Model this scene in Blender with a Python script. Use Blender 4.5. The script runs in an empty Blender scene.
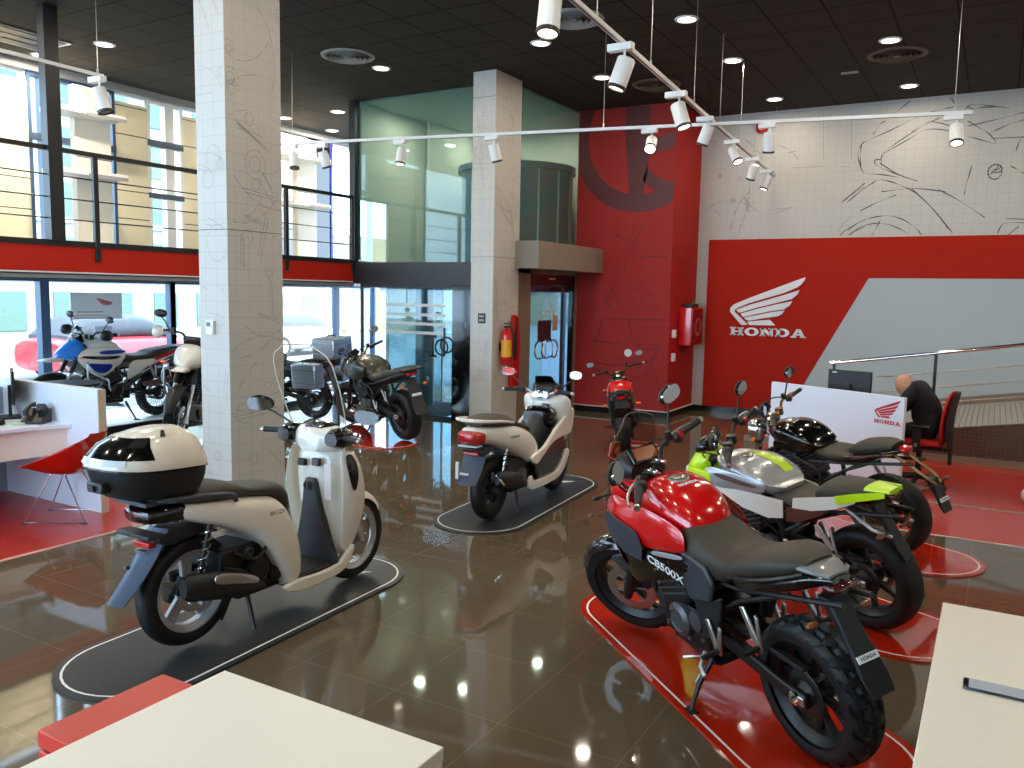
import bpy, math, random
from mathutils import Vector as V, Matrix
random.seed(7)
SC = bpy.context.scene
COL = SC.collection
PI = math.pi
rad = math.radians

# ------------------------------------------------------------------ camera
H = 1.96
FPX = 830.62
PIT, ROL, YAW = 0.108187354, 0.018397, 0.5259545
Fv = V((-math.sin(YAW)*math.cos(PIT), math.cos(YAW)*math.cos(PIT), -math.sin(PIT)))
_r = V((math.cos(YAW), math.sin(YAW), 0)); _u = _r.cross(Fv)
Rv = math.cos(ROL)*_r + math.sin(ROL)*_u
Uv = -math.sin(ROL)*_r + math.cos(ROL)*_u
cam = bpy.data.cameras.new('camera'); camo = bpy.data.objects.new('camera', cam); COL.objects.link(camo)
m = Matrix.Identity(4)
for i in range(3):
    m[i][0], m[i][1], m[i][2] = Rv[i], Uv[i], -Fv[i]
m[2][3] = H
camo.matrix_world = m
cam.sensor_width = 36; cam.lens = FPX/1024*36; cam.clip_start = .05; cam.clip_end = 300
SC.camera = camo

# ------------------------------------------------------------------ materials
def s2l(c):
    c /= 255.0
    return c/12.92 if c <= .04045 else ((c+.055)/1.055)**2.4
def rgb(r, g, b): return (s2l(r), s2l(g), s2l(b), 1)
MATS = {}
def mat(name, col, rough=.5, metal=0, coat=0, spec=.5, noise=0, nscale=30, bump=0, bscale=200, emit=None, estr=0, flake=0):
    if name in MATS: return MATS[name]
    m = bpy.data.materials.new(name); m.use_nodes = True
    nt = m.node_tree; b = nt.nodes['Principled BSDF']
    b.inputs['Base Color'].default_value = col
    b.inputs['Roughness'].default_value = rough
    b.inputs['Metallic'].default_value = metal
    b.inputs['Coat Weight'].default_value = coat
    b.inputs['Coat Roughness'].default_value = .04
    b.inputs['Specular IOR Level'].default_value = spec
    if emit:
        b.inputs['Emission Color'].default_value = emit; b.inputs['Emission Strength'].default_value = estr
    if noise or bump or flake:
        tc = nt.nodes.new('ShaderNodeTexCoord')
    if noise:
        n = nt.nodes.new('ShaderNodeTexNoise'); n.inputs['Scale'].default_value = nscale; n.inputs['Detail'].default_value = 5
        nt.links.new(tc.outputs['Object'], n.inputs['Vector'])
        mx = nt.nodes.new('ShaderNodeMix'); mx.data_type = 'RGBA'
        mx.inputs['A'].default_value = tuple(c*(1-noise) for c in col[:3])+(1,)
        mx.inputs['B'].default_value = tuple(min(1, c*(1+noise)) for c in col[:3])+(1,)
        nt.links.new(n.outputs['Fac'], mx.inputs['Factor']); nt.links.new(mx.outputs['Result'], b.inputs['Base Color'])
    if bump:
        n2 = nt.nodes.new('ShaderNodeTexNoise'); n2.inputs['Scale'].default_value = bscale
        nt.links.new(tc.outputs['Object'], n2.inputs['Vector'])
        bp = nt.nodes.new('ShaderNodeBump'); bp.inputs['Strength'].default_value = bump; bp.inputs['Distance'].default_value = .002
        nt.links.new(n2.outputs['Fac'], bp.inputs['Height']); nt.links.new(bp.outputs['Normal'], b.inputs['Normal'])
    MATS[name] = m
    return m

def glass_mat(name, tint, refl=1.0, rough=0.0, haze=0.0, hcol=(1, 1, 1, 1)):
    """thin pane: tinted see-through plus a mirror-like reflection that grows towards grazing angles"""
    m = bpy.data.materials.new(name); m.use_nodes = True; nt = m.node_tree; nt.nodes.clear()
    o = nt.nodes.new('ShaderNodeOutputMaterial'); t = nt.nodes.new('ShaderNodeBsdfTransparent'); g = nt.nodes.new('ShaderNodeBsdfGlossy')
    t.inputs['Color'].default_value = tint; g.inputs['Roughness'].default_value = rough
    fr = nt.nodes.new('ShaderNodeFresnel'); fr.inputs['IOR'].default_value = 1.5
    ge = nt.nodes.new('ShaderNodeNewGeometry'); mr = nt.nodes.new('ShaderNodeMapRange')      # same reflectance on both faces of a pane
    mr.inputs['To Min'].default_value = 1.5; mr.inputs['To Max'].default_value = 1/1.5
    nt.links.new(ge.outputs['Backfacing'], mr.inputs['Value']); nt.links.new(mr.outputs['Result'], fr.inputs['IOR'])
    mu = nt.nodes.new('ShaderNodeMath'); mu.operation = 'MULTIPLY'; mu.inputs[1].default_value = refl; mu.use_clamp = True
    mx = nt.nodes.new('ShaderNodeMixShader')
    L = nt.links.new
    L(fr.outputs[0], mu.inputs[0]); L(mu.outputs[0], mx.inputs[0]); L(t.outputs[0], mx.inputs[1]); L(g.outputs[0], mx.inputs[2])
    last = mx
    if haze:
        d = nt.nodes.new('ShaderNodeBsdfDiffuse'); d.inputs['Color'].default_value = hcol
        m2 = nt.nodes.new('ShaderNodeMixShader'); m2.inputs[0].default_value = haze
        L(last.outputs[0], m2.inputs[1]); L(d.outputs[0], m2.inputs[2]); last = m2
    L(last.outputs[0], o.inputs[0])
    MATS[name] = m
    return m

def grid_mat(name, col, line, size, lw, ox=0, oy=0, axes='XY', rough=.5, coat=0, spec=.5, noise=0, nscale=8, rnoise=0, sizey=None, bump=0):
    """plain colour crossed by a square grid of joints, laid out in object coordinates"""
    m = bpy.data.materials.new(name); m.use_nodes = True; nt = m.node_tree; b = nt.nodes['Principled BSDF']; L = nt.links.new
    tc = nt.nodes.new('ShaderNodeTexCoord'); sp = nt.nodes.new('ShaderNodeSeparateXYZ'); L(tc.outputs['Object'], sp.inputs[0])
    outs = []
    for k, (a, off) in enumerate(zip(axes, (ox, oy))):
        sz = size if k == 0 or sizey is None else sizey
        ad = nt.nodes.new('ShaderNodeMath'); ad.operation = 'ADD'; ad.inputs[1].default_value = 1000*sz-off+lw/2
        L(sp.outputs[a], ad.inputs[0])
        md = nt.nodes.new('ShaderNodeMath'); md.operation = 'MODULO'; md.inputs[1].default_value = sz; L(ad.outputs[0], md.inputs[0])
        lt = nt.nodes.new('ShaderNodeMath'); lt.operation = 'LESS_THAN'; lt.inputs[1].default_value = lw; L(md.outputs[0], lt.inputs[0])
        outs.append(lt)
    mx = nt.nodes.new('ShaderNodeMath'); mx.operation = 'MAXIMUM'; L(outs[0].outputs[0], mx.inputs[0]); L(outs[1].outputs[0], mx.inputs[1])
    mc = nt.nodes.new('ShaderNodeMix'); mc.data_type = 'RGBA'; mc.inputs['A'].default_value = col; mc.inputs['B'].default_value = line
    L(mx.outputs[0], mc.inputs['Factor']); L(mc.outputs['Result'], b.inputs['Base Color'])
    if noise:
        n = nt.nodes.new('ShaderNodeTexNoise'); n.inputs['Scale'].default_value = nscale; n.inputs['Detail'].default_value = 6
        L(tc.outputs['Object'], n.inputs['Vector'])
        m2 = nt.nodes.new('ShaderNodeMix'); m2.data_type = 'RGBA'
        m2.inputs['A'].default_value = tuple(c*(1-noise) for c in col[:3])+(1,); m2.inputs['B'].default_value = tuple(min(1, c*(1+noise)) for c in col[:3])+(1,)
        L(n.outputs['Fac'], m2.inputs['Factor']); L(m2.outputs['Result'], mc.inputs['A'])
    b.inputs['Roughness'].default_value = rough; b.inputs['Coat Weight'].default_value = coat; b.inputs['Coat Roughness'].default_value = .02
    b.inputs['Specular IOR Level'].default_value = spec
    if bump:
        bp = nt.nodes.new('ShaderNodeBump'); bp.inputs['Strength'].default_value = bump; bp.inputs['Distance'].default_value = -.004
        L(mx.outputs[0], bp.inputs['Height']); L(bp.outputs['Normal'], b.inputs['Normal'])
    MATS[name] = m
    return m

# ------------------------------------------------------------------ mesh builder
def catmull(pts, n, closed=False):
    """smooth curve through pts (tuples of any length), n steps per span"""
    P = [tuple(p) for p in pts]; N = len(P); out = []
    spans = N if closed else N-1
    for i in range(spans):
        g = lambda k: P[k % N] if closed else P[max(0, min(N-1, k))]
        a, b, c, d = g(i-1), g(i), g(i+1), g(i+2)
        for s in range(n):
            t = s/n
            out.append(tuple(.5*((2*b[k])+(-a[k]+c[k])*t+(2*a[k]-5*b[k]+4*c[k]-d[k])*t*t+(-a[k]+3*b[k]-3*c[k]+d[k])*t**3) for k in range(len(b))))
    if not closed: out.append(P[-1])
    return out

class M:
    def __init__(s, xf=None): s.v = []; s.f = []; s.xf = xf; s.half = None
    def add(s, vs, fs):
        o = len(s.v); s.v += [tuple(p) for p in vs]; s.f += [tuple(i+o for i in f) for f in fs]; return s
    def box(s, x0, x1, y0, y1, z0, z1, rot=None, c=None):
        vs = [V((x, y, z)) for z in (z0, z1) for y in (y0, y1) for x in (x0, x1)]
        if rot is not None:
            cc = V(c) if c is not None else V(((x0+x1)/2, (y0+y1)/2, (z0+z1)/2))
            vs = [rot @ (p-cc)+cc for p in vs]
        return s.add(vs, [(0, 2, 3, 1), (4, 5, 7, 6), (0, 1, 5, 4), (2, 6, 7, 3), (0, 4, 6, 2), (1, 3, 7, 5)])
    def tube(s, pts, r, n=8, closed=False, smooth=0):
        if smooth: pts = catmull(pts, smooth, closed)
        P = [V(p) for p in pts]; N = len(P)
        R = r if isinstance(r, (list, tuple)) else [r]*N
        if len(R) != N: R = [R[0]+(R[-1]-R[0])*i/(N-1) for i in range(N)]
        vs = []; fs = []; up = None
        for i, p in enumerate(P):
            if closed: t = P[(i+1) % N]-P[i-1]
            else: t = P[min(N-1, i+1)]-P[max(0, i-1)]
            if t.length < 1e-9: t = V((0, 0, 1))
            t.normalize()
            if up is None: up = t.orthogonal().normalized()
            else:
                up = up-t*up.dot(t)
                up = up.normalized() if up.length > 1e-6 else t.orthogonal().normalized()
            w = t.cross(up)
            for k in range(n):
                a = 2*PI*k/n; vs.append(p+(up*math.cos(a)+w*math.sin(a))*R[i])
        for i in range(N if closed else N-1):
            j = (i+1) % N
            for k in range(n):
                l = (k+1) % n; fs.append((i*n+k, i*n+l, j*n+l, j*n+k))
        if not closed: fs += [tuple(range(n))[::-1], tuple(range((N-1)*n, N*n))]
        return s.add(vs, fs)
    def lathe(s, prof, c=(0, 0, 0), ax=(0, 1, 0), n=32, closed=False, arc=2*PI, a0=0):
        """prof: (radius, height along ax)"""
        A = V(ax).normalized(); X = V((1, 0, 0)) if abs(A.x) < .9 else V((0, 1, 0)); X = (X-A*X.dot(A)).normalized(); Y = A.cross(X); c = V(c)
        vs = []; fs = []; full = abs(arc-2*PI) < 1e-6; m_ = n if full else n+1; k = len(prof)
        for i in range(m_):
            a = a0+arc*i/n; d = X*math.cos(a)+Y*math.sin(a)
            for r, h in prof: vs.append(c+d*r+A*h)
        for i in range(n):
            j = (i+1) % m_
            for q in range(k if closed else k-1):
                p = (q+1) % k; fs.append((i*k+q, j*k+q, j*k+p, i*k+p))
        if not closed and full:
            if prof[0][0] > 1e-6: fs.append(tuple(i*k for i in range(m_)))
            if prof[-1][0] > 1e-6: fs.append(tuple(i*k+k-1 for i in range(m_))[::-1])
        return s.add(vs, fs)
    def cyl(s, a, b, r, n=16, r2=None):
        return s.tube([a, b], [r, r if r2 is None else r2], n)
    def loft(s, rings, closed_ring=True, caps=True):
        n = len(rings[0]); vs = [p for r in rings for p in r]; fs = []
        for i in range(len(rings)-1):
            for k in range(n if closed_ring else n-1):
                l = (k+1) % n; fs.append((i*n+k, i*n+l, (i+1)*n+l, (i+1)*n+k))
        if caps and closed_ring: fs += [tuple(range(n))[::-1], tuple(range((len(rings)-1)*n, len(rings)*n))]
        return s.add(vs, fs)
    def prism(s, poly, a, b, axes='xz'):
        """outline in two axes, extruded along the third from a to b"""
        def P(u, w, t):
            return {'xz': (u, t, w), 'xy': (u, w, t), 'yz': (t, u, w)}[axes]
        n = len(poly); vs = [P(u, w, a) for u, w in poly]+[P(u, w, b) for u, w in poly]
        return s.add(vs, [tuple(range(n)), tuple(range(2*n-1, n-1, -1))]+[(i, i+n, (i+1) % n+n, (i+1) % n) for i in range(n)])
    def ell(s, c, r, n=16, m=10, rot=None):
        c = V(c); r = (r, r, r) if not isinstance(r, (tuple, list)) else r; rings = []
        for j in range(m+1):
            b = -PI/2+PI*j/m; ring = []
            for k in range(n):
                a = 2*PI*k/n; p = V((r[0]*math.cos(b)*math.cos(a), r[1]*math.cos(b)*math.sin(a), r[2]*math.sin(b)))
                ring.append(c+(rot @ p if rot is not None else p))
            rings.append(ring)
        return s.loft(rings, caps=False)
    def hull(s, st, n=20, sub=4, yc=0, shear=0):
        """st: (x, zbottom, zmid, ztop, halfwidth, power); a rounded body lofted along x"""
        S = catmull(st, sub) if sub > 1 else st
        rings = []
        for x, zb, zc, zt, w, p in S:
            ring = []; w = max(w, .002)
            for k in range(n):
                a = 2*PI*k/n; ca, sa = math.cos(a), math.sin(a)
                y = w*math.copysign(abs(ca)**(2/p), ca); hz = max(.001, zt-zc) if sa >= 0 else max(.001, zc-zb)
                z = zc+hz*math.copysign(abs(sa)**(2/p), sa)
                ring.append((x+shear*(z-zc), yc+y, z))
            rings.append(ring)
        return s.loft(rings)
    def plate(s, poly, y0, y1, both=True, smooth=0):
        """outline in x,z; a slab between lateral offsets y0 and y1, mirrored"""
        if smooth: poly = catmull(poly, smooth, True)
        e_ = not s.v
        s.prism(poly, y0, y1)
        if both:
            if e_: s.half = (len(s.v), len(s.f))
            s.prism(poly, -y1, -y0)
        return s
    def skin(s, pts, th=.006, both=True, cols=None):
        """pts: rows of (x,y,z) forming a panel surface; thickened inwards, mirrored"""
        rows = pts; nr, nc = len(rows), len(rows[0]); e_ = not s.v
        for sg in ((1, -1) if both else (1,)):
            if sg < 0 and e_: s.half = (len(s.v), len(s.f))
            A = [V((x, y*sg, z)) for r in rows for x, y, z in r]
            B = [V((x, (y-th)*sg, z)) for r in rows for x, y, z in r]
            fs = []; N = nr*nc; idx = lambda i, j: i*nc+j
            for i in range(nr-1):
                for j in range(nc-1):
                    q = (idx(i, j), idx(i, j+1), idx(i+1, j+1), idx(i+1, j)); fs += [q, tuple(k+N for k in q[::-1])]
            bd = [idx(0, j) for j in range(nc)]+[idx(i, nc-1) for i in range(1, nr)]+[idx(nr-1, j) for j in range(nc-2, -1, -1)]+[idx(i, 0) for i in range(nr-2, 0, -1)]
            for a, b in zip(bd, bd[1:]+bd[:1]): fs.append((a, a+N, b+N, b))
            s.add(A+B, fs)
        return s
    def build(s, name, ma, parent=None, bevel=0, ang=40, sub=0, flat=False, seg=2):
        if s.half and len(s.v) == 2*s.half[0]:          # a mirrored pair: one object per side
            nv, nf = s.half; o2 = M(s.xf); o2.v = s.v[nv:]; o2.f = [tuple(i-nv for i in f) for f in s.f[nf:]]
            s.v, s.f, s.half = s.v[:nv], s.f[:nf], None
            o = s.build(name, ma, parent, bevel, ang, sub, flat, seg); o2.build(name, ma, parent, bevel, ang, sub, flat, seg)
            return o
        me = bpy.data.meshes.new(name)
        vs = s.v
        if s.xf is not None: vs = [s.xf @ V(p) for p in vs]
        me.from_pydata(vs, [], s.f); me.update()
        me.materials.append(MATS[ma] if isinstance(ma, str) else ma)
        import bmesh as _b
        bm = _b.new(); bm.from_mesh(me); _b.ops.recalc_face_normals(bm, faces=bm.faces); bm.to_mesh(me); bm.free()
        if not flat:
            me.shade_smooth()
            me.set_sharp_from_angle(angle=rad(ang))
        o = bpy.data.objects.new(name, me); COL.objects.link(o)
        if parent is not None: o.parent = parent
        if bevel:
            md = o.modifiers.new('bevel', 'BEVEL'); md.width = bevel; md.segments = seg; md.limit_method = 'ANGLE'; md.angle_limit = rad(35)
        if sub:
            md = o.modifiers.new('sub', 'SUBSURF'); md.levels = sub; md.render_levels = sub
        return o

def tag(o, label=None, cat=None, group=None, kind=None):
    if label: o['label'] = label
    if cat: o['category'] = cat
    if group: o['group'] = group
    if kind: o['kind'] = kind
    return o
def empty(name, loc=(0, 0, 0), rot=(0, 0, 0)):
    o = bpy.data.objects.new(name, None); COL.objects.link(o); o.location = loc; o.rotation_euler = rot; o.empty_display_size = .1
    return o
def struct(o): o['kind'] = 'structure'; return o
def copy_tree(o, parent=None):
    c = o.copy(); COL.objects.link(c); c.parent = parent
    for ch in list(o.children): copy_tree(ch, c)
    return c
def text(name, body, ma, parent, loc, rot, size, ext=.001, align='CENTER', shear=0, bold=0):
    cu = bpy.data.curves.new(name, 'FONT'); cu.body = body; cu.size = size; cu.extrude = ext; cu.align_x = align; cu.align_y = 'CENTER'; cu.shear = shear
    cu.offset = bold; cu.resolution_u = 4
    t = bpy.data.objects.new(name, cu); COL.objects.link(t); bpy.context.view_layer.update()
    me = bpy.data.meshes.new_from_object(t.evaluated_get(bpy.context.evaluated_depsgraph_get()))
    bpy.data.objects.remove(t); me.materials.clear(); me.materials.append(MATS[ma])
    o = bpy.data.objects.new(name, me); COL.objects.link(o)
    mw = rot.to_4x4(); mw.translation = V(loc); o.matrix_local = mw
    if parent: o.parent = parent
    return o
def basis(xd, yd):
    """rotation whose local x runs along xd and local y along yd"""
    x = V(xd).normalized(); y = V(yd); y = (y-x*y.dot(x)).normalized(); z = x.cross(y)
    return Matrix((x, y, z)).transposed()

# palette
mat('white laminate', rgb(238, 232, 218), .35)
mat('white paint', rgb(222, 220, 214), .5, noise=.03)
mat('grey paint', rgb(150, 150, 148), .5)
mat('red laminate', rgb(196, 44, 26), .35)
mat('red panel paint', rgb(174, 34, 17), .7, spec=.15, noise=.04, nscale=3)
mat('red fascia paint', rgb(196, 36, 18), .6, spec=.25)
mat('pale grey panel', rgb(178, 186, 188), .6, spec=.3)
mat('daylight tinted laminate', rgb(224, 229, 240), .35)  # white laminate with bluish daylight put into its colour
mat('black paint', rgb(22, 22, 23), .4)
mat('satin black', rgb(18, 18, 19), .45)
mat('gloss black', rgb(8, 8, 9), .12, coat=.6)
mat('black plastic', rgb(24, 25, 27), .5, bump=.15, bscale=600)
mat('dark grey plastic', rgb(52, 56, 62), .45, bump=.1, bscale=500)
mat('slate plastic', rgb(66, 78, 98), .4)
mat('rubber', rgb(20, 20, 21), .62, bump=.2, bscale=300)
mat('tyre rubber', rgb(17, 17, 18), .55, spec=.4)
mat('seat vinyl', rgb(50, 45, 34), .55, bump=.35, bscale=900)
mat('chrome', (.8, .8, .8, 1), .08, metal=1)
mat('brushed steel', (.55, .54, .52, 1), .3, metal=1)
mat('aluminium', (.72, .73, .75, 1), .28, metal=1)
mat('cast silver', rgb(190, 192, 196), .28, metal=.35, coat=.3)
mat('dark steel', rgb(60, 58, 55), .35, metal=.8)
mat('bronze metal', rgb(128, 96, 60), .35, metal=.8)
mat('gold metal', rgb(190, 150, 70), .3, metal=.8)
mat('engine black', rgb(26, 26, 28), .38, metal=.3)
mat('engine grey', rgb(92, 92, 95), .4, metal=.6)
mat('mirror glass', (.42, .44, .47, 1), .03, metal=1)
mat('amber lens', rgb(255, 120, 20), .15, coat=.5)
mat('red lens', rgb(190, 16, 14), .12, coat=.6)
mat('clear lens', rgb(205, 210, 215), .08, coat=.5)
mat('lcd orange', rgb(150, 70, 30), .15)
mat('lettering white', rgb(235, 235, 235), .5)
mat('lettering black', rgb(14, 14, 14), .5)
mat('lettering red', rgb(190, 22, 30), .5)
mat('pearl white', rgb(236, 232, 222), .22, coat=.7)
mat('lamp tinted white', rgb(230, 222, 206), .25, coat=.7)  # pearl white with the warm tint of the lamps put into it
mat('candy red', rgb(206, 12, 14), .18, coat=1.0)
mat('deep red', rgb(120, 8, 18), .22, coat=.8)
mat('neon yellow', rgb(196, 232, 10), .3, coat=.4)
mat('bike silver', rgb(176, 178, 182), .28, metal=.45, coat=.7)
mat('bike blue', rgb(18, 52, 160), .25, coat=.8)
mat('sky blue', rgb(40, 130, 225), .25, coat=.6)
mat('maroon brown', rgb(96, 62, 56), .35, coat=.3)
mat('army olive', rgb(46, 42, 28), .35, coat=.3)
mat('tag paper', rgb(232, 222, 222), .6)
mat('skin', rgb(205, 150, 120), .5)
mat('navy cloth', rgb(12, 13, 22), .85, bump=.3, bscale=400)
mat('red fabric', rgb(196, 24, 20), .7, bump=.3, bscale=500)
mat('plastic white', rgb(232, 232, 230), .35)
mat('blue trim paint', rgb(60, 84, 112), .4)
glass_mat('pane glass', (.93, .97, .97, 1), 1.0)
glass_mat('green glass', (.71, .82, .80, 1), 1.2, haze=.12, hcol=rgb(150, 190, 175))
glass_mat('door glass', (.80, .90, .94, 1), 1.2)
glass_mat('smoke screen', (.62, .56, .52, 1), .8)
glass_mat('clear screen', (.96, .97, .97, 1), .7)
glass_mat('frosted film', (.5, .55, .55, 1), 0.3, haze=.6, hcol=(.9, .95, .93, 1))
def red_plastic():
    m = mat('translucent red', rgb(214, 22, 10), .12, coat=.4)
    m.node_tree.nodes['Principled BSDF'].inputs['Transmission Weight'].default_value = .25
red_plastic()

# ================================================================== THE ROOM
XF, XM, YB, ZC = -11.7, -9.1, 14.034, 4.97      # street facade, mezzanine edge, back wall, ceiling
grid_mat('polished floor tile', rgb(96, 84, 67), rgb(118, 106, 88), .6, .005, .554, .116, 'XY', rough=.045, spec=.55, noise=.12, nscale=2.5)
grid_mat('black ceiling tile', rgb(56, 53, 47), rgb(12, 12, 12), .6, .022, .03, .42, 'XY', rough=.85, spec=.2, noise=.25, nscale=60)
grid_mat('red vinyl floor', rgb(180, 46, 36), rgb(176, 62, 50), 1.2, .006, 0, 0, 'XY', rough=.22, spec=.5)
grid_mat('mural tile xz', rgb(196, 192, 184), rgb(182, 178, 170), .14, .006, .02, .03, 'XZ', rough=.5, noise=.05, nscale=1.5)
grid_mat('mural tile yz', rgb(196, 192, 184), rgb(182, 178, 170), .14, .006, .02, .03, 'YZ', rough=.5, noise=.05, nscale=1.5)
grid_mat('mural tile red', rgb(166, 42, 38), rgb(150, 36, 33), .42, .006, .02, .2, 'XZ', rough=.6, spec=.25, noise=.08, nscale=2)  # front red muted: daylight sheen is mixed into the colour
grid_mat('mural tile red side', rgb(172, 30, 26), rgb(148, 24, 22), .42, .006, .02, .2, 'YZ', rough=.6, spec=.25, noise=.1, nscale=2)
grid_mat('cream cladding', rgb(236, 224, 192), rgb(40, 38, 36), 30, .014, 0, .06, 'YZ', rough=.6, sizey=.42)
grid_mat('white cladding', rgb(206, 214, 224), rgb(40, 40, 44), 30, .012, 0, .1, 'YZ', rough=.5, sizey=.6)
mat('pencil line', rgb(148, 143, 136), .8)
mat('dark pencil line', rgb(96, 95, 93), .8)
mat('faint pencil line', rgb(160, 156, 150), .8)
mat('dark red paint', rgb(92, 22, 20), .45)
mat('red pencil line', rgb(118, 24, 26), .7)
mat('black skirting', rgb(26, 25, 24), .15, spec=.5)
mat('tan steel frame', rgb(132, 116, 98), .4)
mat('canopy beige', rgb(142, 130, 116), .5)
mat('charcoal paint', rgb(28, 29, 31), .4)
mat('soffit grey', rgb(120, 120, 120), .5)

def sbox(name, ma, *b, parent=None, bevel=0):
    o = M().box(*b).build(name, ma, parent, bevel=bevel)
    return struct(o) if parent is None else o
sbox('floor', 'polished floor tile', -11.8, 5, -4.2, 14.4, -.1, 0)
sbox('ceiling', 'black ceiling tile', -11.9, 5, -4.2, 14.3, ZC, ZC+.1)
sbox('wall_right', 'white paint', 4.6, 4.8, -4.2, 14.3, 0, ZC)
sbox('wall_front', 'white paint', -1.5, 4.8, -4.2, -4, 0, ZC)
M().box(-11.8, -1.5, -4.2, -4, 4.6, ZC).box(-11.8, -1.5, -4.2, -4, 0, .15).box(-11.8, -11.5, -4.2, -4, 0, ZC).box(-6.6, -6.4, -4.2, -4, 0, ZC).build('added_window_frame', 'charcoal paint')['kind'] = 'structure'  # frame of the glazing added behind the camera
struct(M().box(-11.6, -1.5, -4.1, -4.09, .1, 4.65).build('window_40', 'pane glass'))  # unseen window added behind the camera to let daylight in
wall_back = sbox('wall_back', 'mural tile xz', -6.3, 4.8, YB, YB+.2, 0, ZC)
sbox('wall_back_vestibule', 'charcoal paint', -9.2, -6.3, YB, YB+.2, 2.45, ZC)
sbox('baseboard_back', 'black skirting', -4.5, 4.6, YB-.02, YB, 0, .1)

def strokes(name, lines, ma, parent, plane, off, w):
    """drawn lines: narrow ribbons lying on a wall; plane 'y' uses (x,z) pairs at y=off, plane 'x' uses (y,z) pairs at x=off"""
    mb = M()
    for pts in lines:
        if len(pts) > 2: pts = catmull(pts, 4)
        P = [V((a, b, 0)) for a, b in pts]
        L_ = []; R_ = []
        for i, p in enumerate(P):
            t = P[min(len(P)-1, i+1)]-P[max(0, i-1)]
            if t.length < 1e-6: t = V((1, 0, 0))
            t.normalize(); n_ = V((-t.y, t.x, 0))*w/2*(.6+.4*math.sin(i*.9))
            L_.append(p+n_); R_.append(p-n_)
        vs = [(q.x, off, q.y) if plane == 'y' else (off, q.x, q.y) for pr in zip(L_, R_) for q in pr]
        mb.add(vs, [(2*i, 2*i+1, 2*i+3, 2*i+2) for i in range(len(P)-1)])
    return mb.build(name, ma, parent, flat=True)
def arcpts(cx, cz, rx, rz, a0=0, a1=360, n=20):
    return [(cx+rx*math.cos(rad(a0+(a1-a0)*i/n)), cz+rz*math.sin(rad(a0+(a1-a0)*i/n))) for i in range(n+1)]
WING = [[(-2.702, 2.31), (-2.723, 2.255), (-2.768, 2.192), (-2.827, 2.146), (-3.043, 2.049), (-3.34, 1.955), (-3.593, 1.872), (-3.798, 1.776), (-3.822, 1.736), (-3.739, 1.66), (-3.589, 1.521), (-3.693, 1.509), (-3.831, 1.657), (-3.896, 1.734), (-3.883, 1.8), (-3.828, 1.854), (-3.547, 1.977), (-3.148, 2.137), (-2.857, 2.253)], [(-3.792, 1.76), (-3.566, 1.852), (-3.289, 1.938), (-3.017, 2.024), (-2.788, 2.103), (-2.816, 2.035), (-2.903, 1.958), (-3.135, 1.892), (-3.461, 1.805), (-3.677, 1.729), (-3.742, 1.717)], [(-3.715, 1.7), (-3.46, 1.784), (-3.159, 1.861), (-2.889, 1.925), (-2.934, 1.848), (-3.017, 1.788), (-3.229, 1.752), (-3.481, 1.693), (-3.673, 1.646)], [(-3.654, 1.636), (-3.429, 1.687), (-3.203, 1.739), (-3.004, 1.77), (-3.05, 1.705), (-3.124, 1.67), (-3.35, 1.632), (-3.566, 1.587), (-3.619, 1.598)], [(-3.599, 1.57), (-3.399, 1.594), (-3.234, 1.613), (-3.141, 1.523), (-3.563, 1.514)]]
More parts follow.
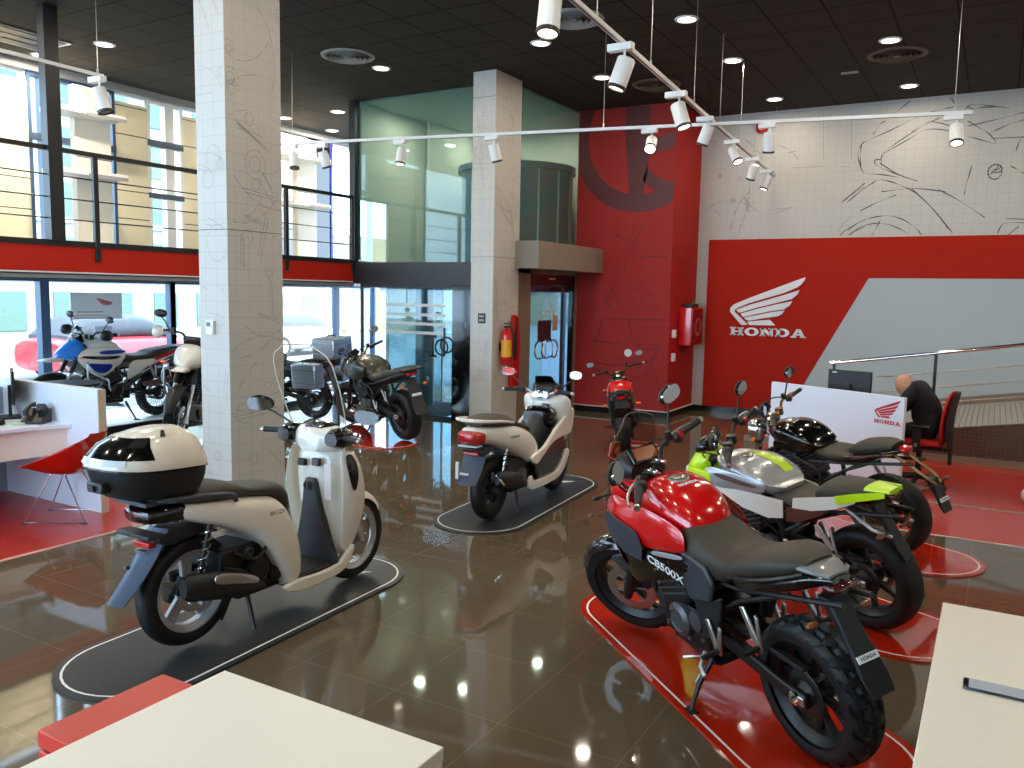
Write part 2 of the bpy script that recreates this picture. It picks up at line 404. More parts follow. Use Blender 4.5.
MUR = [[(-1.341, 4.941), (-1.503, 4.816), (-1.602, 4.746)], [(-1.672, 4.673), (-1.745, 4.631), (-1.842, 4.48)], [(-0.756, 4.793), (-0.895, 4.775), (-1.063, 4.745), (-1.317, 4.658), (-1.632, 4.511), (-1.958, 4.376), (-1.999, 4.282), (-1.998, 4.12), (-1.946, 3.922), (-1.684, 3.875), (-1.44, 3.82)], [(-0.929, 4.656), (-1.081, 4.591), (-1.361, 4.427), (-1.645, 4.225), (-1.699, 4.133), (-1.701, 4.053)], [(-0.766, 4.519), (-1.082, 4.607), (-1.305, 4.469)], [(-0.747, 4.447), (-1.104, 4.5), (-1.357, 4.363), (-1.687, 4.18)], [(-1.788, 4.1), (-1.769, 4.025), (-1.535, 3.899), (-1.171, 3.743)], [(-1.725, 4.054), (-1.443, 3.862), (-1.186, 3.753)], [(-1.788, 4.1), (-1.703, 4.095), (-1.698, 4.011)], [(-2.154, 3.473), (-1.975, 3.63), (-1.828, 3.737), (-1.709, 3.796), (-1.526, 3.754), (-1.373, 3.683), (-1.22, 3.596), (-0.973, 3.365), (-0.662, 2.973)], [(-1.252, 3.646), (-0.942, 3.332), (-0.723, 3.043)], [(-2.129, 3.042), (-1.948, 3.17), (-1.766, 3.23), (-1.555, 3.25), (-1.341, 3.186), (-1.156, 3.053), (-1.077, 2.956)], [(-2.078, 2.975), (-1.943, 3.088), (-1.791, 3.133), (-1.608, 3.135), (-1.393, 3.058), (-1.238, 2.959)], [(-1.665, 3.179), (-1.711, 3.066), (-1.766, 2.962)], [(-0.576, 4.579), (-0.404, 4.459), (-0.29, 4.374), (-0.195, 4.232), (-0.449, 4.32), (-0.561, 4.359)], [(-0.615, 4.75), (-0.537, 4.803), (-0.318, 4.767), (-0.049, 4.712)], [(-0.59, 4.778), (-0.505, 4.739), (-0.397, 4.751), (-0.182, 4.739)], [(-0.238, 4.4), (-0.058, 4.481), (0.128, 4.534)], [(-0.571, 4.503), (-0.171, 4.574), (0.121, 4.637)], [(-0.232, 4.304), (0.146, 4.296)], [(0.06, 4.109), (0.102, 4.255), (0.15, 4.304)], [(-0.083, 2.952), (-0.013, 3.094), (0.233, 3.096)], [(0.009, 3.163), (0.229, 3.148)], [(-0.807, 4.92), (-0.759, 4.839), (-0.766, 4.733)], [(-0.889, 3.613), (-0.61, 3.445), (-0.262, 3.186)], [(-0.477, 3.932), (-0.518, 3.719), (-0.547, 3.536)], [(0.009, 3.903), (0.092, 3.853), (0.182, 3.788)], [(-0.236, 3.796), (-0.124, 3.911), (-0.105, 3.834), (-0.225, 3.82), (-0.121, 3.874)], [(0.052, 2.934), (0.175, 3.052)], [(-0.787, 3.577), (-1.223, 3.644), (-1.668, 3.616)], [(-1.958, 3.335), (-1.719, 3.457), (-1.454, 3.559)], [(-1.959, 4.392), (-2.029, 4.284), (-2.026, 4.122), (-1.962, 3.94)], [(-2.233, 3.477), (-2.083, 3.603), (-1.908, 3.693)], [(-2.218, 3.493), (-1.912, 3.758)], [(-2.235, 2.962), (-2.115, 3.076), (-1.878, 3.202)], [(-2.109, 2.977), (-1.872, 3.103)], [(-2.584, 4.883), (-2.543, 4.155)], [(-2.175, 4.91), (-2.129, 4.129)], [(-3.013, 4.05), (-2.521, 4.048), (-2.138, 4.015)], [(-4.43, 3.418), (-4.106, 3.584), (-3.707, 3.499), (-3.383, 3.314), (-2.981, 3.438)], [(-3.944, 3.225), (-3.974, 3.084), (-3.826, 3.01), (-3.817, 3.186)], [(-4.13, 3.301), (-4.283, 3.449), (-4.429, 3.382)], [(-3.251, 3.413), (-2.98, 3.421)], [(-2.271, 3.03), (-2.093, 3.241), (-1.888, 3.366)]]
REDL = [[(-5.156, 3.099), (-5.215, 2.851), (-5.487, 2.135), (-5.617, 1.833)], [(-4.978, 3.095), (-5.21, 2.726), (-5.311, 2.348)], [(-5.61, 3.026), (-5.283, 2.852), (-5.101, 2.808)], [(-5.665, 1.875), (-5.474, 1.751), (-5.411, 1.923), (-5.53, 2.028), (-5.665, 1.875)], [(-5.759, 1.83), (-5.847, 1.611), (-5.7, 1.486), (-5.878, 1.085)], [(-5.654, 1.53), (-5.829, 1.044)], [(-5.679, 1.573), (-4.525, 1.588)], [(-5.239, 1.629), (-5.113, 1.293), (-4.994, 1.128)], [(-4.992, 1.086), (-4.638, 1.145)], [(-5.882, 1.217), (-5.315, 1.177), (-4.64, 1.187)], [(-5.871, 0.866), (-5.302, 0.811), (-4.675, 0.975)], [(-5.165, 2.096), (-5.051, 2.077)], [(-5.083, 1.718), (-4.949, 1.743)], [(-4.892, 1.995), (-4.803, 1.984)], [(-5.048, 2.599), (-4.565, 2.596)], [(-5.866, 0.69), (-6.0, 0.325)], [(-4.682, 1.143), (-4.845, 0.753), (-4.922, 0.406)], [(-4.759, 0.844), (-4.534, 0.181)], [(-5.201, 0.558), (-4.756, 0.759)]]
strokes('mural_drawing', MUR[:-13]+MUR[-13:-8]+[arcpts(-.176, 3.83, .085, .1), arcpts(-.172, 3.83, .095, .108, 20, 300)], 'dark pencil line', wall_back, 'y', YB-.003, .017)
strokes('construction_lines', MUR[-13:], 'faint pencil line', wall_back, 'y', YB-.003, .012)
rnd = random.Random(5)
def sketch(u0, u1, z0, z1, n, rn):
    out = []
    for i in range(n):
        cx, cz = rn.uniform(u0, u1), rn.uniform(z0, z1); k = rn.random()
        def cl(p):
            q = []
            for a, b in p:
                if u0 <= a <= u1 and z0 <= b <= z1: q.append((a, b))
                elif len(q) > 1: break
                else: q = []
            return q if len(q) > 1 else [(u0, z0), (u0+.001, z0)]
        if k < .3:
            r = rn.uniform(.03, .12); out.append(cl(arcpts(cx, cz, r, r*rn.uniform(.8, 1.3))))
            if rn.random() < .5: out.append(cl(arcpts(cx, cz, r*.55, r*.55)))
        elif k < .65:
            a = rn.uniform(0, PI); l = rn.uniform(.15, .6); out.append(cl([(cx, cz), (cx+l*math.cos(a), cz+l*math.sin(a))]))
            out.append(cl([(cx+.03, cz-.03), (cx+.03+l*math.cos(a), cz-.03+l*math.sin(a))]))
        else:
            r = rn.uniform(.25, .9); a = rn.uniform(0, 360); out.append(cl(arcpts(cx, cz, r, r*1.6, a, a+rn.uniform(40, 110), 10)))
    return out
strokes('faint_drawing', sketch(-4.4, -2.9, 3.0, 4.6, 16, rnd), 'faint pencil line', wall_back, 'y', YB-.002, .02)

def pillar(x0, x1, y0, y1, seed):
    p = struct(M().box(x0, x1, y0, y1, 0, ZC).build('pillar', 'mural tile xz'))
    M().box(x1, x1+.004, y0, y1, 0, ZC).build('side_cladding', 'mural tile yz', p)
    rn = random.Random(seed)
    strokes('mural_drawing', sketch(x0+.01, x1-.01, .2, 4.9, 34, rn), 'faint pencil line', p, 'y', y0-.002, .006)
    strokes('mural_drawing', sketch(y0+.01, y1-.01, .2, 4.9, 62, rn), 'pencil line', p, 'x', x1+.006, .0065)
    M().box(x1+.0035, x1+.0055, y0, y1, 2.46, 2.466).box(x0, x1, y0-.0015, y0, 2.46, 2.466).box(x0, x1, y0-.0015, y0, 4.62, 4.626).build('tile_joint', 'dark pencil line', p)
    return p
pillar(-6.08, -5.72, 4.97, 5.60, 11)
pillar(-6.44, -6.08, 9.89, 10.60, 23)

# red mural block in the far corner
wr = sbox('wall_red', 'mural tile red', -6.2, -4.52, 12.74, YB, 0, ZC)
M().box(-4.52, -4.516, 12.74, YB, 0, ZC).build('side_cladding', 'mural tile red side', wr)
def ringpoly(cx, cz, r0, r1, x0, x1, zt, a0, a1, n=40):
    o = [(cx+r1*math.cos(rad(a0+(a1-a0)*i/n)), cz+r1*math.sin(rad(a0+(a1-a0)*i/n))) for i in range(n+1)]
    q = [(cx+r0*math.cos(rad(a0+(a1-a0)*i/n)), cz+r0*math.sin(rad(a0+(a1-a0)*i/n))) for i in range(n+1)]
    cl = lambda p: (min(x1, max(x0, p[0])), min(zt, p[1]))
    mb = M()
    for i in range(n):
        mb.add([(a, 12.737, b) for a, b in map(cl, (o[i], o[i+1], q[i+1], q[i]))], [(0, 1, 2, 3)])
    return mb
wm = ringpoly(-5.1, 4.5, .92, 1.2, -6.19, -4.53, ZC-.01, 150, 390)
for poly in ([(-5.38, 4.96), (-4.97, 4.96), (-4.93, 4.3), (-4.98, 3.9), (-5.05, 3.55), (-5.28, 3.58), (-5.3, 3.9), (-5.36, 4.4)],
             [(-4.98, 4.42), (-4.53, 4.52), (-4.53, 4.3), (-4.9, 4.2)], [(-4.98, 4.0), (-4.85, 3.86), (-4.45, 3.72), (-4.6, 3.58), (-4.9, 3.66), (-5.05, 3.8)]):
    wm.add([(min(a, -4.53), 12.736, b) for a, b in poly], [tuple(range(len(poly)))])
wm.build('wheel_mural', 'dark red paint', wr, flat=True)
strokes('mural_drawing', REDL, 'red pencil line', wr, 'y', 12.735, .02)
strokes('mural_drawing', sketch(12.78, 14.0, .3, 2.9, 18, rnd), 'red pencil line', wr, 'x', -4.513, .02)
M().box(-6.2, -4.5, 12.72, 12.74, 0, .1).box(-4.515, -4.495, 12.72, YB, 0, .1).build('skirting', 'black skirting', wr)
M().box(-6.2, -4.5, 12.715, 12.74, .1, .112).box(-4.515, -4.49, 12.715, YB, .1, .112).build('skirting_edge', 'white paint', wr)

# red and grey wall panel with the winged emblem
pn = empty('wall_panel', (-4.31, YB, .106))
def lp(o):   # keep world place under a parent that is moved
    o.matrix_parent_inverse = o.parent.matrix_world.inverted(); return o
bpy.context.view_layer.update()
tag(pn, 'red wall panel with a white winged emblem and a sloping grey field, behind the ramp', 'wall panel')
lp(M().prism([(-4.31, .106), (-2.89, .106), (-1.767, 2.305), (4.55, 2.305), (4.55, 2.93), (-4.31, 2.93)], YB-.045, YB-.003).build('red_panel', 'red panel paint', pn))
lp(M().prism([(-2.885, .106), (4.55, .106), (4.55, 2.30), (-1.767, 2.30)], YB-.043, YB-.003).build('grey_panel', 'pale grey panel', pn))
def feathers(to3, name, ma, parent, th=.02):
    """five-feathered wing; WING is in metres on the wall, scaled by to3"""
    mb = M()
    for poly in WING:
        a = [to3(x, z, 0) for x, z in poly]; b = [to3(x, z, th) for x, z in poly]; n = len(poly)
        mb.add(a+b, [tuple(range(n)), tuple(range(2*n-1, n-1, -1))]+[(i, (i+1) % n, (i+1) % n+n, i+n) for i in range(n)])
    return mb.build(name, ma, parent, flat=True)
def slab_letters(to3, word, name, ma, parent, x0, x1, z0, z1, th=.02):
    """bold slab-serif capitals H O N D A drawn as strokes"""
    G = {'H': (1.05, [[(0, 0), (.46, 0), (.46, .17), (0, .17)], [(0, .83), (.46, .83), (.46, 1), (0, 1)], [(.1, 0), (.36, 0), (.36, 1), (.1, 1)],
                      [(.59, 0), (1.05, 0), (1.05, .17), (.59, .17)], [(.59, .83), (1.05, .83), (1.05, 1), (.59, 1)], [(.69, 0), (.95, 0), (.95, 1), (.69, 1)], [(.3, .4), (.75, .4), (.75, .58), (.3, .58)]]),
         'N': (1.05, [[(0, 0), (.42, 0), (.42, .16), (0, .16)], [(.08, 0), (.3, 0), (.3, 1), (.08, 1)], [(0, .84), (.36, .84), (.36, 1), (0, 1)],
                      [(.05, 1), (.37, 1), (.97, 0), (.72, 0)], [(.72, 0), (.97, 0), (.97, 1), (.75, 1)], [(.62, .84), (1.05, .84), (1.05, 1), (.62, 1)]]),
         'A': (1.1, [[(0, 0), (.42, 0), (.42, .15), (0, .15)], [(.68, 0), (1.12, 0), (1.12, .15), (.68, .15)], [(.08, .05), (.28, .05), (.62, 1), (.42, 1)], [(.76, .05), (1.04, .05), (.68, 1), (.42, 1)], [(.3, .26), (.8, .26), (.75, .42), (.32, .42)]])}
    def ring(cx, rx, half):
        segs = []; n = 24
        for i in range(n):
            a, b = 2*PI*i/n, 2*PI*(i+1)/n
            if half and (math.cos((a+b)/2) < 0): continue
            segs.append([(cx+rx*math.cos(a), .5+.5*math.sin(a)), (cx+rx*math.cos(b), .5+.5*math.sin(b)), (cx+rx*.46*math.cos(b), .5+.3*math.sin(b)), (cx+rx*.46*math.cos(a), .5+.3*math.sin(a))])
        return segs
    G['O'] = (1.06, ring(.53, .53, False))
    G['D'] = (1.05, ring(.5, .54, True)+[[(0, 0), (.52, 0), (.52, .2), (0, .2)], [(0, .8), (.52, .8), (.52, 1), (0, 1)], [(.1, 0), (.36, 0), (.36, 1), (.1, 1)]])
    tot = sum(G[c][0] for c in word)+.1*(len(word)-1); k = (x1-x0)/tot; cx = x0; mb = M()
    for c in word:
        w, polys = G[c]
        for poly in polys:
            P2 = [(cx+u*k, z0+v*(z1-z0)) for u, v in poly]
            a = [to3(x, z, 0) for x, z in P2]; b = [to3(x, z, th) for x, z in P2]; n = len(P2)
            mb.add(a+b, [tuple(range(n)), tuple(range(2*n-1, n-1, -1))]+[(i, (i+1) % n, (i+1) % n+n, i+n) for i in range(n)])
        cx += (w+.1)*k
    return mb.build(name, ma, parent, flat=True)
onwall = lambda x, z, t: (x, YB-.046-t, z)
lp(feathers(onwall, 'wing_emblem', 'lettering white', pn))
lp(slab_letters(onwall, 'HONDA', 'lettering', 'lettering white', pn, -3.88, -2.65, 1.335, 1.475))

# mezzanine
mz = sbox('mezzanine_slab', 'soffit grey', XF, XM-.02, -4, 14.03, 2.1, 2.45)
M().box(XM-.02, XM, -4, 10.56, 2.115, 2.40).box(XM-.3, XM, 10.55, 10.562, 2.115, 2.40).build('red_fascia', 'red fascia paint', mz)
M().box(XM-.1, XM+.015, -4, 10.575, 2.40, 2.465).build('edge_trim', 'charcoal paint', mz)
M().box(XM-.03, XM+.004, -4, 10.565, 2.098, 2.115).build('lower_edge', 'plastic white', mz)
M().box(XM-.22, XM-.02, -4, 10.5, 2.04, 2.1).build('soffit_beam', 'grey paint', mz)  # grey painted beam under the slab edge
M().box(XM-.225, XM-.015, -4, 10.5, 2.03, 2.042).box(XM-.02, XM-.002, -4, 10.5, 2.085, 2.1).build('beam_edge', 'charcoal paint', mz)
rl = empty('mezzanine_railing', (XM, 6, 2.45))
tag(rl, 'black steel railing with thin horizontal bars along the red mezzanine edge', 'railing')
bpy.context.view_layer.update()
lp(M().box(XM-.03, XM+.02, -4, 10.5, 3.43, 3.48).build('top_rail', 'charcoal paint', rl))
for z in (2.70, 2.93, 3.17):
    lp(M().cyl((XM, -4, z), (XM, 10.5, z), .008, 8).build('rail_bar', 'charcoal paint', rl))
for y in (1.65, 3.1, 4.55, 6.01, 7.5, 9.0, 10.45):
    lp(M().box(XM-.025, XM+.025, y-.03, y+.03, 2.24, 3.44).build('post', 'charcoal paint', rl, bevel=.004))
tp = M().box(XM-.06, XM+.06, 5.44, 5.60, 2.46, ZC).build('steel_column', 'charcoal paint'); tag(tp, 'tall dark steel post from the red mezzanine edge up to the ceiling', 'post')
sbox('trim_1', 'charcoal paint', XM-.06, XM+.06, 10.44, 10.58, 2.46, ZC)

# ---- street facade: lower shop windows
def wframe(name, x, y0, y1, z0, z1, fw, ma, gl, pane_off=0, mulls=()):
    f = M().box(x-.05, x+.05, y0, y1, z0, z0+fw).box(x-.05, x+.05, y0, y1, z1-fw, z1)
    for y, w in ((y0, fw), (y1-fw, fw))+tuple(mulls): f.box(x-.06, x+.06, y, y+w, z0, z1)
    f = struct(f.build(name, ma)); M().box(x-.006, x+.006, y0+.01, y1-.01, z0+.02, z1-.02).build('pane', gl, f)
    return f
ys = [-4, -2.6, -.7, 1.2, 3.1, 4.98, 6.80, 8.92, 10.9, 12.85, 14.03]
for i, (a, b) in enumerate(zip(ys, ys[1:])):
    wframe('window_%d' % (i+1), XF, a+.07, b+.07, .04, 2.06, .045, 'blue trim paint', 'pane glass')
M().box(XF-.07, XF+.07, 6.80, 6.93, .04, 2.06).build('trim_3', 'blue trim paint')['kind'] = 'structure'
sbox('trim_4', 'blue trim paint', XF-.06, XF+.06, 8.93, 9.03, .04, 2.06)
# ---- street facade: upper level, cladding with tall glazed gaps and a glazed strip under the ceiling
up = [(5.2, 6.74), (8.05, 8.6), (9.25, 11.2)]
for i, (a, b) in enumerate(up): sbox('wall_left_upper' if i == 0 else 'wall_left_upper.%03d' % i, 'cream cladding', XF-.12, XF+.05, a, b, 2.45, 4.72)
sbox('wall_left_white', 'white cladding', XF-.12, XF+.05, 11.2, 12.1, 2.45, 4.85)
sbox('trim_5', 'gloss black', XF-.12, XF+.08, 12.15, 12.69, 2.45, 4.9)
M().box(XF+.0, XF+.1, 12.69, 12.74, 2.45, 4.9).build('trim_6', mat('blue film', rgb(40, 40, 170), .3))['kind'] = 'structure'
sbox('trim_7', 'grey paint', XF-.12, XF+.14, -4, 14.03, 4.86, ZC)
wframe('window_19', XF, -4, 5.2, 2.45, 4.86, .06, 'blue trim paint', 'pane glass', mulls=((-1.5, .08), (1.0, .08), (3.2, .08)))  # out-of-view stretch, glazed as a source of daylight
wframe('window_20', XF, 6.74, 8.05, 2.45, 4.86, .05, 'blue trim paint', 'pane glass', mulls=((6.92, .10), (7.48, .05)))
wframe('window_21', XF, 8.6, 9.25, 2.45, 4.86, .05, 'plastic white', 'pane glass', mulls=((8.92, .16),))
wframe('window_22', XF, 12.74, 14.0, 2.45, 4.86, .05, 'plastic white', 'pane glass', mulls=((13.42, .1),))
for i, (a, b) in enumerate(up): wframe('window_%d' % (23+i), XF-.03, a, b, 4.72, 4.86, .02, 'plastic white', 'pane glass')
M().box(XF-.03, XF+.07, 6.74, 8.05, 3.96, 4.05).box(XF-.03, XF+.07, 8.6, 9.25, 4.16, 4.26).box(XF-.03, XF+.07, 8.6, 9.25, 3.36, 3.44).build('trim_8', 'slate plastic')['kind'] = 'structure'
# white display towers with shelves
def tower(x, y0, y1, label):
    t = empty('display_tower', (x, (y0+y1)/2, 2.45)); tag(t, label, 'display stand', 'white display towers on the mezzanine'); bpy.context.view_layer.update()
    lp(M().box(x-.06, x+.06, y0, y1, 2.45, 4.72).build('back_panel', 'white laminate', t, bevel=.006))
    lp(M().box(x+.055, x+.065, y0, y1, 3.745, 3.755).build('panel_joint', 'charcoal paint', t))
    for z in (3.46, 4.27):
        sh = lp(M().box(x-.06, x+.42, y0-.42, y1+.0, z, z+.07).build('shelf', 'plastic white', t, bevel=.004))
        lp(M().box(x+.42, x+.43, y0-.05, y1, z-.015, z+.03).build('shelf_light', 'grey paint', t))
tower(-11.25, 7.12, 7.66, 'white display tower with two shelves standing beside the tall steel post')
tower(-11.25, 9.75, 10.2, 'white display tower with two shelves, half hidden behind the nearer pillar')
tower(-11.25, 11.35, 11.85, 'white display tower with shelves between the nearer pillar and a black panel')

# ---- glazed entrance box
YG, XG = 10.5, -6.2
sbox('trim_9', 'charcoal paint', XM, -6.44, YG-.04, YG+.10, 2.08, 2.42)
sbox('trim_10', 'gloss black', -7.15, -6.44, YG-.03, YG+.10, 0, 2.08)
for i, (a, b) in enumerate(((XM+.05, -7.9), (-7.89, -6.3))):
    struct(M().box(a, b, YG+.02, YG+.035, 2.42, ZC).build('window_%d' % (30+i), 'green glass'))
struct(M().box(XG-.015, XG, YG+.03, 12.74, 2.42, ZC).build('window_32', 'green glass'))
sbox('wall_box_floor', 'charcoal paint', XM, XG, YG+.1, YB, 2.30, 2.42)
wl = sbox('wall_box_back', 'cream cladding', -8.9, -8.85, 12.2, YB, 2.45, ZC)
wl.data.materials[0] = mat('pale green wall', rgb(206, 208, 196), .6)
sbox('wall_box_rear', 'pale green wall', -9.0, -6.25, YB-.06, YB, 2.45, ZC)
sbox('ceiling_box', mat('box ceiling', rgb(176, 186, 176), .6), XM, XG-.02, YG+.05, YB, ZC-.03, ZC)
dr = M().lathe([(.95, 2.42), (.95, 4.0), (1.02, 4.0), (1.02, 4.1), (0, 4.1)], (-7.35, 12.7, 0), (0, 0, 1), 40); o = dr.build('curved_partition', mat('teal blue panel', rgb(62, 92, 116), .3)); tag(o, 'blue curved partition behind the upper green glass', 'partition')
for k in range(9):
    a = rad(-110+k*24); M().box(-.012, .012, -.012, .012, 2.42, 4.02).build('mullion', 'plastic white', o).location = (-7.35+.96*math.cos(a), 12.7+.96*math.sin(a), 0)
o = M().box(-8.995, -8.985, 12.85, 13.45, 2.75, 3.75).build('window_reflection_panel', 'plastic white'); tag(o, 'red and white painted window reflection inside the green glass box beside the farther pillar', 'poster')  # painted panel stands in for a bright window reflected in the glass
M().box(-8.985, -8.98, 12.9, 13.4, 2.85, 3.2).box(-8.985, -8.98, 12.9, 13.4, 3.35, 3.42).build('reflected_red_bands', 'red lens', o)
# canopy over the inner door
cp = sbox('canopy_box', 'canopy beige', -6.08, -5.70, 10.5, 12.74, 2.33, 2.72)
cp['kind'] = 'thing'; tag(cp, 'beige boxed canopy over the glass inner door', 'canopy')
# inner door
dfm = M().box(XG-.06, XG+.04, 10.62, 11.12, 0, 2.33).box(XG-.06, XG+.04, 12.66, 12.74, 0, 2.33).box(XG-.06, XG+.04, 10.62, 12.74, 2.27, 2.33)
dfm = struct(dfm.build('door_1', 'tan steel frame'))
M().box(XG-.05, XG+.03, 11.12, 12.66, 2.10, 2.27).box(XG-.05, XG+.03, 12.60, 12.66, 0, 2.27).box(XG-.05, XG+.03, 11.12, 11.15, 0, 2.27).box(XG-.04, XG+.02, 11.12, 12.66, 0, .06).build('door_header', 'gloss black', dfm)
M().box(XG-.02, XG-.008, 11.15, 11.9, .06, 2.1).box(XG-.02, XG-.008, 11.91, 12.6, .06, 2.1).build('pane', 'door glass', dfm)
M().box(XG+.03, XG+.034, 11.75, 11.95, 2.20, 2.215).build('header_label', 'plastic white', dfm)
hd = M()
for y in (11.62, 11.86): hd.tube([(XG+.0, y, 1.20), (XG+.05, y, 1.24), (XG+.055, y+.0, 1.12), (XG+.05, y, 1.0), (XG, y, .95)], .013, 10, smooth=6)
for y, s in ((11.45, 1), (11.68, 1), (11.95, -1)):
    hd.tube([(XG+.03, y+s*.14*math.cos(a), 1.09+.14*math.sin(a)) for a in [rad(60+k*24) for k in range(11)]], .016, 10)
hd.build('pull_handle', 'chrome', dfm)
onglass = lambda x, z, t: (XG-.006+t*.1, x, z)
slab_letters(lambda x, z, t: (XG-.006+t*.1, 12.03-(x-11.53)+.0, z), 'HONDA', 'lettering', 'lettering white', dfm, 11.53, 12.03, 1.62, 1.70)
feathers(lambda x, z, t: (XG-.006+t*.1, 11.98-(x+3.9)*.16, 1.73+(z-1.5)*.16), 'wing_emblem', 'lettering white', dfm)
M().box(XG-.004, XG+.0, 11.95, 12.12, 1.38, 1.62).build('notice', mat('kraft paper', rgb(190, 160, 140), .7), dfm)
M().box(XG-.03, XG-.024, 11.5, 11.95, 1.22, 1.55).build('notice_panel', mat('dark poster', rgb(70, 40, 44), .5), dfm)
# street door in the front of the entrance box
dg = struct(M().box(-8.95, -7.15, YG-.01, YG+.03, 2.02, 2.08).box(-8.95, -7.15, YG-.01, YG+.03, 0, .05).box(-8.97, -8.93, YG-.01, YG+.03, 0, 2.08).build('door_2', 'charcoal paint'))
M().box(-8.93, -8.05, YG+.005, YG+.017, .05, 2.02).box(-8.03, -7.15, YG+.005, YG+.017, .05, 2.02).build('pane', 'door glass', dg)
st = M()
for z in (1.76, 1.61, 1.47, 1.33): st.box(-8.45, -7.3, YG+.0, YG+.004, z-.025, z+.02)
st.build('frosted_stripe', 'frosted film', dg)
lt = M()
for x in (-7.52,): lt.box(x-.02, x+.02, YG-.003, YG, .98, 1.28).box(x-.07, x+.07, YG-.003, YG, 1.26, 1.3).box(x-.07, x+.07, YG-.003, YG, .96, 1.0)
lt.lathe([(.10, -.002), (.13, -.002), (.13, .002), (.10, .002)], (-7.36, YG-.003, 1.12), (0, 1, 0), 24, closed=True)
lt.lathe([(.10, -.002), (.13, -.002), (.13, .002), (.10, .002)], (-7.26, YG-.003, 1.16), (0, 1, 0), 24, closed=True)
lt.box(-7.33, -7.29, YG-.003, YG, .98, 1.42)
lt.build('lettering', 'lettering black', dg)
M().box(-9.02, -6.5, 13.9, 13.94, 2.0, 2.3).build('trim_11', 'charcoal paint')['kind'] = 'structure'
o = M().lathe([(.16, 0), (.16, 2.3)], (-8.55, 11.7, 0), (0, 0, 1), 24).build('round_column', mat('teal grey paint', rgb(96, 120, 122), .4)); tag(o, 'teal grey round column inside the glazed entrance', 'column')
sbox('wall_vestibule', mat('vestibule blue', rgb(120, 150, 170), .3), -8.3, -8.2, 12.4, 13.9, 0, 2.3)
glass_mat('slate glass', (.42, .55, .64, 1), .8)
struct(M().box(-7.4, -6.3, 13.85, 13.86, 0, 2.3).build('window_34', 'slate glass'))
sbox('trim_12', 'charcoal paint', -7.0, -6.94, 13.8, 13.9, 0, 2.3)
glass_mat('teal glass', (.40, .56, .60, 1), .9, haze=.1, hcol=rgb(140, 180, 186))
struct(M().box(-8.2, -7.4, 13.85, 13.86, 0, 2.3).build('window_33', 'teal glass'))
tg = struct(M().box(-9.06, -9.02, 11.25, 11.29, 0, 2.3).box(-9.06, -9.02, 12.1, 12.13, 0, 2.3).box(-9.06, -9.02, 12.9, 12.93, 0, 2.3).build('window_35', 'plastic white'))
M().box(-9.045, -9.035, 11.29, 13.9, 0, 2.3).build('pane', 'teal glass', tg)
sbox('wall_box_left', 'pale green wall', -9.06, -9.0, 11.25, YB, 2.45, ZC)
sbox('wall_box_left_upper', 'pale green wall', -9.06, -9.0, 10.56, 11.25, 3.42, ZC)
sbox('floor_doormat', mat('doormat', rgb(40, 42, 44), .9, noise=.3, nscale=120), -8.7, -7.5, 10.8, 12.2, 0, .008)

# ---- floor coverings and the window dais
sbox('floor_red_left', 'red vinyl floor', XF+1.45, -6.0, -1.5, 4.75, 0, .004)
sbox('floor_red_right', 'red vinyl floor', -2.6, 4.55, 7.72, 11.4, 0, .004)
sbox('floor_strip', mat('tan strip', rgb(150, 110, 88), .3), -2.6, 4.55, 8.93, 9.03, .004, .006)
sbox('floor_strip.001', 'plastic white', -2.6, 4.55, 7.71, 7.725, 0, .006)
sbox('floor_strip.002', mat('pale strip', rgb(214, 170, 150), .4), -6.02, -5.99, -1.5, 4.75, 0, .006)
da = sbox('floor_dais', 'plastic white', XF+.06, -10.22, -1, 11.6, 0, .09)
M().box(-10.22, -10.19, -1, 11.6, 0, .085).build('dais_edge', 'black paint', da)

def stadium(L_, W_, n=18):
    r = W_/2; a = L_/2-r
    return [(a+r*math.cos(t), r*math.sin(t)) for t in [-PI/2+PI*i/n for i in range(n+1)]]+[(-a+r*math.cos(t), r*math.sin(t)) for t in [PI/2+PI*i/n for i in range(n+1)]]
mat('mat black', rgb(42, 43, 44), .5, spec=.4)
mat('mat red', rgb(186, 40, 16), .06, spec=.6, coat=.5)
mat('mat line', rgb(240, 236, 228), .4)
def mat_on_floor(name, c, ang, L_, W_, ma, label, wing=True):
    e = empty(name, (c[0], c[1], 0), (0, 0, rad(ang))); tag(e, label, 'display mat', 'rounded display mats on the floor')
    M().prism(stadium(L_, W_), .0, .012, 'xy').build('mat_surface', ma, e)
    o, i = stadium(L_-.07, W_-.07), stadium(L_-.095, W_-.095); n = len(o)
    M().add([(x, y, .0135) for x, y in o+i], [(k, (k+1) % n, (k+1) % n+n, k+n) for k in range(n)]).build('border_line', 'mat line', e, flat=True)
    if wing:
        s_ = .13
        feathers(lambda x, z, t: (L_/2-.42+(z-1.5)*s_*1.3, -.02-(x+3.3)*s_*1.6, .0125+t*.05), 'wing_emblem', 'mat line', e)
    return e
mat_on_floor('display_mat', (-3.76, 3.44), 92, 2.44, .84, 'mat black', 'black rounded display mat with a white line under the silver scooter with the top box')
mat_on_floor('display_mat', (-3.79, 6.78), 94, 2.5, .84, 'mat black', 'black rounded display mat with a white line under the plain white scooter')
mat_on_floor('display_mat', (-1.14, 4.2), 137.5, 2.5, .84, 'mat red', 'red rounded display mat under the red motorcycle, nearest the phone table')
mat_on_floor('display_mat', (-1.02, 5.62), 152, 2.3, .84, 'mat red', 'red rounded display mat under the silver and neon yellow motorcycle')
mat_on_floor('display_mat', (-.92, 7.22), 152, 2.1, .84, 'mat red', 'red rounded display mat under the black motorcycle by the logo desk')
mat_on_floor('display_mat', (-3.85, 9.75), 112, 1.5, .7, 'mat red', 'small red round-ended display mat under the little red motorcycle')
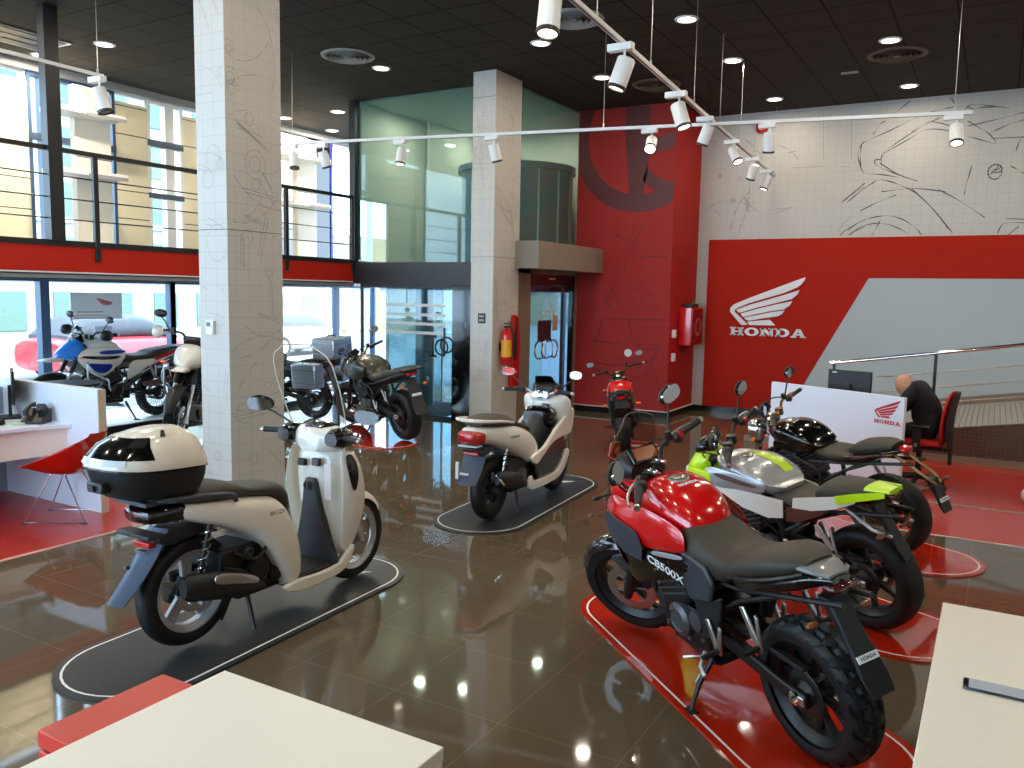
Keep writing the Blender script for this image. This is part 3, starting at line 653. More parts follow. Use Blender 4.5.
mat_on_floor('display_mat', (-7.3, 8.85), 140, 2.3, .86, 'mat red', 'red rounded display mat under the dark motorcycle by the entrance')

# ---- ramp with steel handrail along the back wall
mat('tread plate', rgb(92, 76, 64), .4, metal=.4)
rp = empty('ramp', (-2.8, 11.4, 0)); tag(rp, 'access ramp with a tread plate side and ribbed pale top rising to the right', 'ramp'); bpy.context.view_layer.update()
zt = lambda x: .45+(x+.30)*.165
lp(M().add([(-2.9, 11.4, .004), (4.5, 11.4, .004), (4.5, 11.4, zt(4.5)-.02), (-2.9, 11.4, zt(-2.9)-.004), (-2.9, 13.98, .004), (4.5, 13.98, .004), (4.5, 13.98, zt(4.5)-.02), (-2.9, 13.98, zt(-2.9)-.004)],
   [(0, 1, 2, 3), (4, 7, 6, 5), (3, 2, 6, 7), (0, 3, 7, 4), (1, 5, 6, 2), (0, 4, 5, 1)]).build('ramp_side', 'tread plate', rp))
tr = M()
for i in range(66):
    for j in range(9):
        x = -1.1+i*.048; z = .11+j*.048
        if z < zt(x)-.03:
            a = .7 if (i+j) % 2 else -.7; d = V((math.cos(a), 0, math.sin(a)))*.014; n_ = V((-math.sin(a), 0, math.cos(a)))*.004
            p = V((x, 11.396, z)); tr.add([p-d, p+n_+V((0, -.003, 0)), p+d, p-n_], [(0, 1, 2, 3)])
lp(tr.build('tread_pattern', mat('tread stud', rgb(170, 140, 120), .3, metal=.5), rp))['kind'] = 'stuff'
lp(M().box(-2.9, 4.5, 11.385, 11.4, .004, .09).build('kick_plate', 'tan steel frame', rp))
dk = M(); nd = 120
for i in range(nd):
    x0 = -2.9+i*7.4/nd; x1 = x0+7.4/nd*.86
    dk.add([(x0, 11.4, zt(x0)), (x1, 11.4, zt(x1)), (x1, 13.98, zt(x1)), (x0, 13.98, zt(x0)), (x0, 11.4, zt(x0)-.02), (x1, 11.4, zt(x1)-.02), (x1, 13.98, zt(x1)-.02), (x0, 13.98, zt(x0)-.02)], [(0, 1, 2, 3), (4, 7, 6, 5), (0, 4, 5, 1), (1, 5, 6, 2), (2, 6, 7, 3), (3, 7, 4, 0)])
lp(dk.build('ramp_deck', mat('ramp grey', rgb(168, 164, 156), .5), rp))
lp(M().add([(-2.9, 13.975, .02), (4.5, 13.975, zt(4.5)), (4.5, 13.975, zt(4.5)+.12), (-2.9, 13.975, .14), (-2.9, 13.985, .02), (4.5, 13.985, zt(4.5)), (4.5, 13.985, zt(4.5)+.12), (-2.9, 13.985, .14)], [(0, 1, 2, 3), (7, 6, 5, 4), (3, 2, 6, 7), (0, 4, 5, 1), (1, 5, 6, 2), (0, 3, 7, 4)]).build('ramp_skirting', 'tan steel frame', rp))
hr = empty('ramp_handrail', (-1.8, 11.5, 0)); tag(hr, 'stainless steel handrail with thin bars climbing along the ramp', 'handrail'); bpy.context.view_layer.update()
lp(M().tube([(-1.85, 11.5, 1.13), (4.4, 11.5, 1.13+6.25*.16)], .024, 12).build('top_rail', 'chrome', hr))
for dz in (.24, .43, .62):
    lp(M().tube([(-1.85, 11.5, 1.13-dz), (4.4, 11.5, 1.13-dz+6.25*.16)], .008, 8).build('rail_bar', 'brushed steel', hr))
for x in (-1.8, -.62, .6, 1.8, 3.0, 4.2):
    lp(M().box(x-.018, x+.018, 11.48, 11.52, zt(x)-.02, 1.12+(x+1.85)*.16).build('post', 'dark steel', hr))

# ---- exterior
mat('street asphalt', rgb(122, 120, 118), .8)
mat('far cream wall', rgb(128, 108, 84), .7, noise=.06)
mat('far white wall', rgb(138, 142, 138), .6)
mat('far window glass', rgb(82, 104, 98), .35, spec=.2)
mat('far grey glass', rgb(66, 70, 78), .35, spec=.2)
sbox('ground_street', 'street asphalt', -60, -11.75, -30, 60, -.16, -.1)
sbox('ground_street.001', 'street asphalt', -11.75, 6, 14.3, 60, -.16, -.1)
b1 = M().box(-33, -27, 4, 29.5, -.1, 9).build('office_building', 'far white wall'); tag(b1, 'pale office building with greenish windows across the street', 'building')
for r_ in range(5):
    for k in range(13):
        y = 4.8+k*1.9; z = .5+r_*1.8
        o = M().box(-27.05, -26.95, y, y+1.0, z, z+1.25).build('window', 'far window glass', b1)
M().box(-27.2, -26.9, 4, 29.5, 4.05, 4.2).box(-27.2, -26.9, 4, 29.5, 2.15, 2.22).build('ledge', 'plastic white', b1)
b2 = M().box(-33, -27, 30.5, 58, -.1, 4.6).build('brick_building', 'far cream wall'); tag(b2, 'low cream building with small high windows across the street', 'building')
for k in range(12):
    y = 30.9+k*2.2
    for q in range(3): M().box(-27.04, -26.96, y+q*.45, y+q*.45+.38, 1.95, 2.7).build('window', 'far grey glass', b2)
def car(loc, ang, ma, label):
    e = empty('parked_car', loc, (0, 0, ang)); tag(e, label, 'car', 'parked cars in the street')
    M().hull([(-2.0, .3, .55, .75, .72, 3), (-1.9, .2, .55, .92, .82, 3.5), (-.8, .18, .55, .96, .86, 4), (.8, .18, .55, .92, .86, 4), (1.7, .2, .5, .8, .8, 3.2), (2.0, .3, .5, .66, .66, 2.6)], sub=3).build('body', ma, e)
    M().hull([(-1.75, .85, .95, 1.0, .68, 3), (-1.3, .85, 1.1, 1.38, .68, 3), (-.4, .85, 1.1, 1.45, .68, 3), (.4, .85, 1.1, 1.38, .66, 3), (1.15, .8, .88, .95, .66, 3)], sub=3).build('cabin', 'far grey glass', e)
    for x in (-1.25, 1.25):
        for y in (-.78, .78):
            w = M().lathe([(.1, -.1), (.31, -.1), (.33, -.05), (.33, .05), (.31, .1), (.1, .1)], (x, y, .33), (0, 1, 0), 24).build('wheel', 'tyre rubber', e)
            M().lathe([(0, -.11), (.2, -.11), (.2, .11), (0, .11)], (x, y, .33), (0, 1, 0), 20).build('rim', 'cast silver', w)
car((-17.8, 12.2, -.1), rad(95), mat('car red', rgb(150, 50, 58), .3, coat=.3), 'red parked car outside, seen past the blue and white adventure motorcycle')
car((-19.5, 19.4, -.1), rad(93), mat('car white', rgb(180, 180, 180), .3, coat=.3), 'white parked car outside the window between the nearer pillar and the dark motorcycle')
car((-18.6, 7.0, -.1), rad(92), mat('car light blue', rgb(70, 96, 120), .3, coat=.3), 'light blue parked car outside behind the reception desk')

# ================================================================== CEILING FITTINGS AND LIGHT
def emis(name, col, st):
    m = bpy.data.materials.new(name); m.use_nodes = True; nt = m.node_tree; nt.nodes.clear()
    o = nt.nodes.new('ShaderNodeOutputMaterial'); e = nt.nodes.new('ShaderNodeEmission'); e.inputs[0].default_value = col; e.inputs[1].default_value = st
    nt.links.new(e.outputs[0], o.inputs[0]); MATS[name] = m; return m
emis('lamp glow', (1, .95, .86, 1), 9)
emis('spot glow', (1, .86, .62, 1), 7)
emis('spot glow strong', (1, .88, .66, 1), 30)
LAMPW = 14
def lamp_down(loc, w, size=.16, col=(1, .88, .70)):
    l = bpy.data.lights.new('downlight_or_fill_lamp', 'AREA'); l.shape = 'DISK'; l.size = size; l.energy = w; l.color = col
    o = bpy.data.objects.new('downlight_or_fill_lamp', l); COL.objects.link(o); o.location = loc; return o
dl_spots = {(-9.88, 6.72): 'recessed downlight over the mezzanine, nearer of two before the steel post', (-11.11, 6.64): 'recessed downlight by the street windows beside the steel post',
    (-7.45, 9.15): 'recessed downlight beside the round air vent before the green glass', (-4.98, 9.12): 'recessed downlight beside the round air vent near the spotlight track',
    (-4.97, 10.9): 'recessed downlight in front of the red mural wheel', (-3.15, 9.07): 'recessed downlight beside the spotlight track, nearest of its row of three',
    (-3.14, 10.87): 'recessed downlight middle of the row of three right of the track', (-3.15, 13.2): 'recessed downlight farthest of its row, close to the drawn wall',
    (-1.3, 10.84): 'recessed downlight before the round vent near the drawn wall', (-1.3, 13.2): 'recessed downlight behind the round vent, close to the drawn wall',
    (-11.1, 10.96): 'recessed downlight deep over the mezzanine beside the nearer pillar', (-9.88, 10.98): 'recessed downlight beside the corner of the green glass box',
    (-11.12, 12.2): 'recessed downlight farthest over the mezzanine windows'}
hidden = [(-7.45, 6.7), (-7.45, 4.2), (-4.98, 6.7), (-4.98, 4.2), (-3.15, 6.7), (-3.15, 4.2), (-1.3, 8.9), (-1.3, 6.7), (-1.3, 4.2), (1.2, 10.84), (1.2, 8.9), (1.2, 6.7), (1.2, 4.2), (-3.15, 1.6), (-1.3, 1.6), (-5.0, 1.6), (-7.45, 1.6), (1.2, 1.6), (-9.9, 4.2), (-1.3, -1.2), (-4.98, -1.2), (1.2, 13.2), (3.2, 10.8), (3.2, 6.7)]
first = None
for i, (x, y) in enumerate(list(dl_spots)+hidden):
    lab = dl_spots.get((x, y), 'recessed downlight in the black ceiling, outside the picture')
    if first is None:
        e = empty('downlight', (x, y, ZC)); first = e
        M().lathe([(.098, .0), (.098, -.012), (.125, -.012), (.13, 0)], n=28, ax=(0, 0, 1)).build('trim_ring', 'plastic white', e)
        M().lathe([(0, -.006), (.098, -.006)], n=28, ax=(0, 0, 1)).build('lens', 'lamp glow', e)
    else:
        e = copy_tree(first); e.location = (x, y, ZC)
    tag(e, lab, 'downlight', 'recessed ceiling downlights')
    lamp_down((x, y, ZC-.03), LAMPW*(4.5 if x < -9 else 1))
for p_ in ((-7.6, 11.6), (-7.0, 13.2), (-8.3, 13.2), (-8.4, 11.4)): lamp_down((p_[0], p_[1], ZC-.05), 18, .16)  # lamps without fittings, added to brighten the glass box
lamp_down((-7.3, 12.2, 2.28), 14, .16, (.9, .96, 1))
def vent(x, y, label, ma):
    e = empty('air_vent', (x, y, ZC)); tag(e, label, 'air vent', 'round ceiling air vents')
    M().lathe([(.30, 0), (.30, -.02), (.34, -.012), (.345, 0)], ax=(0, 0, 1), n=40).build('rim', ma, e)
    for r in (.09, .15, .21, .27):
        M().lathe([(r, -.004), (r+.018, -.03), (r+.024, -.03), (r+.008, -.004)], ax=(0, 0, 1), n=36, closed=True).build('cone_ring', ma, e)
    M().lathe([(0, -.03), (.05, -.03), (.05, 0)], ax=(0, 0, 1), n=20).build('hub', ma, e)
mat('vent grey', rgb(150, 150, 146), .5); mat('vent dark', rgb(92, 78, 66), .5)
vent(-7.47, 8.5, 'round grey ceiling air vent between the pillars', 'vent grey')
vent(-4.25, 8.5, 'round grey ceiling air vent beside the nearest track spotlight', 'vent grey')
vent(-1.29, 11.5, 'round brownish ceiling air vent between two downlights near the drawn wall', 'vent dark')
vent(-4.44, 11.6, 'round dark ceiling air vent behind the spotlight track by the red mural', 'vent dark')
o = M().box(-10.9, -10.2, 4.0, 6.5, ZC-.02, ZC-.002).build('slot_diffuser', 'brushed steel'); tag(o, 'long metal slot diffuser in the ceiling beside the steel post', 'air vent')
for k in range(3): M().box(-10.85+k*.22, -10.68+k*.22, 4.05, 6.45, ZC-.028, ZC-.018).build('slot', 'charcoal paint', o)
o = M().box(-2.03, -1.82, 12.07, 12.13, ZC-.02, ZC).build('exit_light_fitting', 'grey paint'); tag(o, 'small grey strip fitting in the ceiling beside the brown vent', 'ceiling fitting')
e = empty('fire_alarm', (-3.52, YB, 4.72)); tag(e, 'small red round fire alarm high on the drawn wall', 'fire alarm')
M().lathe([(0, -.0), (.1, 0), (.1, -.05), (.075, -.085), (0, -.085)], ax=(0, 1, 0), n=24).build('body', 'red lens', e)
M().lathe([(.02, -.09), (.05, -.09), (.05, -.085), (.02, -.085)], ax=(0, 1, 0), n=20, closed=True).build('sounder_ring', 'white laminate', e)

# lighting tracks
def track(name, a, b, wires, label):
    a, b = V(a), V(b); e = empty(name, a); tag(e, label, 'lighting track'); bpy.context.view_layer.update()
    d = (b-a).normalized(); n_ = V((-d.y, d.x, 0))
    mb = M(); q = [a+n_*.018, a-n_*.018, b-n_*.018, b+n_*.018]
    mb.add(q+[p+V((0, 0, .034)) for p in q], [(0, 1, 2, 3), (7, 6, 5, 4), (0, 4, 5, 1), (1, 5, 6, 2), (2, 6, 7, 3), (3, 7, 4, 0)])
    lp(mb.build('rail', 'plastic white', e))
    mb2 = M(); q = [a+n_*.006, a-n_*.006, b-n_*.006, b+n_*.006]
    mb2.add([p+V((0, 0, -.002)) for p in q], [(0, 1, 2, 3)]); lp(mb2.build('conductor_slot', 'charcoal paint', e, flat=True))
    for t in wires:
        p = a+(b-a)*t
        w = lp(M().cyl(p+V((0, 0, .03)), (p.x, p.y, ZC), .004, 6).build('suspension_wire', 'brushed steel', e))
        k = M().cyl(p+V((0, 0, .03)), p+V((0, 0, .075)), .011, 8).build('wire_grip', 'brushed steel', w); k.matrix_parent_inverse = w.matrix_world.inverted()
    return a, b
T1 = track('lighting_track', (-8.3, 8.05, 3.83), (-.36, 9.68, 3.83), (.03, .537, .98), 'long white lighting track crossing the hall between the pillars and the drawn wall')
T2 = track('lighting_track', (-2.48, 3.6, 3.91), (-3.26, 13.9, 3.91), (.2, .33, .48, .6, .72, .99), 'white lighting track running away towards the far end of the red panel')
T3 = track('lighting_track', (-8.5, 4.6, 4.19), (-8.5, 5.75, 4.19), (.95,), 'short white lighting track end in front of the mezzanine windows')
def spotlight(p, aim, label, glow='spot glow', s=1.0, watt=0, on='track spotlights'):
    """driver box under the track, stem, cylinder head turned towards aim"""
    p = V(p); e = empty('track_spotlight', p); tag(e, label, 'spotlight', on); bpy.context.view_layer.update()
    lp(M().box(p.x-.09*s, p.x+.09*s, p.y-.03*s, p.y+.03*s, p.z-.05*s, p.z-.002).build('driver_box', 'plastic white', e, bevel=.004))
    j = p+V((.03, 0, -.05))*s
    lp(M().cyl(j, j+V((0, 0, -.09*s)), .009*s, 8).build('stem', 'plastic white', e))
    d = V(aim).normalized(); c = j+V((0, 0, -.10*s))
    a = c-d*.05*s; b = c+d*.16*s; r = .062*s
    hd_ = lp(M().lathe([(0, 0), (r*.9, 0), (r, .01), (r, .2*s), (r*1.03, .2*s), (r*1.03, .21*s), (r*.88, .21*s), (r*.86, .195*s)], a, d, 24).build('head', 'plastic white', e))
    rg = M().lathe([(r*.86, .19*s), (r*1.035, .19*s), (r*1.035, .213*s), (r*.86, .213*s)], a, d, 24, closed=True).build('front_ring', 'charcoal paint', hd_); rg.matrix_parent_inverse = hd_.matrix_world.inverted()
    ln = M().lathe([(0, .203*s), (r*.86, .203*s)], a, d, 24).build('lens', glow, hd_); ln.matrix_parent_inverse = hd_.matrix_world.inverted()
    if watt:
        l = bpy.data.lights.new('spot_lamp', 'SPOT'); l.energy = watt; l.spot_size = rad(50); l.spot_blend = .6; l.shadow_soft_size = .05; l.color = (1, .88, .7)
        o = bpy.data.objects.new('spot_lamp', l); COL.objects.link(o); o.location = b+d*.04; o.rotation_euler = d.to_track_quat('-Z', 'Y').to_euler()
def on(T, t): return T[0]+(T[1]-T[0])*t
tx = lambda X: (X-T1[0].x)/(T1[1].x-T1[0].x)
ty = lambda Y: (Y-T2[0].y)/(T2[1].y-T2[0].y)
for X, aim, lab, gl, w in ((-8.07, (.15, -.1, -1), 'dull spotlight at the near pillar end of the long track', 'plastic white', 0), (-7.64, (.1, .35, -1), 'dull tilted spotlight second along the long track beside the mezzanine', 'plastic white', 0),
        (-6.55, (.0, -.25, -1), 'lit track spotlight hanging before the green glass panel', 'spot glow', 25), (-5.36, (.12, .3, -1), 'unlit track spotlight hanging in front of the farther pillar', 'plastic white', 0),
        (-3.52, (.25, -.95, -.75), 'glaring track spotlight in front of the red wheel mural', 'spot glow strong', 25), (-2.28, (-.1, .3, -1), 'unlit track spotlight on the long track just past the crossing', 'plastic white', 0),
        (-.52, (.1, -.45, -1), 'lit track spotlight at the far end of the long track before the drawn wall', 'spot glow', 30)):
    spotlight(on(T1, tx(X)), aim, lab, gl, 1.0, w)
for Y, aim, lab, gl, w in ((4.75, (.05, -.25, -1), 'lit track spotlight cut by the top of the picture, nearest on the receding track', 'spot glow', 30), (6.2, (-.3, -.15, -1), 'lit track spotlight second on the receding track, over the red motorcycle', 'spot glow', 30),
        (7.85, (.35, -.05, -1), 'lit track spotlight third on the receding track, in front of the red mural top', 'spot glow', 30), (9.05, (-.4, .1, -1), 'lit track spotlight at the crossing of the two tracks', 'spot glow', 30),
        (10.5, (.45, -.3, -.8), 'track spotlight turned sideways just behind the crossing of the tracks', 'spot glow', 0), (11.9, (-.35, .3, -1), 'unlit track spotlight second from the far end of the receding track', 'plastic white', 0),
        (13.1, (-.3, -.2, -1), 'lit track spotlight last on the receding track, close to the drawn wall', 'spot glow', 20)):
    spotlight(on(T2, ty(Y)), aim, lab, gl, 1.15 if Y < 8 else 1.0, w)
spotlight((-8.5, 5.68, 4.19), (.25, .15, -1), 'large dull spotlight before the mezzanine windows beside the tall steel post', 'plastic white', 1.25)

# ================================================================== WALL FITTINGS
def extinguisher():
    x = -6.07; y = 10.12
    e = empty('fire_extinguisher', (x+.09, y, .95)); tag(e, 'red fire extinguisher hung on the farther pillar', 'fire extinguisher')
    M().lathe([(0, 0), (.065, 0), (.075, .02), (.075, .42), (.06, .48), (.03, .51), (.025, .53), (0, .53)], ax=(0, 0, 1), n=24).build('cylinder', 'candy red', e)
    M().box(-.02, .03, -.05, .09, .53, .56).box(-.02, .02, -.05, .1, .58, .60).build('valve_handle', 'black plastic', e, bevel=.004)
    M().tube([(.03, .05, .54), (.09, .06, .45), (.085, .05, .2), (.07, .02, .1)], .012, 8, smooth=4).build('hose', 'rubber', e)
    M().lathe([(.0755, .12), (.0765, .12), (.0765, .36), (.0755, .36)], ax=(0, 0, 1), n=24, closed=True, arc=rad(150), a0=rad(-130)).build('label_sticker', mat('label yellow', rgb(236, 170, 40), .5), e)
    M().box(-.09, -.07, -.05, .05, .2, .32).build('wall_bracket', 'dark steel', e)
extinguisher()
o = M().prism([(10.33, .62), (10.52, .62), (10.55, 1.2), (10.50, 1.62), (10.40, 1.66), (10.33, 1.2)], -6.07, -5.99, 'yz').build('extinguisher_cover', 'red lens', bevel=.01); tag(o, 'long red and black fire hose cover hanging beside the extinguisher on the farther pillar', 'cover')
M().prism([(10.36, 1.0), (10.44, 1.0), (10.43, 1.6), (10.39, 1.6)], -5.99, -5.985, 'yz').build('black_band', 'black plastic', o)
e = empty('switch_plate', (-6.25, 9.885, 1.61)); tag(e, 'small black double switch plate on the farther pillar', 'switch')
M().box(-.06, .06, -.006, .004, -.07, .07).build('plate', 'black plastic', e, bevel=.003)
for z in (-.045, .012): M().box(-.04, .04, -.012, -.006, z, z+.035).build('rocker', 'grey paint', e, bevel=.002)
e = empty('thermostat', (-5.93, 4.965, 1.62)); tag(e, 'white thermostat box on the nearer pillar', 'thermostat')
M().box(-.045, .045, -.03, .004, -.06, .06).build('case', 'plastic white', e, bevel=.006)
M().box(-.03, .02, -.033, -.029, .01, .045).build('screen', 'lcd orange', e).data.materials[0] = mat('lcd grey', rgb(80, 92, 96), .2)
e = empty('hose_cabinet', (-4.51, 13.45, 1.17)); tag(e, 'red fire hose cabinet on the side of the red mural block', 'hose cabinet')
M().box(0, .22, -.3, .3, 0, .62).build('case', 'candy red', e, bevel=.01)
M().box(.22, .232, -.28, .28, .02, .6).build('door', 'deep red', e, bevel=.004)
M().lathe([(.11, .232), (.15, .232), (.15, .24), (.11, .24)], (0, 0.02, .3), (1, 0, 0), 28, closed=True).build('hose_window', mat('dull pink', rgb(170, 80, 80), .4), e)
M().box(.02, .2, -.2, .12, .62, .68).build('pipe_cover', 'black plastic', e, bevel=.01)
M().cyl((.08, .22, .62), (.08, .22, .74), .03, 12).build('valve', 'bronze metal', e)
for k, (z, lab) in enumerate(((1.30, 'upper white fire call point beside the red hose cabinet'), (.92, 'lower white call button below the red hose cabinet'))):
    e = empty('call_point', (-4.515, 12.93, z)); tag(e, lab, 'call point')
    M().box(0, .04, -.06, .06, 0, .13).build('case', 'plastic white', e, bevel=.006); M().cyl((.04, 0, .19), (.0, 0, .19), .022, 12).build('lamp', 'red lens', e)
o = M().lathe([(0, 0), (.065, 0), (.065, .006), (0, .006)], (-5.2, 12.736, 1.03), (0, -1, 0), 28).build('round_sticker', 'plastic white'); tag(o, 'small round white sticker on the red mural wall', 'sticker')
e = empty('window_poster', (XF+.03, 7.67, 1.40)); tag(e, 'white poster with a small red wing taped to the street window', 'poster')
M().box(0, .004, -.41, .41, .07, .46).build('sheet', mat('poster paper', rgb(232, 232, 228), .6), e)
feathers(lambda x, z, t: (.005+t*.02, .12-(x+3.3)*.22+.0, .33+(z-1.9)*.14), 'wing_emblem', 'lettering red', e)
M().box(.004, .005, -.32, .1, .17, .185).box(.004, .005, -.4, .18, .12, .13).box(.004, .005, -.38, .2, .09, .1).build('print', mat('pale print', rgb(176, 150, 148), .6), e)
o = M().box(XF+.03, XF+.034, 7.62, 7.9, 1.12, 1.36).build('window_notice', mat('pale blue paper', rgb(196, 206, 226), .6)); tag(o, 'small pale blue notice on the window below the poster', 'notice')

# ================================================================== FURNITURE
def tables():
    e = empty('display_table', (-1.6, 1.3, 0)); tag(e, 'white topped table with red sides, closest to the camera below the silver scooter', 'table'); bpy.context.view_layer.update()
    lp(M().box(-2.05, -1.2, .2, 1.74, .71, .75).build('table_top', 'white laminate', e, bevel=.003))
    lp(M().box(-1.235, -1.2, .22, 1.735, 0, .71).build('side_panel', 'white laminate', e, bevel=.003))
    lp(M().box(-1.95, -1.26, .3, 1.70, .02, .70).build('red_carcass', 'red laminate', e, bevel=.003))
    lp(M().box(-2.05, -2.02, .22, 1.735, 0, .71).build('side_panel', 'white laminate', e, bevel=.003))
    e = empty('drawer_pedestal', (-2.4, 1.45, 0)); tag(e, 'red box pedestal standing against the white table, below the silver scooter', 'pedestal'); bpy.context.view_layer.update()
    lp(M().box(-2.245, -2.055, 1.25, 1.66, .0, .66).build('carcass', 'red laminate', e, bevel=.003))
    lp(M().box(-2.245, -2.055, 1.25, 1.66, .67, .72).build('top_panel', 'red laminate', e, bevel=.003))
    e = empty('phone_table', (.6, 2.9, 0)); tag(e, 'white table with a phone lying on it, beside the red motorcycle', 'table'); bpy.context.view_layer.update()
    lp(M().box(-.11, 1.3, 1.2, 3.70, .71, .75).build('table_top', 'white laminate', e, bevel=.003))
    for x, y in ((.1, 1.35), (1.25, 1.35), (.1, 3.5), (1.25, 3.5)): lp(M().box(x-.03, x+.03, y-.03, y+.03, 0, .71).build('leg', 'white laminate', e, bevel=.003))
    e = empty('smartphone', (.075, 2.93, .751), (0, 0, rad(0))); tag(e, 'smartphone lying on the white phone table', 'phone')
    M().prism([(-.088, -.05), (.10, -.05), (.10, .03), (-.088, .03)], 0, .008, 'xy').build('case', 'chrome', e, bevel=.007, seg=4).data.materials[0] = mat('phone edge', rgb(90, 92, 100), .2, metal=.8)
    M().box(-.072, .1, -.045, .026, .008, .0086).build('screen', mat('phone screen', rgb(196, 206, 218), .05, coat=.5), e)
    M().box(-.088, -.072, -.03, .012, .008, .0084).build('camera_bar', 'gloss black', e)
tables()
def left_desk():
    e = empty('reception_desk', (-7.5, 3.5, 0)); tag(e, 'white reception desk with a curved top and a tall end panel on the red floor', 'desk'); bpy.context.view_layer.update()
    out = [(-7.08, .5), (-7.03, 2.6), (-7.05, 3.6), (-7.03, 4.31), (-7.95, 4.31), (-8.0, 3.6), (-8.0, .5)]
    out2 = catmull([(-7.2, .5), (-7.06, 1.8), (-7.06, 3.2), (-7.1, 3.9), (-6.98, 4.31)], 6)+[(-8.05, 4.31), (-8.05, .5)]
    lp(M().prism(out2, .715, .75, 'xy').build('worktop', 'daylight tinted laminate', e, bevel=.004))
    ap = [(x, y) for x, y in catmull([(-7.26, .5), (-7.12, 1.8), (-7.12, 3.2), (-7.16, 3.9), (-7.05, 4.31)], 6)]
    lp(M().prism(ap+[(x-.03, y) for x, y in ap[::-1]], .47, .715, 'xy').build('apron', 'white laminate', e))
    lp(M().box(-8.1, -6.60, 4.31, 4.38, 0, 1.08).build('end_panel', 'daylight tinted laminate', e, bevel=.004))
    lp(M().box(-6.60, -6.585, 4.31, 4.38, 0, 1.08).build('end_edge', mat('warm edge', rgb(196, 178, 150), .4), e))
    lp(M().box(-8.1, -8.05, .5, 4.31, 0, 1.0).build('back_panel', mat('desk grey', rgb(150, 156, 170), .4), e))
    lp(M().box(-7.95, -7.2, 2.0, 2.04, 0, .715).build('support', mat('desk grey', rgb(150, 156, 170), .4), e))
    # things on the desk
    def monitor(loc, ang, label, w=.5, h=.31):
        q = empty('monitor', loc, (0, 0, rad(ang))); tag(q, label, 'monitor')
        M().box(-w/2, w/2, -.012, .012, .14, .14+h).build('bezel', 'satin black', q, bevel=.006)
        M().box(-w/2+.012, w/2-.012, -.0135, -.0115, .155, .13+h).build('screen', mat('screen dark', rgb(30, 34, 40), .15), q)
        M().box(-.03, .03, .012, .04, .02, .3).build('stand', 'satin black', q, bevel=.005)
        M().box(-.12, .12, -.06, .12, 0, .016).build('foot', 'satin black', q, bevel=.006)
    monitor((-7.72, 4.22, .75), 152, 'thin black monitor seen edge-on on the reception desk', .46, .3)
    monitor((-7.66, 3.62, .75), 70, 'black monitor cut by the left side of the picture')
    q = empty('keyboard', (-7.3, 3.62, .75), (0, 0, rad(75))); tag(q, 'black keyboard on the reception desk edge', 'keyboard')
    M().box(-.2, .2, -.07, .07, 0, .018).build('case', 'black plastic', q, bevel=.004)
    kb = M()
    for i in range(13):
        for j in range(5): kb.box(-.19+i*.029, -.165+i*.029, -.062+j*.025, -.042+j*.025, .018, .023)
    kb.build('key_rows', 'dark grey plastic', q)
    q = empty('desk_telephone', (-7.26, 4.16, .75), (0, 0, rad(30))); q.scale = (.85, .85, .8); tag(q, 'black desk telephone leaning against the reception end panel', 'telephone')
    M().add([(-.11, -.1, 0), (.11, -.1, 0), (.11, .1, 0), (-.11, .1, 0), (-.11, -.1, .03), (.11, -.1, .03), (.11, .1, .16), (-.11, .1, .16)], [(3, 2, 1, 0), (4, 5, 6, 7), (0, 1, 5, 4), (1, 2, 6, 5), (2, 3, 7, 6), (3, 0, 4, 7)]).build('base', 'black plastic', q, bevel=.01)
    M().tube([(-.07, -.06, .09), (-.075, -.06, .13), (-.07, .02, .19), (-.07, .09, .2), (-.07, .10, .17)], [.022, .026, .018, .026, .022], 10).build('handset', 'satin black', q)
    M().box(.0, .08, .0, .07, .12, .2, Matrix.Rotation(rad(-40), 3, 'X')).build('display', 'dark grey plastic', q, bevel=.005)
    q = empty('computer_tower', (-7.85, 3.98, .75)); tag(q, 'small white computer case standing on the reception desk', 'computer')
    M().box(-.05, .05, -.12, .12, 0, .28).build('case', 'plastic white', q, bevel=.008); M().box(.05, .052, -.1, .1, .2, .24).build('front_panel', 'grey paint', q)
    o = M().box(-7.5, -7.36, 3.82, 3.95, .75, .80).build('card_holder', 'dark steel', bevel=.01); tag(o, 'small dark card holder in front of the edge-on monitor', 'card holder')
    o = M().box(-7.36, -7.26, 3.95, 4.06, .75, .765).build('note_pad', mat('pale green paper', rgb(190, 214, 190), .7)); tag(o, 'pale green note pad on the reception desk', 'note pad')
    q = empty('bistro_table', (-9.35, 5.75, 0)); tag(q, 'black round bistro table by the street window behind the reception desk', 'table')
    M().lathe([(0, .80), (.36, .80), (.36, .83), (0, .83)], ax=(0, 0, 1), n=36).build('table_top', 'satin black', q, bevel=.004)
    M().lathe([(.03, 0.02), (.03, .8)], ax=(0, 0, 1), n=14).build('stem', 'satin black', q); M().lathe([(0, 0), (.24, 0), (.24, .015), (0, .025)], ax=(0, 0, 1), n=30).build('base', 'satin black', q)
left_desk()
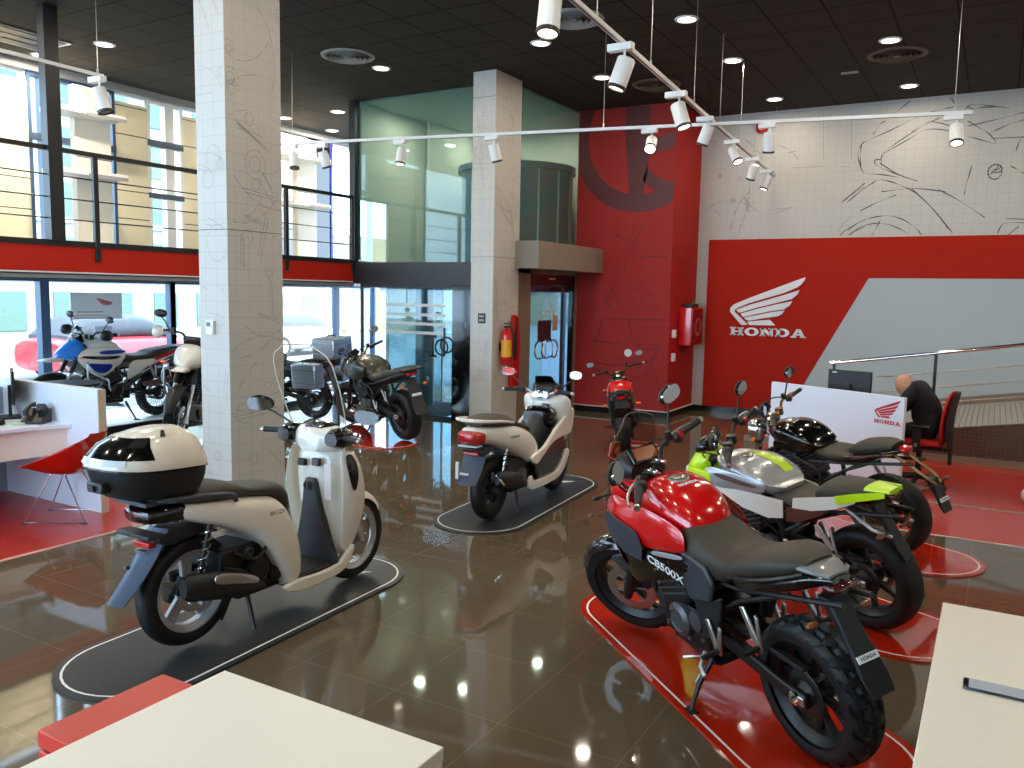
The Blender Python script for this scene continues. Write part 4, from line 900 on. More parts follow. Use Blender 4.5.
def wire_chair():
    e = empty('lounge_chair', (-6.72, 4.08, 0), (0, 0, rad(214))); tag(e, 'translucent red shell chair on a thin chrome sled frame, beside the reception desk', 'chair')
    # shell: rows from front lip to back edge; local x forward
    rows = []
    cl_ = catmull([(.27, .475), (.20, .425), (.06, .385), (-.10, .385), (-.21, .46), (-.27, .60), (-.31, .745)], 3)
    for i in range(15):
        cx, cz = cl_[round(i*(len(cl_)-1)/14)]; t = i/14; row = []
        ze = max(cz+.015, .475+(.27-cx)/.58*.26); hw = .25+.05*math.sin(PI*min(1, t*1.15))-.07*max(0, t-.7)/.3
        for j in range(13):
            s_ = -1+2*j/12
            row.append((cx+.05*abs(s_)**2*(t > .5)*(t-.5), hw*s_, cz+(ze-cz)*abs(s_)**2.4))
        rows.append(row)
    mb = M(); N = len(rows[0]); top = [p for r in rows for p in r]; bot = [(x, y, z-.008) for x, y, z in top]; K = len(top); fs = []
    for i in range(14):
        for j in range(N-1):
            q = (i*N+j, i*N+j+1, (i+1)*N+j+1, (i+1)*N+j); fs += [q, tuple(k+K for k in q[::-1])]
    bd = list(range(N))+[i*N+N-1 for i in range(1, 15)]+[14*N+j for j in range(N-2, -1, -1)]+[i*N for i in range(13, 0, -1)]
    for a, b in zip(bd, bd[1:]+bd[:1]): fs.append((a, a+K, b+K, b))
    mb.add(top+bot, fs).build('shell', 'translucent red', e, sub=1, ang=80)
    for y in (-.2, .2):
        M().tube([(.06, y*.7, .40), (.24, y*1.08, .012), (-.24, y*1.08, .012), (-.06, y*.7, .395)], .0065, 8).build('sled_leg', 'chrome', e)
    M().tube([(.06, -.14, .40), (.06, .14, .40)], .0065, 8).tube([(-.06, -.14, .395), (-.06, .14, .395)], .0065, 8).build('cross_wire', 'chrome', e)
    for x, y in ((.24, .23), (.24, -.23), (-.24, .23), (-.24, -.23)): M().box(x-.025, x+.025, y-.01, y+.01, 0, .012).build('glide', 'satin black', e)
wire_chair()
def right_desk():
    a, b = V((-2.10, 9.32, 0)), V((-.70, 8.60, 0)); d = (b-a).normalized(); ang = math.atan2(d.y, d.x); L_ = (b-a).length
    e = empty('logo_desk', a, (0, 0, ang)); tag(e, 'white desk with a small red winged emblem on its front, before the grey panel', 'desk')
    M().box(0, L_, 0, .04, 0, 1.05).build('front_panel', 'daylight tinted laminate', e, bevel=.004)
    M().box(.04, L_-.5, .04, .62, .71, .75).build('worktop', 'white laminate', e, bevel=.004)
    M().box(0, .04, .04, .78, 0, .75).build('side_panel', 'white laminate', e, bevel=.004)
    k = .29/1.24
    feathers(lambda x, z, t: (1.27+(x+3.9)*k*.95, -.001-t*.1, .83+(z-1.5)*k), 'wing_emblem', 'lettering red', e)
    slab_letters(lambda x, z, t: (x, -.001-t*.1, z), 'HONDA', 'lettering', 'lettering red', e, 1.27, 1.545, .775, .812)
    q = empty('desk_monitor', (e.matrix_basis @ V((.62, .5, .75))), (0, 0, ang+rad(8))); tag(q, 'dark monitor standing on the logo desk, its back to the hall', 'monitor')
    M().box(-.24, .24, -.02, .02, .12, .46).build('bezel', 'satin black', q, bevel=.01); M().box(-.22, .22, .02, .022, .14, .44).build('screen', mat('screen dark', rgb(30, 34, 40), .15), q)
    M().box(-.03, .03, -.05, -.02, 0.01, .32).build('stand', 'satin black', q); M().box(-.12, .12, -.12, .06, 0, .014).build('foot', 'satin black', q, bevel=.005)
    M().box(-.19, -.14, -.0215, -.02, .425, .437).build('badge', 'brushed steel', q)
right_desk()
def office_chair():
    e = empty('office_chair', (-.62, 9.74, 0), (0, 0, rad(172))); tag(e, 'red and black swivel office chair with a person on it, behind the logo desk', 'chair')
    # local x = forward (towards the desk)
    M().hull([(-.22, .46, .49, .52, .20, 3), (-.1, .45, .49, .535, .235, 3.5), (.1, .45, .49, .535, .24, 3.5), (.22, .45, .485, .52, .22, 3), (.26, .46, .48, .5, .19, 3)], sub=3).build('seat', 'red fabric', e)
    M().box(-.2, .2, -.2, .2, .425, .455).build('seat_pan', 'black plastic', e, bevel=.02)
    bk = []
    for z, x, w, th in ((.50, -.235, .19, .035), (.6, -.23, .225, .05), (.75, -.235, .235, .05), (.9, -.26, .225, .045), (1.0, -.285, .19, .04), (1.045, -.295, .12, .025)):
        bk.append([(x-th/2*math.cos(0)*(1 if False else 0)+th*.5*math.copysign(abs(math.cos(a))**.6, math.cos(a)), w*math.copysign(abs(math.sin(a))**.7, math.sin(a)), z) for a in [2*PI*k/20 for k in range(20)]])
    M().loft(bk).build('backrest', 'red fabric', e, sub=1)
    bs = []
    for z, x, w in ((.46, -.285, .10), (.6, -.272, .215), (.75, -.277, .228), (.9, -.30, .218), (1.0, -.323, .18), (1.035, -.33, .11)):
        bs.append([(x+.014*math.cos(a), w*math.copysign(abs(math.sin(a))**.7, math.sin(a)), z) for a in [2*PI*k/20 for k in range(20)]])
    M().loft(bs).build('back_shell', 'black plastic', e)
    M().box(-.31, -.28, -.04, .04, .26, .62).box(-.31, .0, -.04, .04, .40, .43).build('back_bracket', 'black plastic', e, bevel=.008)
    for s in (-1, 1):
        ar = M().box(-.06, .02, s*.27-.02, s*.27+.02, .40, .66).build('armrest', 'black plastic', e, bevel=.01); M().box(-.14, .12, s*.27-.04, s*.27+.04, .66, .69).build('arm_pad', 'satin black', ar, bevel=.012)
        M().box(-.03, -.01, s*.27+s*.02-.002, s*.27+s*.02+.002, .46, .50).build('arm_plate', 'brushed steel', ar)
    M().cyl((0, 0, .1), (0, 0, .43), .03, 16).build('gas_column', 'satin black', e)
    for k in range(5):
        a = rad(72*k+20); leg = M().tube([(0, 0, .11), (.28*math.cos(a), .28*math.sin(a), .075)], [.032, .02], 8).build('base_leg', 'black plastic', e)
        M().lathe([(0, -.02), (.028, -.02), (.03, 0), (.028, .02), (0, .02)], (.28*math.cos(a), .28*math.sin(a), .03), (math.cos(a+1), math.sin(a+1), 0), 16).build('caster', 'satin black', leg)
office_chair()

# ================================================================== TWO-WHEELER PARTS (local axes: x forward, y left, z up; rear wheel at x = 0)
def steer(pivot, rake, ang):
    T = Matrix.Translation(V(pivot))
    return T @ Matrix.Rotation(rad(ang), 4, V((-math.sin(rad(rake)), 0, math.cos(rad(rake))))) @ T.inverted()
def wheel(root, name, c, R, w, rr, rim, style='y5', xf=None, disc=None, tread='road', hubr=.05, discm='brushed steel', rimw=None, tyrem='tyre rubber', both=False):
    cx, cy, cz = c; rw = (rimw or w*.78)/2
    mb = M(xf)
    mb.lathe([(rr+.012, -rw), (rr+.014, -rw+.006), (rr-.012, -rw+.012), (rr-.022, -rw*.5), (rr-.024, rw*.5), (rr-.012, rw-.012), (rr+.014, rw-.006), (rr+.012, rw), (rr-.004, rw), (rr-.022, rw-.014), (rr-.036, rw*.5), (rr-.036, -rw*.5), (rr-.022, -rw+.014), (rr-.004, -rw)], c, (0, 1, 0), 48, closed=True)
    mb.lathe([(0, -w*.5), (hubr*.6, -w*.5), (hubr, -w*.36), (hubr, w*.36), (hubr*.6, w*.5), (0, w*.5)], c, (0, 1, 0), 24)
    n = int(style[1:]); k_ = style[0]
    def bar(a0, r0, a1, r1, w0, w1, t, y=0):
        p = V((math.cos(a0)*r0, 0, math.sin(a0)*r0)); q = V((math.cos(a1)*r1, 0, math.sin(a1)*r1)); d = (q-p).normalized(); s_ = V((-d.z, 0, d.x))
        quad = [p+s_*w0/2, p-s_*w0/2, q-s_*w1/2, q+s_*w1/2]
        O = V(c)
        a = [O+v+V((0, y-t/2, 0)) for v in quad]; b = [O+v+V((0, y+t/2, 0)) for v in quad]
        mb.add(a+b, [(0, 1, 2, 3), (7, 6, 5, 4), (0, 4, 5, 1), (1, 5, 6, 2), (2, 6, 7, 3), (3, 7, 4, 0)])
    for k in range(n):
        a = 2*PI*k/n+.3
        if k_ == 'y':
            bar(a, hubr*.8, a, rr*.5, .03, .03, .03); bar(a, rr*.44, a+.26, rr-.02, .024, .024, .024); bar(a, rr*.44, a-.26, rr-.02, .024, .024, .024)
        elif k_ == 's': bar(a, hubr*.8, a+.1, rr-.02, .034, .022, .03)
        elif k_ == 'd':
            bar(a-.3, hubr*.8, a-.10, rr-.02, .022, .036, .024, .012); bar(a+.3, hubr*.8, a+.10, rr-.02, .022, .036, .024, .012)
        elif k_ == 'b': bar(a, hubr*.8, a, rr-.015, .05, .078, .03, 0)
        elif k_ == 'w':
            for sg in (1, -1):
                p = V(c)+V((math.cos(a)*hubr, sg*w*.3, math.sin(a)*hubr)); q = V(c)+V((math.cos(a+sg*.35)*(rr-.02), 0, math.sin(a+sg*.35)*(rr-.02))); mb.tube([p, q], .0025, 4)
    o = mb.build(name, rim, root, ang=30)
    # tyre
    prof = []; np_ = 30
    for i in range(np_+1):
        a = -rad(112)+rad(224)*i/np_
        prof.append((rr+.004+(R-rr-.004)*(.5+.5*math.cos(a)) if abs(a) < rad(90) else rr+.004+(R-rr-.004)*.5*(1+math.cos(a)), w/2*math.sin(a)/1.0, a))
    prof = [(rr+(R-rr)*max(0, (math.cos(a)+.38)/1.38)**.75, w/2*(math.copysign(abs(math.sin(a))**.9, math.sin(a))), a) for _, _, a in prof]
    tm = M(xf); N = 180 if tread == 'block' else 144; rings = []
    for i in range(N):
        th = 2*PI*i/N; ring = []
        for q, (r, h, a) in enumerate(prof):
            rr2 = r
            if tread == 'block' and abs(a) < rad(72):
                s_ = a/rad(72); ph = (i+(0 if s_ > 0 else 5)+abs(s_)*9) % 10
                if ph < 2.6 or (abs(abs(s_)-.36) < .10 and (i//4) % 2) or abs(s_) < .06: rr2 -= .014
            elif tread == 'road' and rad(14) < abs(a) < rad(66):
                ph = (i+(0 if a > 0 else 6)+abs(a)*7) % 12
                if ph < 1.3: rr2 -= .004
            ring.append(V(c)+V((math.cos(th)*rr2, h, math.sin(th)*rr2)))
        rings.append(ring)
    rings.append(rings[0]); tm.loft(rings, closed_ring=False, caps=False)
    tm.build('tyre', tyrem, o, ang=28)
    if disc:
        for sg in ((1, -1) if both else (1,)):
            r, y = disc; dm = M(xf); y = abs(y)*sg if both else y
            dm.lathe([(r*.66, -.0025), (r, -.0025), (r, .0025), (r*.66, .0025)], (cx, cy+y, cz), (0, 1, 0), 40, closed=True)
            for k in range(6):
                a = k*PI/3; dm.cyl((cx+math.cos(a)*hubr*.8, cy+y, cz+math.sin(a)*hubr*.8), (cx+math.cos(a)*r*.7, cy+y, cz+math.sin(a)*r*.7), .006, 6)
            dm.build('brake_disc', discm, o)
            a0 = rad(150); ca = M(xf); ca.box(cx+math.cos(a0)*r*.9-.05, cx+math.cos(a0)*r*.9+.05, cy+y-.022, cy+y+.022, cz+math.sin(a0)*r*.9-.03, cz+math.sin(a0)*r*.9+.03, Matrix.Rotation(rad(-60), 3, 'Y'))
            ca.build('brake_caliper', 'bronze metal' if discm == 'dark steel' else 'engine black', o, bevel=.006)
    return o
def mudguard(root, name, c, r, w, a0, a1, ma, xf=None, drop=.02, th=.004):
    rows = []; n = 16; mb = M(xf)
    for i in range(n+1):
        a = rad(a0+(a1-a0)*i/n); row = []; tp = 1-.35*abs(2*i/n-1)**3
        for j in range(9):
            s_ = -1+j/4; rr_ = r-drop*abs(s_)**2.2
            row.append(V((c[0]+math.cos(a)*rr_, c[1]+w/2*s_*tp, c[2]+math.sin(a)*rr_)))
        rows.append(row)
    out = rows; inn = [[V(c)+(p-V(c))*(1-th/r) for p in row] for row in rows]
    ring = [o_+i_[::-1] for o_, i_ in zip(out, inn)]
    mb.loft(ring); return mb.build(name, ma, root, ang=50)
def mirror(root, base, head, size, shell, xf=None, up=.0, face=(-1, 0, .1)):
    b, h = V(base), V(head); sx, sz, th = size
    mb = M(xf); rx = V(face).normalized(); ry = V((0, 0, 1)).cross(rx).normalized(); rz = rx.cross(ry); R = Matrix((rx, ry, rz)).transposed()
    mb.ell(h, (th, sx, sz), 20, 10, R)
    o = mb.build('mirror', shell, root)
    g = M(xf); pts = [R @ V((0, sx*.9*math.copysign(abs(math.cos(2*PI*k/28))**.75, math.cos(2*PI*k/28)), sz*.9*math.copysign(abs(math.sin(2*PI*k/28))**.75, math.sin(2*PI*k/28)))) for k in range(28)]
    A = [h+p+rx*th*.62 for p in pts]; B = [h+p*.94+rx*th*1.02 for p in pts]
    g.loft([A, B]); g.build('mirror_glass', 'mirror glass', o)
    mid = b+(h-b)*.55+V((0, 0, up)); M(xf).tube([b, mid, h+V((0, 0, -sz*.5))], [.0075, .007, .006], 8, smooth=4).build('mirror_stalk', 'satin black', o)
    return o
def handlebar(root, c, hw, rise, sweep, xf=None, ma='satin black', grip='rubber', clamp=True, lever=True, switch='satin black', swred=True, reach=.0):
    x, y, z = c
    mb = M(xf)
    L_ = [(x, 0, z), (x+.0, .09, z), (x-.0+reach, .16, z+rise), (x-sweep*.5+reach, hw*.72, z+rise+.005), (x-sweep+reach, hw, z+rise)]
    mb.tube([(a, -b, d) for a, b, d in L_[::-1]][:-1]+L_, .0125, 10, smooth=4)
    if clamp: mb.box(x-.03, x+.03, -.07, -.03, z-.04, z+.02).box(x-.03, x+.03, .03, .07, z-.04, z+.02)
    o = mb.build('handlebar', ma, root)
    for s in (-1, 1):
        p0, p1 = V((x-sweep*.62+reach, s*(hw-.13), z+rise+.004)), V((x-sweep+reach-.002, s*(hw+.005), z+rise))
        M(xf).tube([p0, p0+(p1-p0)*.05, p1-(p1-p0)*.04, p1], [.019, .0175, .0175, .019], 12).build('grip', grip, o)
        d = (p1-p0).normalized(); M(xf).cyl(p1, p1+d*.022, .016, 12).build('bar_end', 'brushed steel', o)
        q = p0-d*.035; M(xf).ell(q, (.03, .034, .028), 12, 8).box(q.x-.022, q.x+.022, q.y-.02, q.y+.02, q.z-.028, q.z+.012).build('switch_housing', switch, o)
        if swred and s < 0: M(xf).box(q.x-.03, q.x-.014, q.y-.016, q.y+.016, q.z-.0, q.z+.024).build('kill_switch', 'red lens', o)
        if lever:
            b = q+V((.035, 0, 0))-d*.02
            M(xf).tube([b, b+d*.04+V((.02, 0, 0)), b+d*.12+V((.03, 0, -.004)), b+d*.19+V((.012, 0, -.008))], [.009, .007, .006, .007], 8, smooth=3).build('lever', 'aluminium', o)
            M(xf).cyl(b+V((0, 0, .0)), b+V((.0, 0, .045)), .02, 12).build('brake_reservoir', 'satin black', o) if s < 0 else None
    return o
def indicator(root, p, side, ma='amber lens', xf=None, l=.07):
    p = V(p); e = p+V((0, side*l, 0))
    o = M(xf).tube([p, e], [.008, .007], 8).build('indicator', 'black plastic', root)
    M(xf).ell(e+V((0, side*.025, 0)), (.017, .032, .015), 14, 8).build('indicator_lens', ma, o)
    return o
def fork(root, axle, top, sep, xf, up='brushed steel', low='satin black', usd=False, r=.021):
    a, t = V(axle), V(top); d = (t-a)
    for s in (-1, 1):
        o_ = V((0, s*sep, 0)); A = a+o_+V((-.0, 0, 0)); T = t+o_
        m1 = A+d*.50
        o = M(xf).tube([A-d.normalized()*.03, A+d*.05, m1-d*.02, m1], [r*1.2, r*1.45, r*1.3, r*1.25] if not usd else [r*1.4, r*.85, r*.85, r*.85], 14).build('fork_leg', low if not usd else up, root)
        M(xf).tube([m1, T], [r if not usd else r*1.35]*2, 14).build('fork_tube', up if not usd else low, o)
    for k, nm in ((.97, 'upper_yoke'), (.74, 'lower_yoke')):
        p = a+d*k; M(xf).box(p.x-.035, p.x+.03, -sep-.035, sep+.035, p.z-.016, p.z+.016, Matrix.Rotation(rad(-25), 3, 'Y')).build(nm, 'satin black', root, bevel=.01)
def chainset(root, pivot, R, w, y=.075, arm='satin black', spr='dark steel'):
    px_, pz = pivot
    for s in (-1, 1):
        M().prism([(px_+.03, pz-.03), (px_+.03, pz+.035), (.1, R+.038), (-.05, R+.03), (-.06, R-.03), (.08, R-.03)], s*(y+.012), s*(y+.04)).build('swingarm', arm, root, bevel=.008)
    o = M().lathe([(.06, -.003), (.098, -.003), (.104, 0), (.098, .003), (.06, .003)], (0, y-.012, R), (0, 1, 0), 40, closed=True).build('sprocket', spr, root)
    c = M(); a, b = V((0, y-.012, R)), V((px_+.05, y-.012, pz+.01))
    c.tube([a+V((-.0, 0, .1)), b+V((0, 0, .04)), b+V((.035, 0, .01)), b+V((.0, 0, -.035)), a+V((0, 0, -.1))], .0065, 6, smooth=2).build('chain', 'dark steel', o)
    M().prism([(px_-.02, pz+.065), (px_-.02, pz+.085), (.1, R+.135), (-.02, R+.125), (-.02, R+.112), (.1, R+.118)], y-.03, y+.005).build('chain_guard', 'black plastic', root, bevel=.003)
    M().lathe([(0, y+.03), (.03, y+.03), (.03, y+.052), (.014, y+.052), (.014, y+.065), (0, y+.065)], (0, 0, R), (0, 1, 0), 8).build('axle_nut', 'chrome', root)
    M().box(-.05, .03, y+.035, y+.048, R-.022, R+.022).build('chain_adjuster', 'aluminium', root, bevel=.004)
def sidestand(root, p, foot):
    o = M().tube([p, (V(p)+V(foot))/2+V((.01, .01, 0)), foot], [.014, .012, .010], 8).build('side_stand', 'satin black', root); f = V(foot)
    M().box(f.x-.04, f.x+.03, f.y-.02, f.y+.03, f.z-.004, f.z+.008).build('stand_foot', 'satin black', o)
    M().tube([V(p)+V((.02, .01, -.02)), (V(p)+V(foot))/2+V((.03, .012, 0))], .008, 6).build('stand_spring', 'brushed steel', o)
def footpeg(root, p, s, hanger='aluminium', top=(.0, .12)):
    p = V(p)
    o = M().prism([(p.x-.02, p.z-.02), (p.x+.025, p.z-.01), (p.x+top[0]+.05, p.z+top[1]), (p.x+top[0]+.02, p.z+top[1]+.01), (p.x+.005, p.z+.03), (p.x-.05+top[0], p.z+top[1]), (p.x-.07+top[0], p.z+top[1]-.01)], s*(abs(p.y)-.012), s*abs(p.y)).build('peg_hanger', hanger, root, bevel=.004)
    M().tube([(p.x, s*abs(p.y), p.z), (p.x-.01, s*(abs(p.y)+.09), p.z+.003)], [.014, .012], 8).build('footpeg', 'satin black', o)
def engine_twin(root, cx=.74, cz=.42, w=.19, ma='engine black', cover='bronze metal', s=1.0):
    m_ = M(); B = lambda x0, x1, y, z0, z1: m_.box(cx+x0*s, cx+x1*s, -y*s, y*s, cz+z0*s, cz+z1*s)
    B(-.22, .16, w*.8, -.16, .04); B(-.14, .12, w*.72, -.2, -.14)
    R = Matrix.Rotation(rad(20), 3, 'Y')
    m_.box(cx-.06*s, cx+.16*s, -w*.85*s, w*.85*s, cz+.02*s, cz+.30*s, R)
    o = m_.build('engine', ma, root, bevel=.014)
    f = M()
    for k in range(7): f.box(cx-.07*s, cx+.175*s, -w*.9*s, w*.9*s, cz+(.07+k*.03)*s, cz+(.078+k*.03)*s, R, V((cx+.05*s, 0, cz+.16*s)))
    f.build('cooling_fins', 'engine grey', o)
    for sg in (-1, 1):
        M().lathe([(0, 0), (.088*s, 0), (.085*s, .03*s), (.06*s, .045*s), (.055*s, .038*s), (0, .04*s)], (cx-.02*s, sg*w*.78*s, cz-.04*s), (0, sg, 0), 28).build('engine_cover', cover, o)
        M().lathe([(0, 0), (.055*s, 0), (.05*s, .03*s), (0, .034*s)], (cx-.16*s, sg*w*.78*s, cz-.0*s), (0, sg, 0), 24).build('engine_cover', 'engine grey', o)
    pi = M()
    for y in (-.09, .09, ): pi.tube([(cx+.15*s, y*s, cz+.14*s), (cx+.27*s, y*s, cz+.08*s), (cx+.24*s, y*.8*s, cz-.12*s), (cx+.05*s, y*.5*s, cz-.22*s), (cx-.2*s, y*.3*s, cz-.21*s)], .019*s, 10, smooth=4)
    pi.build('exhaust_header', 'dark steel', o)
    for k, (p, q) in enumerate((((-.1, .15, .1), (.02, .17, .28)), ((.1, .16, .2), (.2, .12, .34)), ((-.2, .14, .06), (-.12, .17, .22)))):
        M().tube([(cx+p[0]*s, p[1]*s, cz+p[2]*s), (cx+(p[0]+q[0])/2*s+.03, (p[1]+.03)*s, cz+(p[2]+q[2])/2*s), (cx+q[0]*s, q[1]*s, cz+q[2]*s)], .009*s, 8, smooth=3).build('hose', 'rubber', o)
    bl = M()
    for (x, z) in ((.05, .0), (-.08, -.12), (.1, -.1), (.03, .2), (-.2, -.08), (.14, .1)):
        bl.lathe([(0, 0), (.011, 0), (.011, .012), (0, .012)], (cx+x*s, w*.86*s, cz+z*s), (0, 1, 0), 6)
    bl.build('bolt_heads', 'brushed steel', o)
    return o
def frame(root, ma='satin black', top=(1.10, .93), piv=(.5, .38), low=(.98, .42), seat=(-.28, .86)):
    m_ = M()
    for s in (-1, 1):
        m_.tube([(top[0], s*.03, top[1]), (top[0]-.16, s*.13, top[1]-.12), (.7, s*.165, .68), (piv[0]+.02, s*.15, .6), (piv[0], s*.13, piv[1])], .018, 10, smooth=4)
        m_.tube([(top[0]-.03, s*.03, top[1]-.1), (low[0], s*.13, low[1]+.16), (low[0]-.1, s*.12, low[1]-.06), (piv[0], s*.12, piv[1]-.06)], .016, 10, smooth=4)
        m_.tube([(.62, s*.14, .67), (.3, s*.12, .7), (seat[0], s*.07, seat[1]-.04)], .013, 8)
        m_.tube([(piv[0]+.02, s*.14, .5), (.3, s*.12, .64), (.0, s*.09, .77)], .012, 8)
    return m_.build('frame', ma, root)
def muffler(root, a, b, r, ma, tip='dark steel', flat=.8, y=-.15):
    A, B = V(a), V(b); m_ = M(); d = (B-A); n = 9; rings = []
    u = d.normalized(); w_ = V((0, 1, 0)); v_ = u.cross(w_)
    for i in range(n):
        t = i/(n-1); rr = r*(.55+.45*min(1, t*4))*(1-.12*max(0, t-.8)/.2)
        rings.append([A+d*t+(w_*math.cos(2*PI*k/20)*flat+v_*math.sin(2*PI*k/20))*rr for k in range(20)])
    m_.loft(rings); o = m_.build('muffler', ma, root)
    M().lathe([(r*.3, 0), (r*.5, 0), (r*.5, .03), (r*.3, .03)], B, u, 20, closed=True).build('muffler_tip', tip, o)
    return o
def plate_holder(root, x, z, ma='black plastic', l=.34, back=.16, w=.1, label=True):
    """rear fender arm running down and back, with a small label"""
    m_ = M(); rings = []
    for t, ww, hh in ((0, w*.8, .03), (.3, w*.75, .022), (.55, w*.8, .014), (.8, w, .008), (1, w*.85, .006)):
        c = V((x-back*t, 0, z-l*t)); rings.append([c+V((hh*sx, ww*sy, .0)) for sx, sy in ((1, 1), (-1, 1), (-1, -1), (1, -1))])
    m_.loft(rings); o = m_.build('rear_fender', ma, root, bevel=.005)
    if label:
        c = V((x-back*.62-.02, 0, z-l*.62)); d = V((-back, 0, -l)).normalized(); n_ = V((d.z, 0, -d.x)); R = Matrix((V((0, -1, 0)), -d, V((0, -1, 0)).cross(-d))).transposed()
        m2 = M(); m2.add([c+R @ V((sx*.05, sy*.014, .004)) for sx, sy in ((-1, -1), (1, -1), (1, 1), (-1, 1))]+[c+R @ V((sx*.05, sy*.014, -.004)) for sx, sy in ((-1, -1), (1, -1), (1, 1), (-1, 1))], [(0, 1, 2, 3), (7, 6, 5, 4), (0, 4, 5, 1), (1, 5, 6, 2), (2, 6, 7, 3), (3, 7, 4, 0)])
        m2.build('plate_label', 'plastic white', o); text('lettering', 'HONDA', 'lettering black', o, c+R @ V((0, 0, .005)), R, .02, .0005)
    return o
SIDE_L = basis((-1, 0, 0), (0, 0, 1))
SIDE_R = basis((1, 0, 0), (0, 0, 1))

# ================================================================== SCOOTERS
def sh_scooter():
    e = empty('scooter', (-3.69, 2.89, .013), (0, 0, rad(90)))
    tag(e, 'silver white scooter with a big top box and a tall clear windscreen', 'scooter', 'scooters')
    wheel(e, 'rear_wheel', (0, 0, .325), .30, .11, .222, 'cast silver', 'd5', disc=(.11, -.06), tread='road', hubr=.06)
    wheel(e, 'front_wheel', (1.33, 0, .295), .29, .095, .218, 'cast silver', 'd5', disc=(.12, -.055), tread='road', hubr=.045)
    fork(e, (1.33, 0, .295), (1.12, 0, .78), .075, None, 'brushed steel', 'cast silver', r=.017)
    mudguard(e, 'front_mudguard', (1.33, 0, .295), .315, .14, 30, 165, 'pearl white', drop=.05)
    # tail bodywork: side shells from the tail lamp to the seat nose
    M().hull([(-.17, .79, .81, .83, .10, 2.4), (-.12, .755, .79, .835, .145, 3), (-.03, .715, .765, .83, .168, 3.4), (.12, .655, .73, .815, .185, 3.6), (.28, .58, .68, .80, .198, 3.8), (.40, .48, .61, .78, .205, 4), (.50, .32, .52, .755, .207, 4), (.57, .20, .44, .70, .205, 4), (.63, .175, .38, .60, .20, 3.6), (.66, .18, .34, .50, .19, 3.2)], n=28, sub=5).build('tail_bodywork', 'lamp tinted white', e)
    M().plate([(.52, .21), (.62, .155), (.82, .15), (1.0, .165), (1.10, .22), (1.13, .32), (1.06, .27), (.98, .225), (.8, .215), (.66, .225)], .165, .20, smooth=3).build('floor_edge_panel', 'lamp tinted white', e, bevel=.008)
    M().box(.58, 1.08, -.165, .165, .185, .235).build('floorboard', 'black plastic', e, bevel=.012)
    M().box(.60, 1.0, -.155, .155, .234, .242).build('floor_mat', 'rubber', e, bevel=.003)
    # leg shield: inner face with dark tunnel cover, and outer apron
    inner = []
    for z, x, w in ((.23, 1.0, .185), (.35, .99, .195), (.5, .975, .215), (.65, .965, .24), (.78, .96, .25), (.90, .96, .225), (.97, .98, .18)):
        inner.append([(x+.12*abs(s_)**2.5, w*s_, z) for s_ in [-1+j/6 for j in range(13)]])
    outer = []
    for z, x, w in ((.23, 1.14, .13), (.35, 1.19, .15), (.5, 1.22, .19), (.65, 1.20, .225), (.78, 1.17, .235), (.90, 1.12, .21), (.97, 1.08, .17)):
        outer.append([(x+.02-.10*abs(s_)**2.2, w*s_, z) for s_ in [-1+j/6 for j in range(13)]])
    M().loft([a+b[::-1] for a, b in zip(inner, outer)]).build('leg_shield', 'pearl white', e, sub=1, ang=60)
    tp = [(.225, .955, .185), (.36, .945, .135), (.55, .932, .082), (.73, .924, .05), (.765, .93, .035)]
    M().loft([[(x+.01*abs(s_), w*s_, z) for s_ in (-1, -.6, 0, .6, 1)]+[(x+.06, w*s_, z) for s_ in (1, .6, 0, -.6, -1)] for z, x, w in tp]).build('tunnel_cover', 'dark grey plastic', e, bevel=.008)
    M().lathe([(.024, 0), (.03, 0), (.03, .012), (.024, .012)], (.922, 0, .72), (-1, 0, 0), 20, closed=True).box(.912, .93, -.012, .012, .695, .74).build('bag_hook', 'satin black', e)
    M().box(.92, .95, .03, .09, .84, .885).build('ignition_lock', 'satin black', e, bevel=.006)
    M().box(.92, .95, -.09, -.03, .85, .90).build('switch_pocket', 'gloss black', e, bevel=.006)
    M().skin([[(.985, .205, .955), (1.04, .235, .955), (1.10, .235, .94)], [(.965, .245, .82), (1.05, .275, .82), (1.15, .27, .80)], [(.97, .245, .66), (1.07, .27, .64), (1.19, .255, .62)], [(.985, .22, .48), (1.08, .235, .46), (1.20, .21, .46)], [(1.0, .19, .30), (1.07, .19, .28), (1.16, .165, .30)]], .012).build('apron_wing', 'pearl white', e, sub=2, ang=70)
    M().skin([[(1.0, .232, .93), (1.03, .246, .935), (1.06, .25, .93)], [(1.0, .262, .83), (1.05, .282, .83), (1.10, .284, .82)], [(1.035, .270, .70), (1.05, .276, .69), (1.065, .277, .69)]], .004).build('side_grille', 'gloss black', e, sub=1)
    M().box(.925, .93, -.19, -.135, .65, .875).build('price_tag', 'tag paper', e)
    # under-seat engine, transmission, exhaust
    m_ = M(); m_.box(.12, .52, -.13, .13, .26, .52).box(.25, .6, -.11, .11, .20, .42).box(-.06, .3, .06, .14, .24, .42)
    en = m_.build('engine', 'engine black', e, bevel=.02)
    for (x, y, z, r) in ((.36, -.14, .36, .075), (.5, -.12, .30, .05), (.28, -.14, .48, .04)):
        M().lathe([(0, 0), (r, 0), (r*.95, .03), (r*.6, .04), (0, .035)], (x, y, z), (0, -1, 0), 24).build('engine_cover', 'engine black', en)
    for p in (((.2, -.14, .5), (.32, -.18, .44), (.45, -.15, .5)), ((.4, -.13, .52), (.52, -.17, .44), (.56, -.14, .32)), ((.15, -.13, .42), (.25, -.17, .38), (.3, -.16, .30))): M().tube(p, .010, 8, smooth=5).build('hose', 'rubber', en)
    mu = []
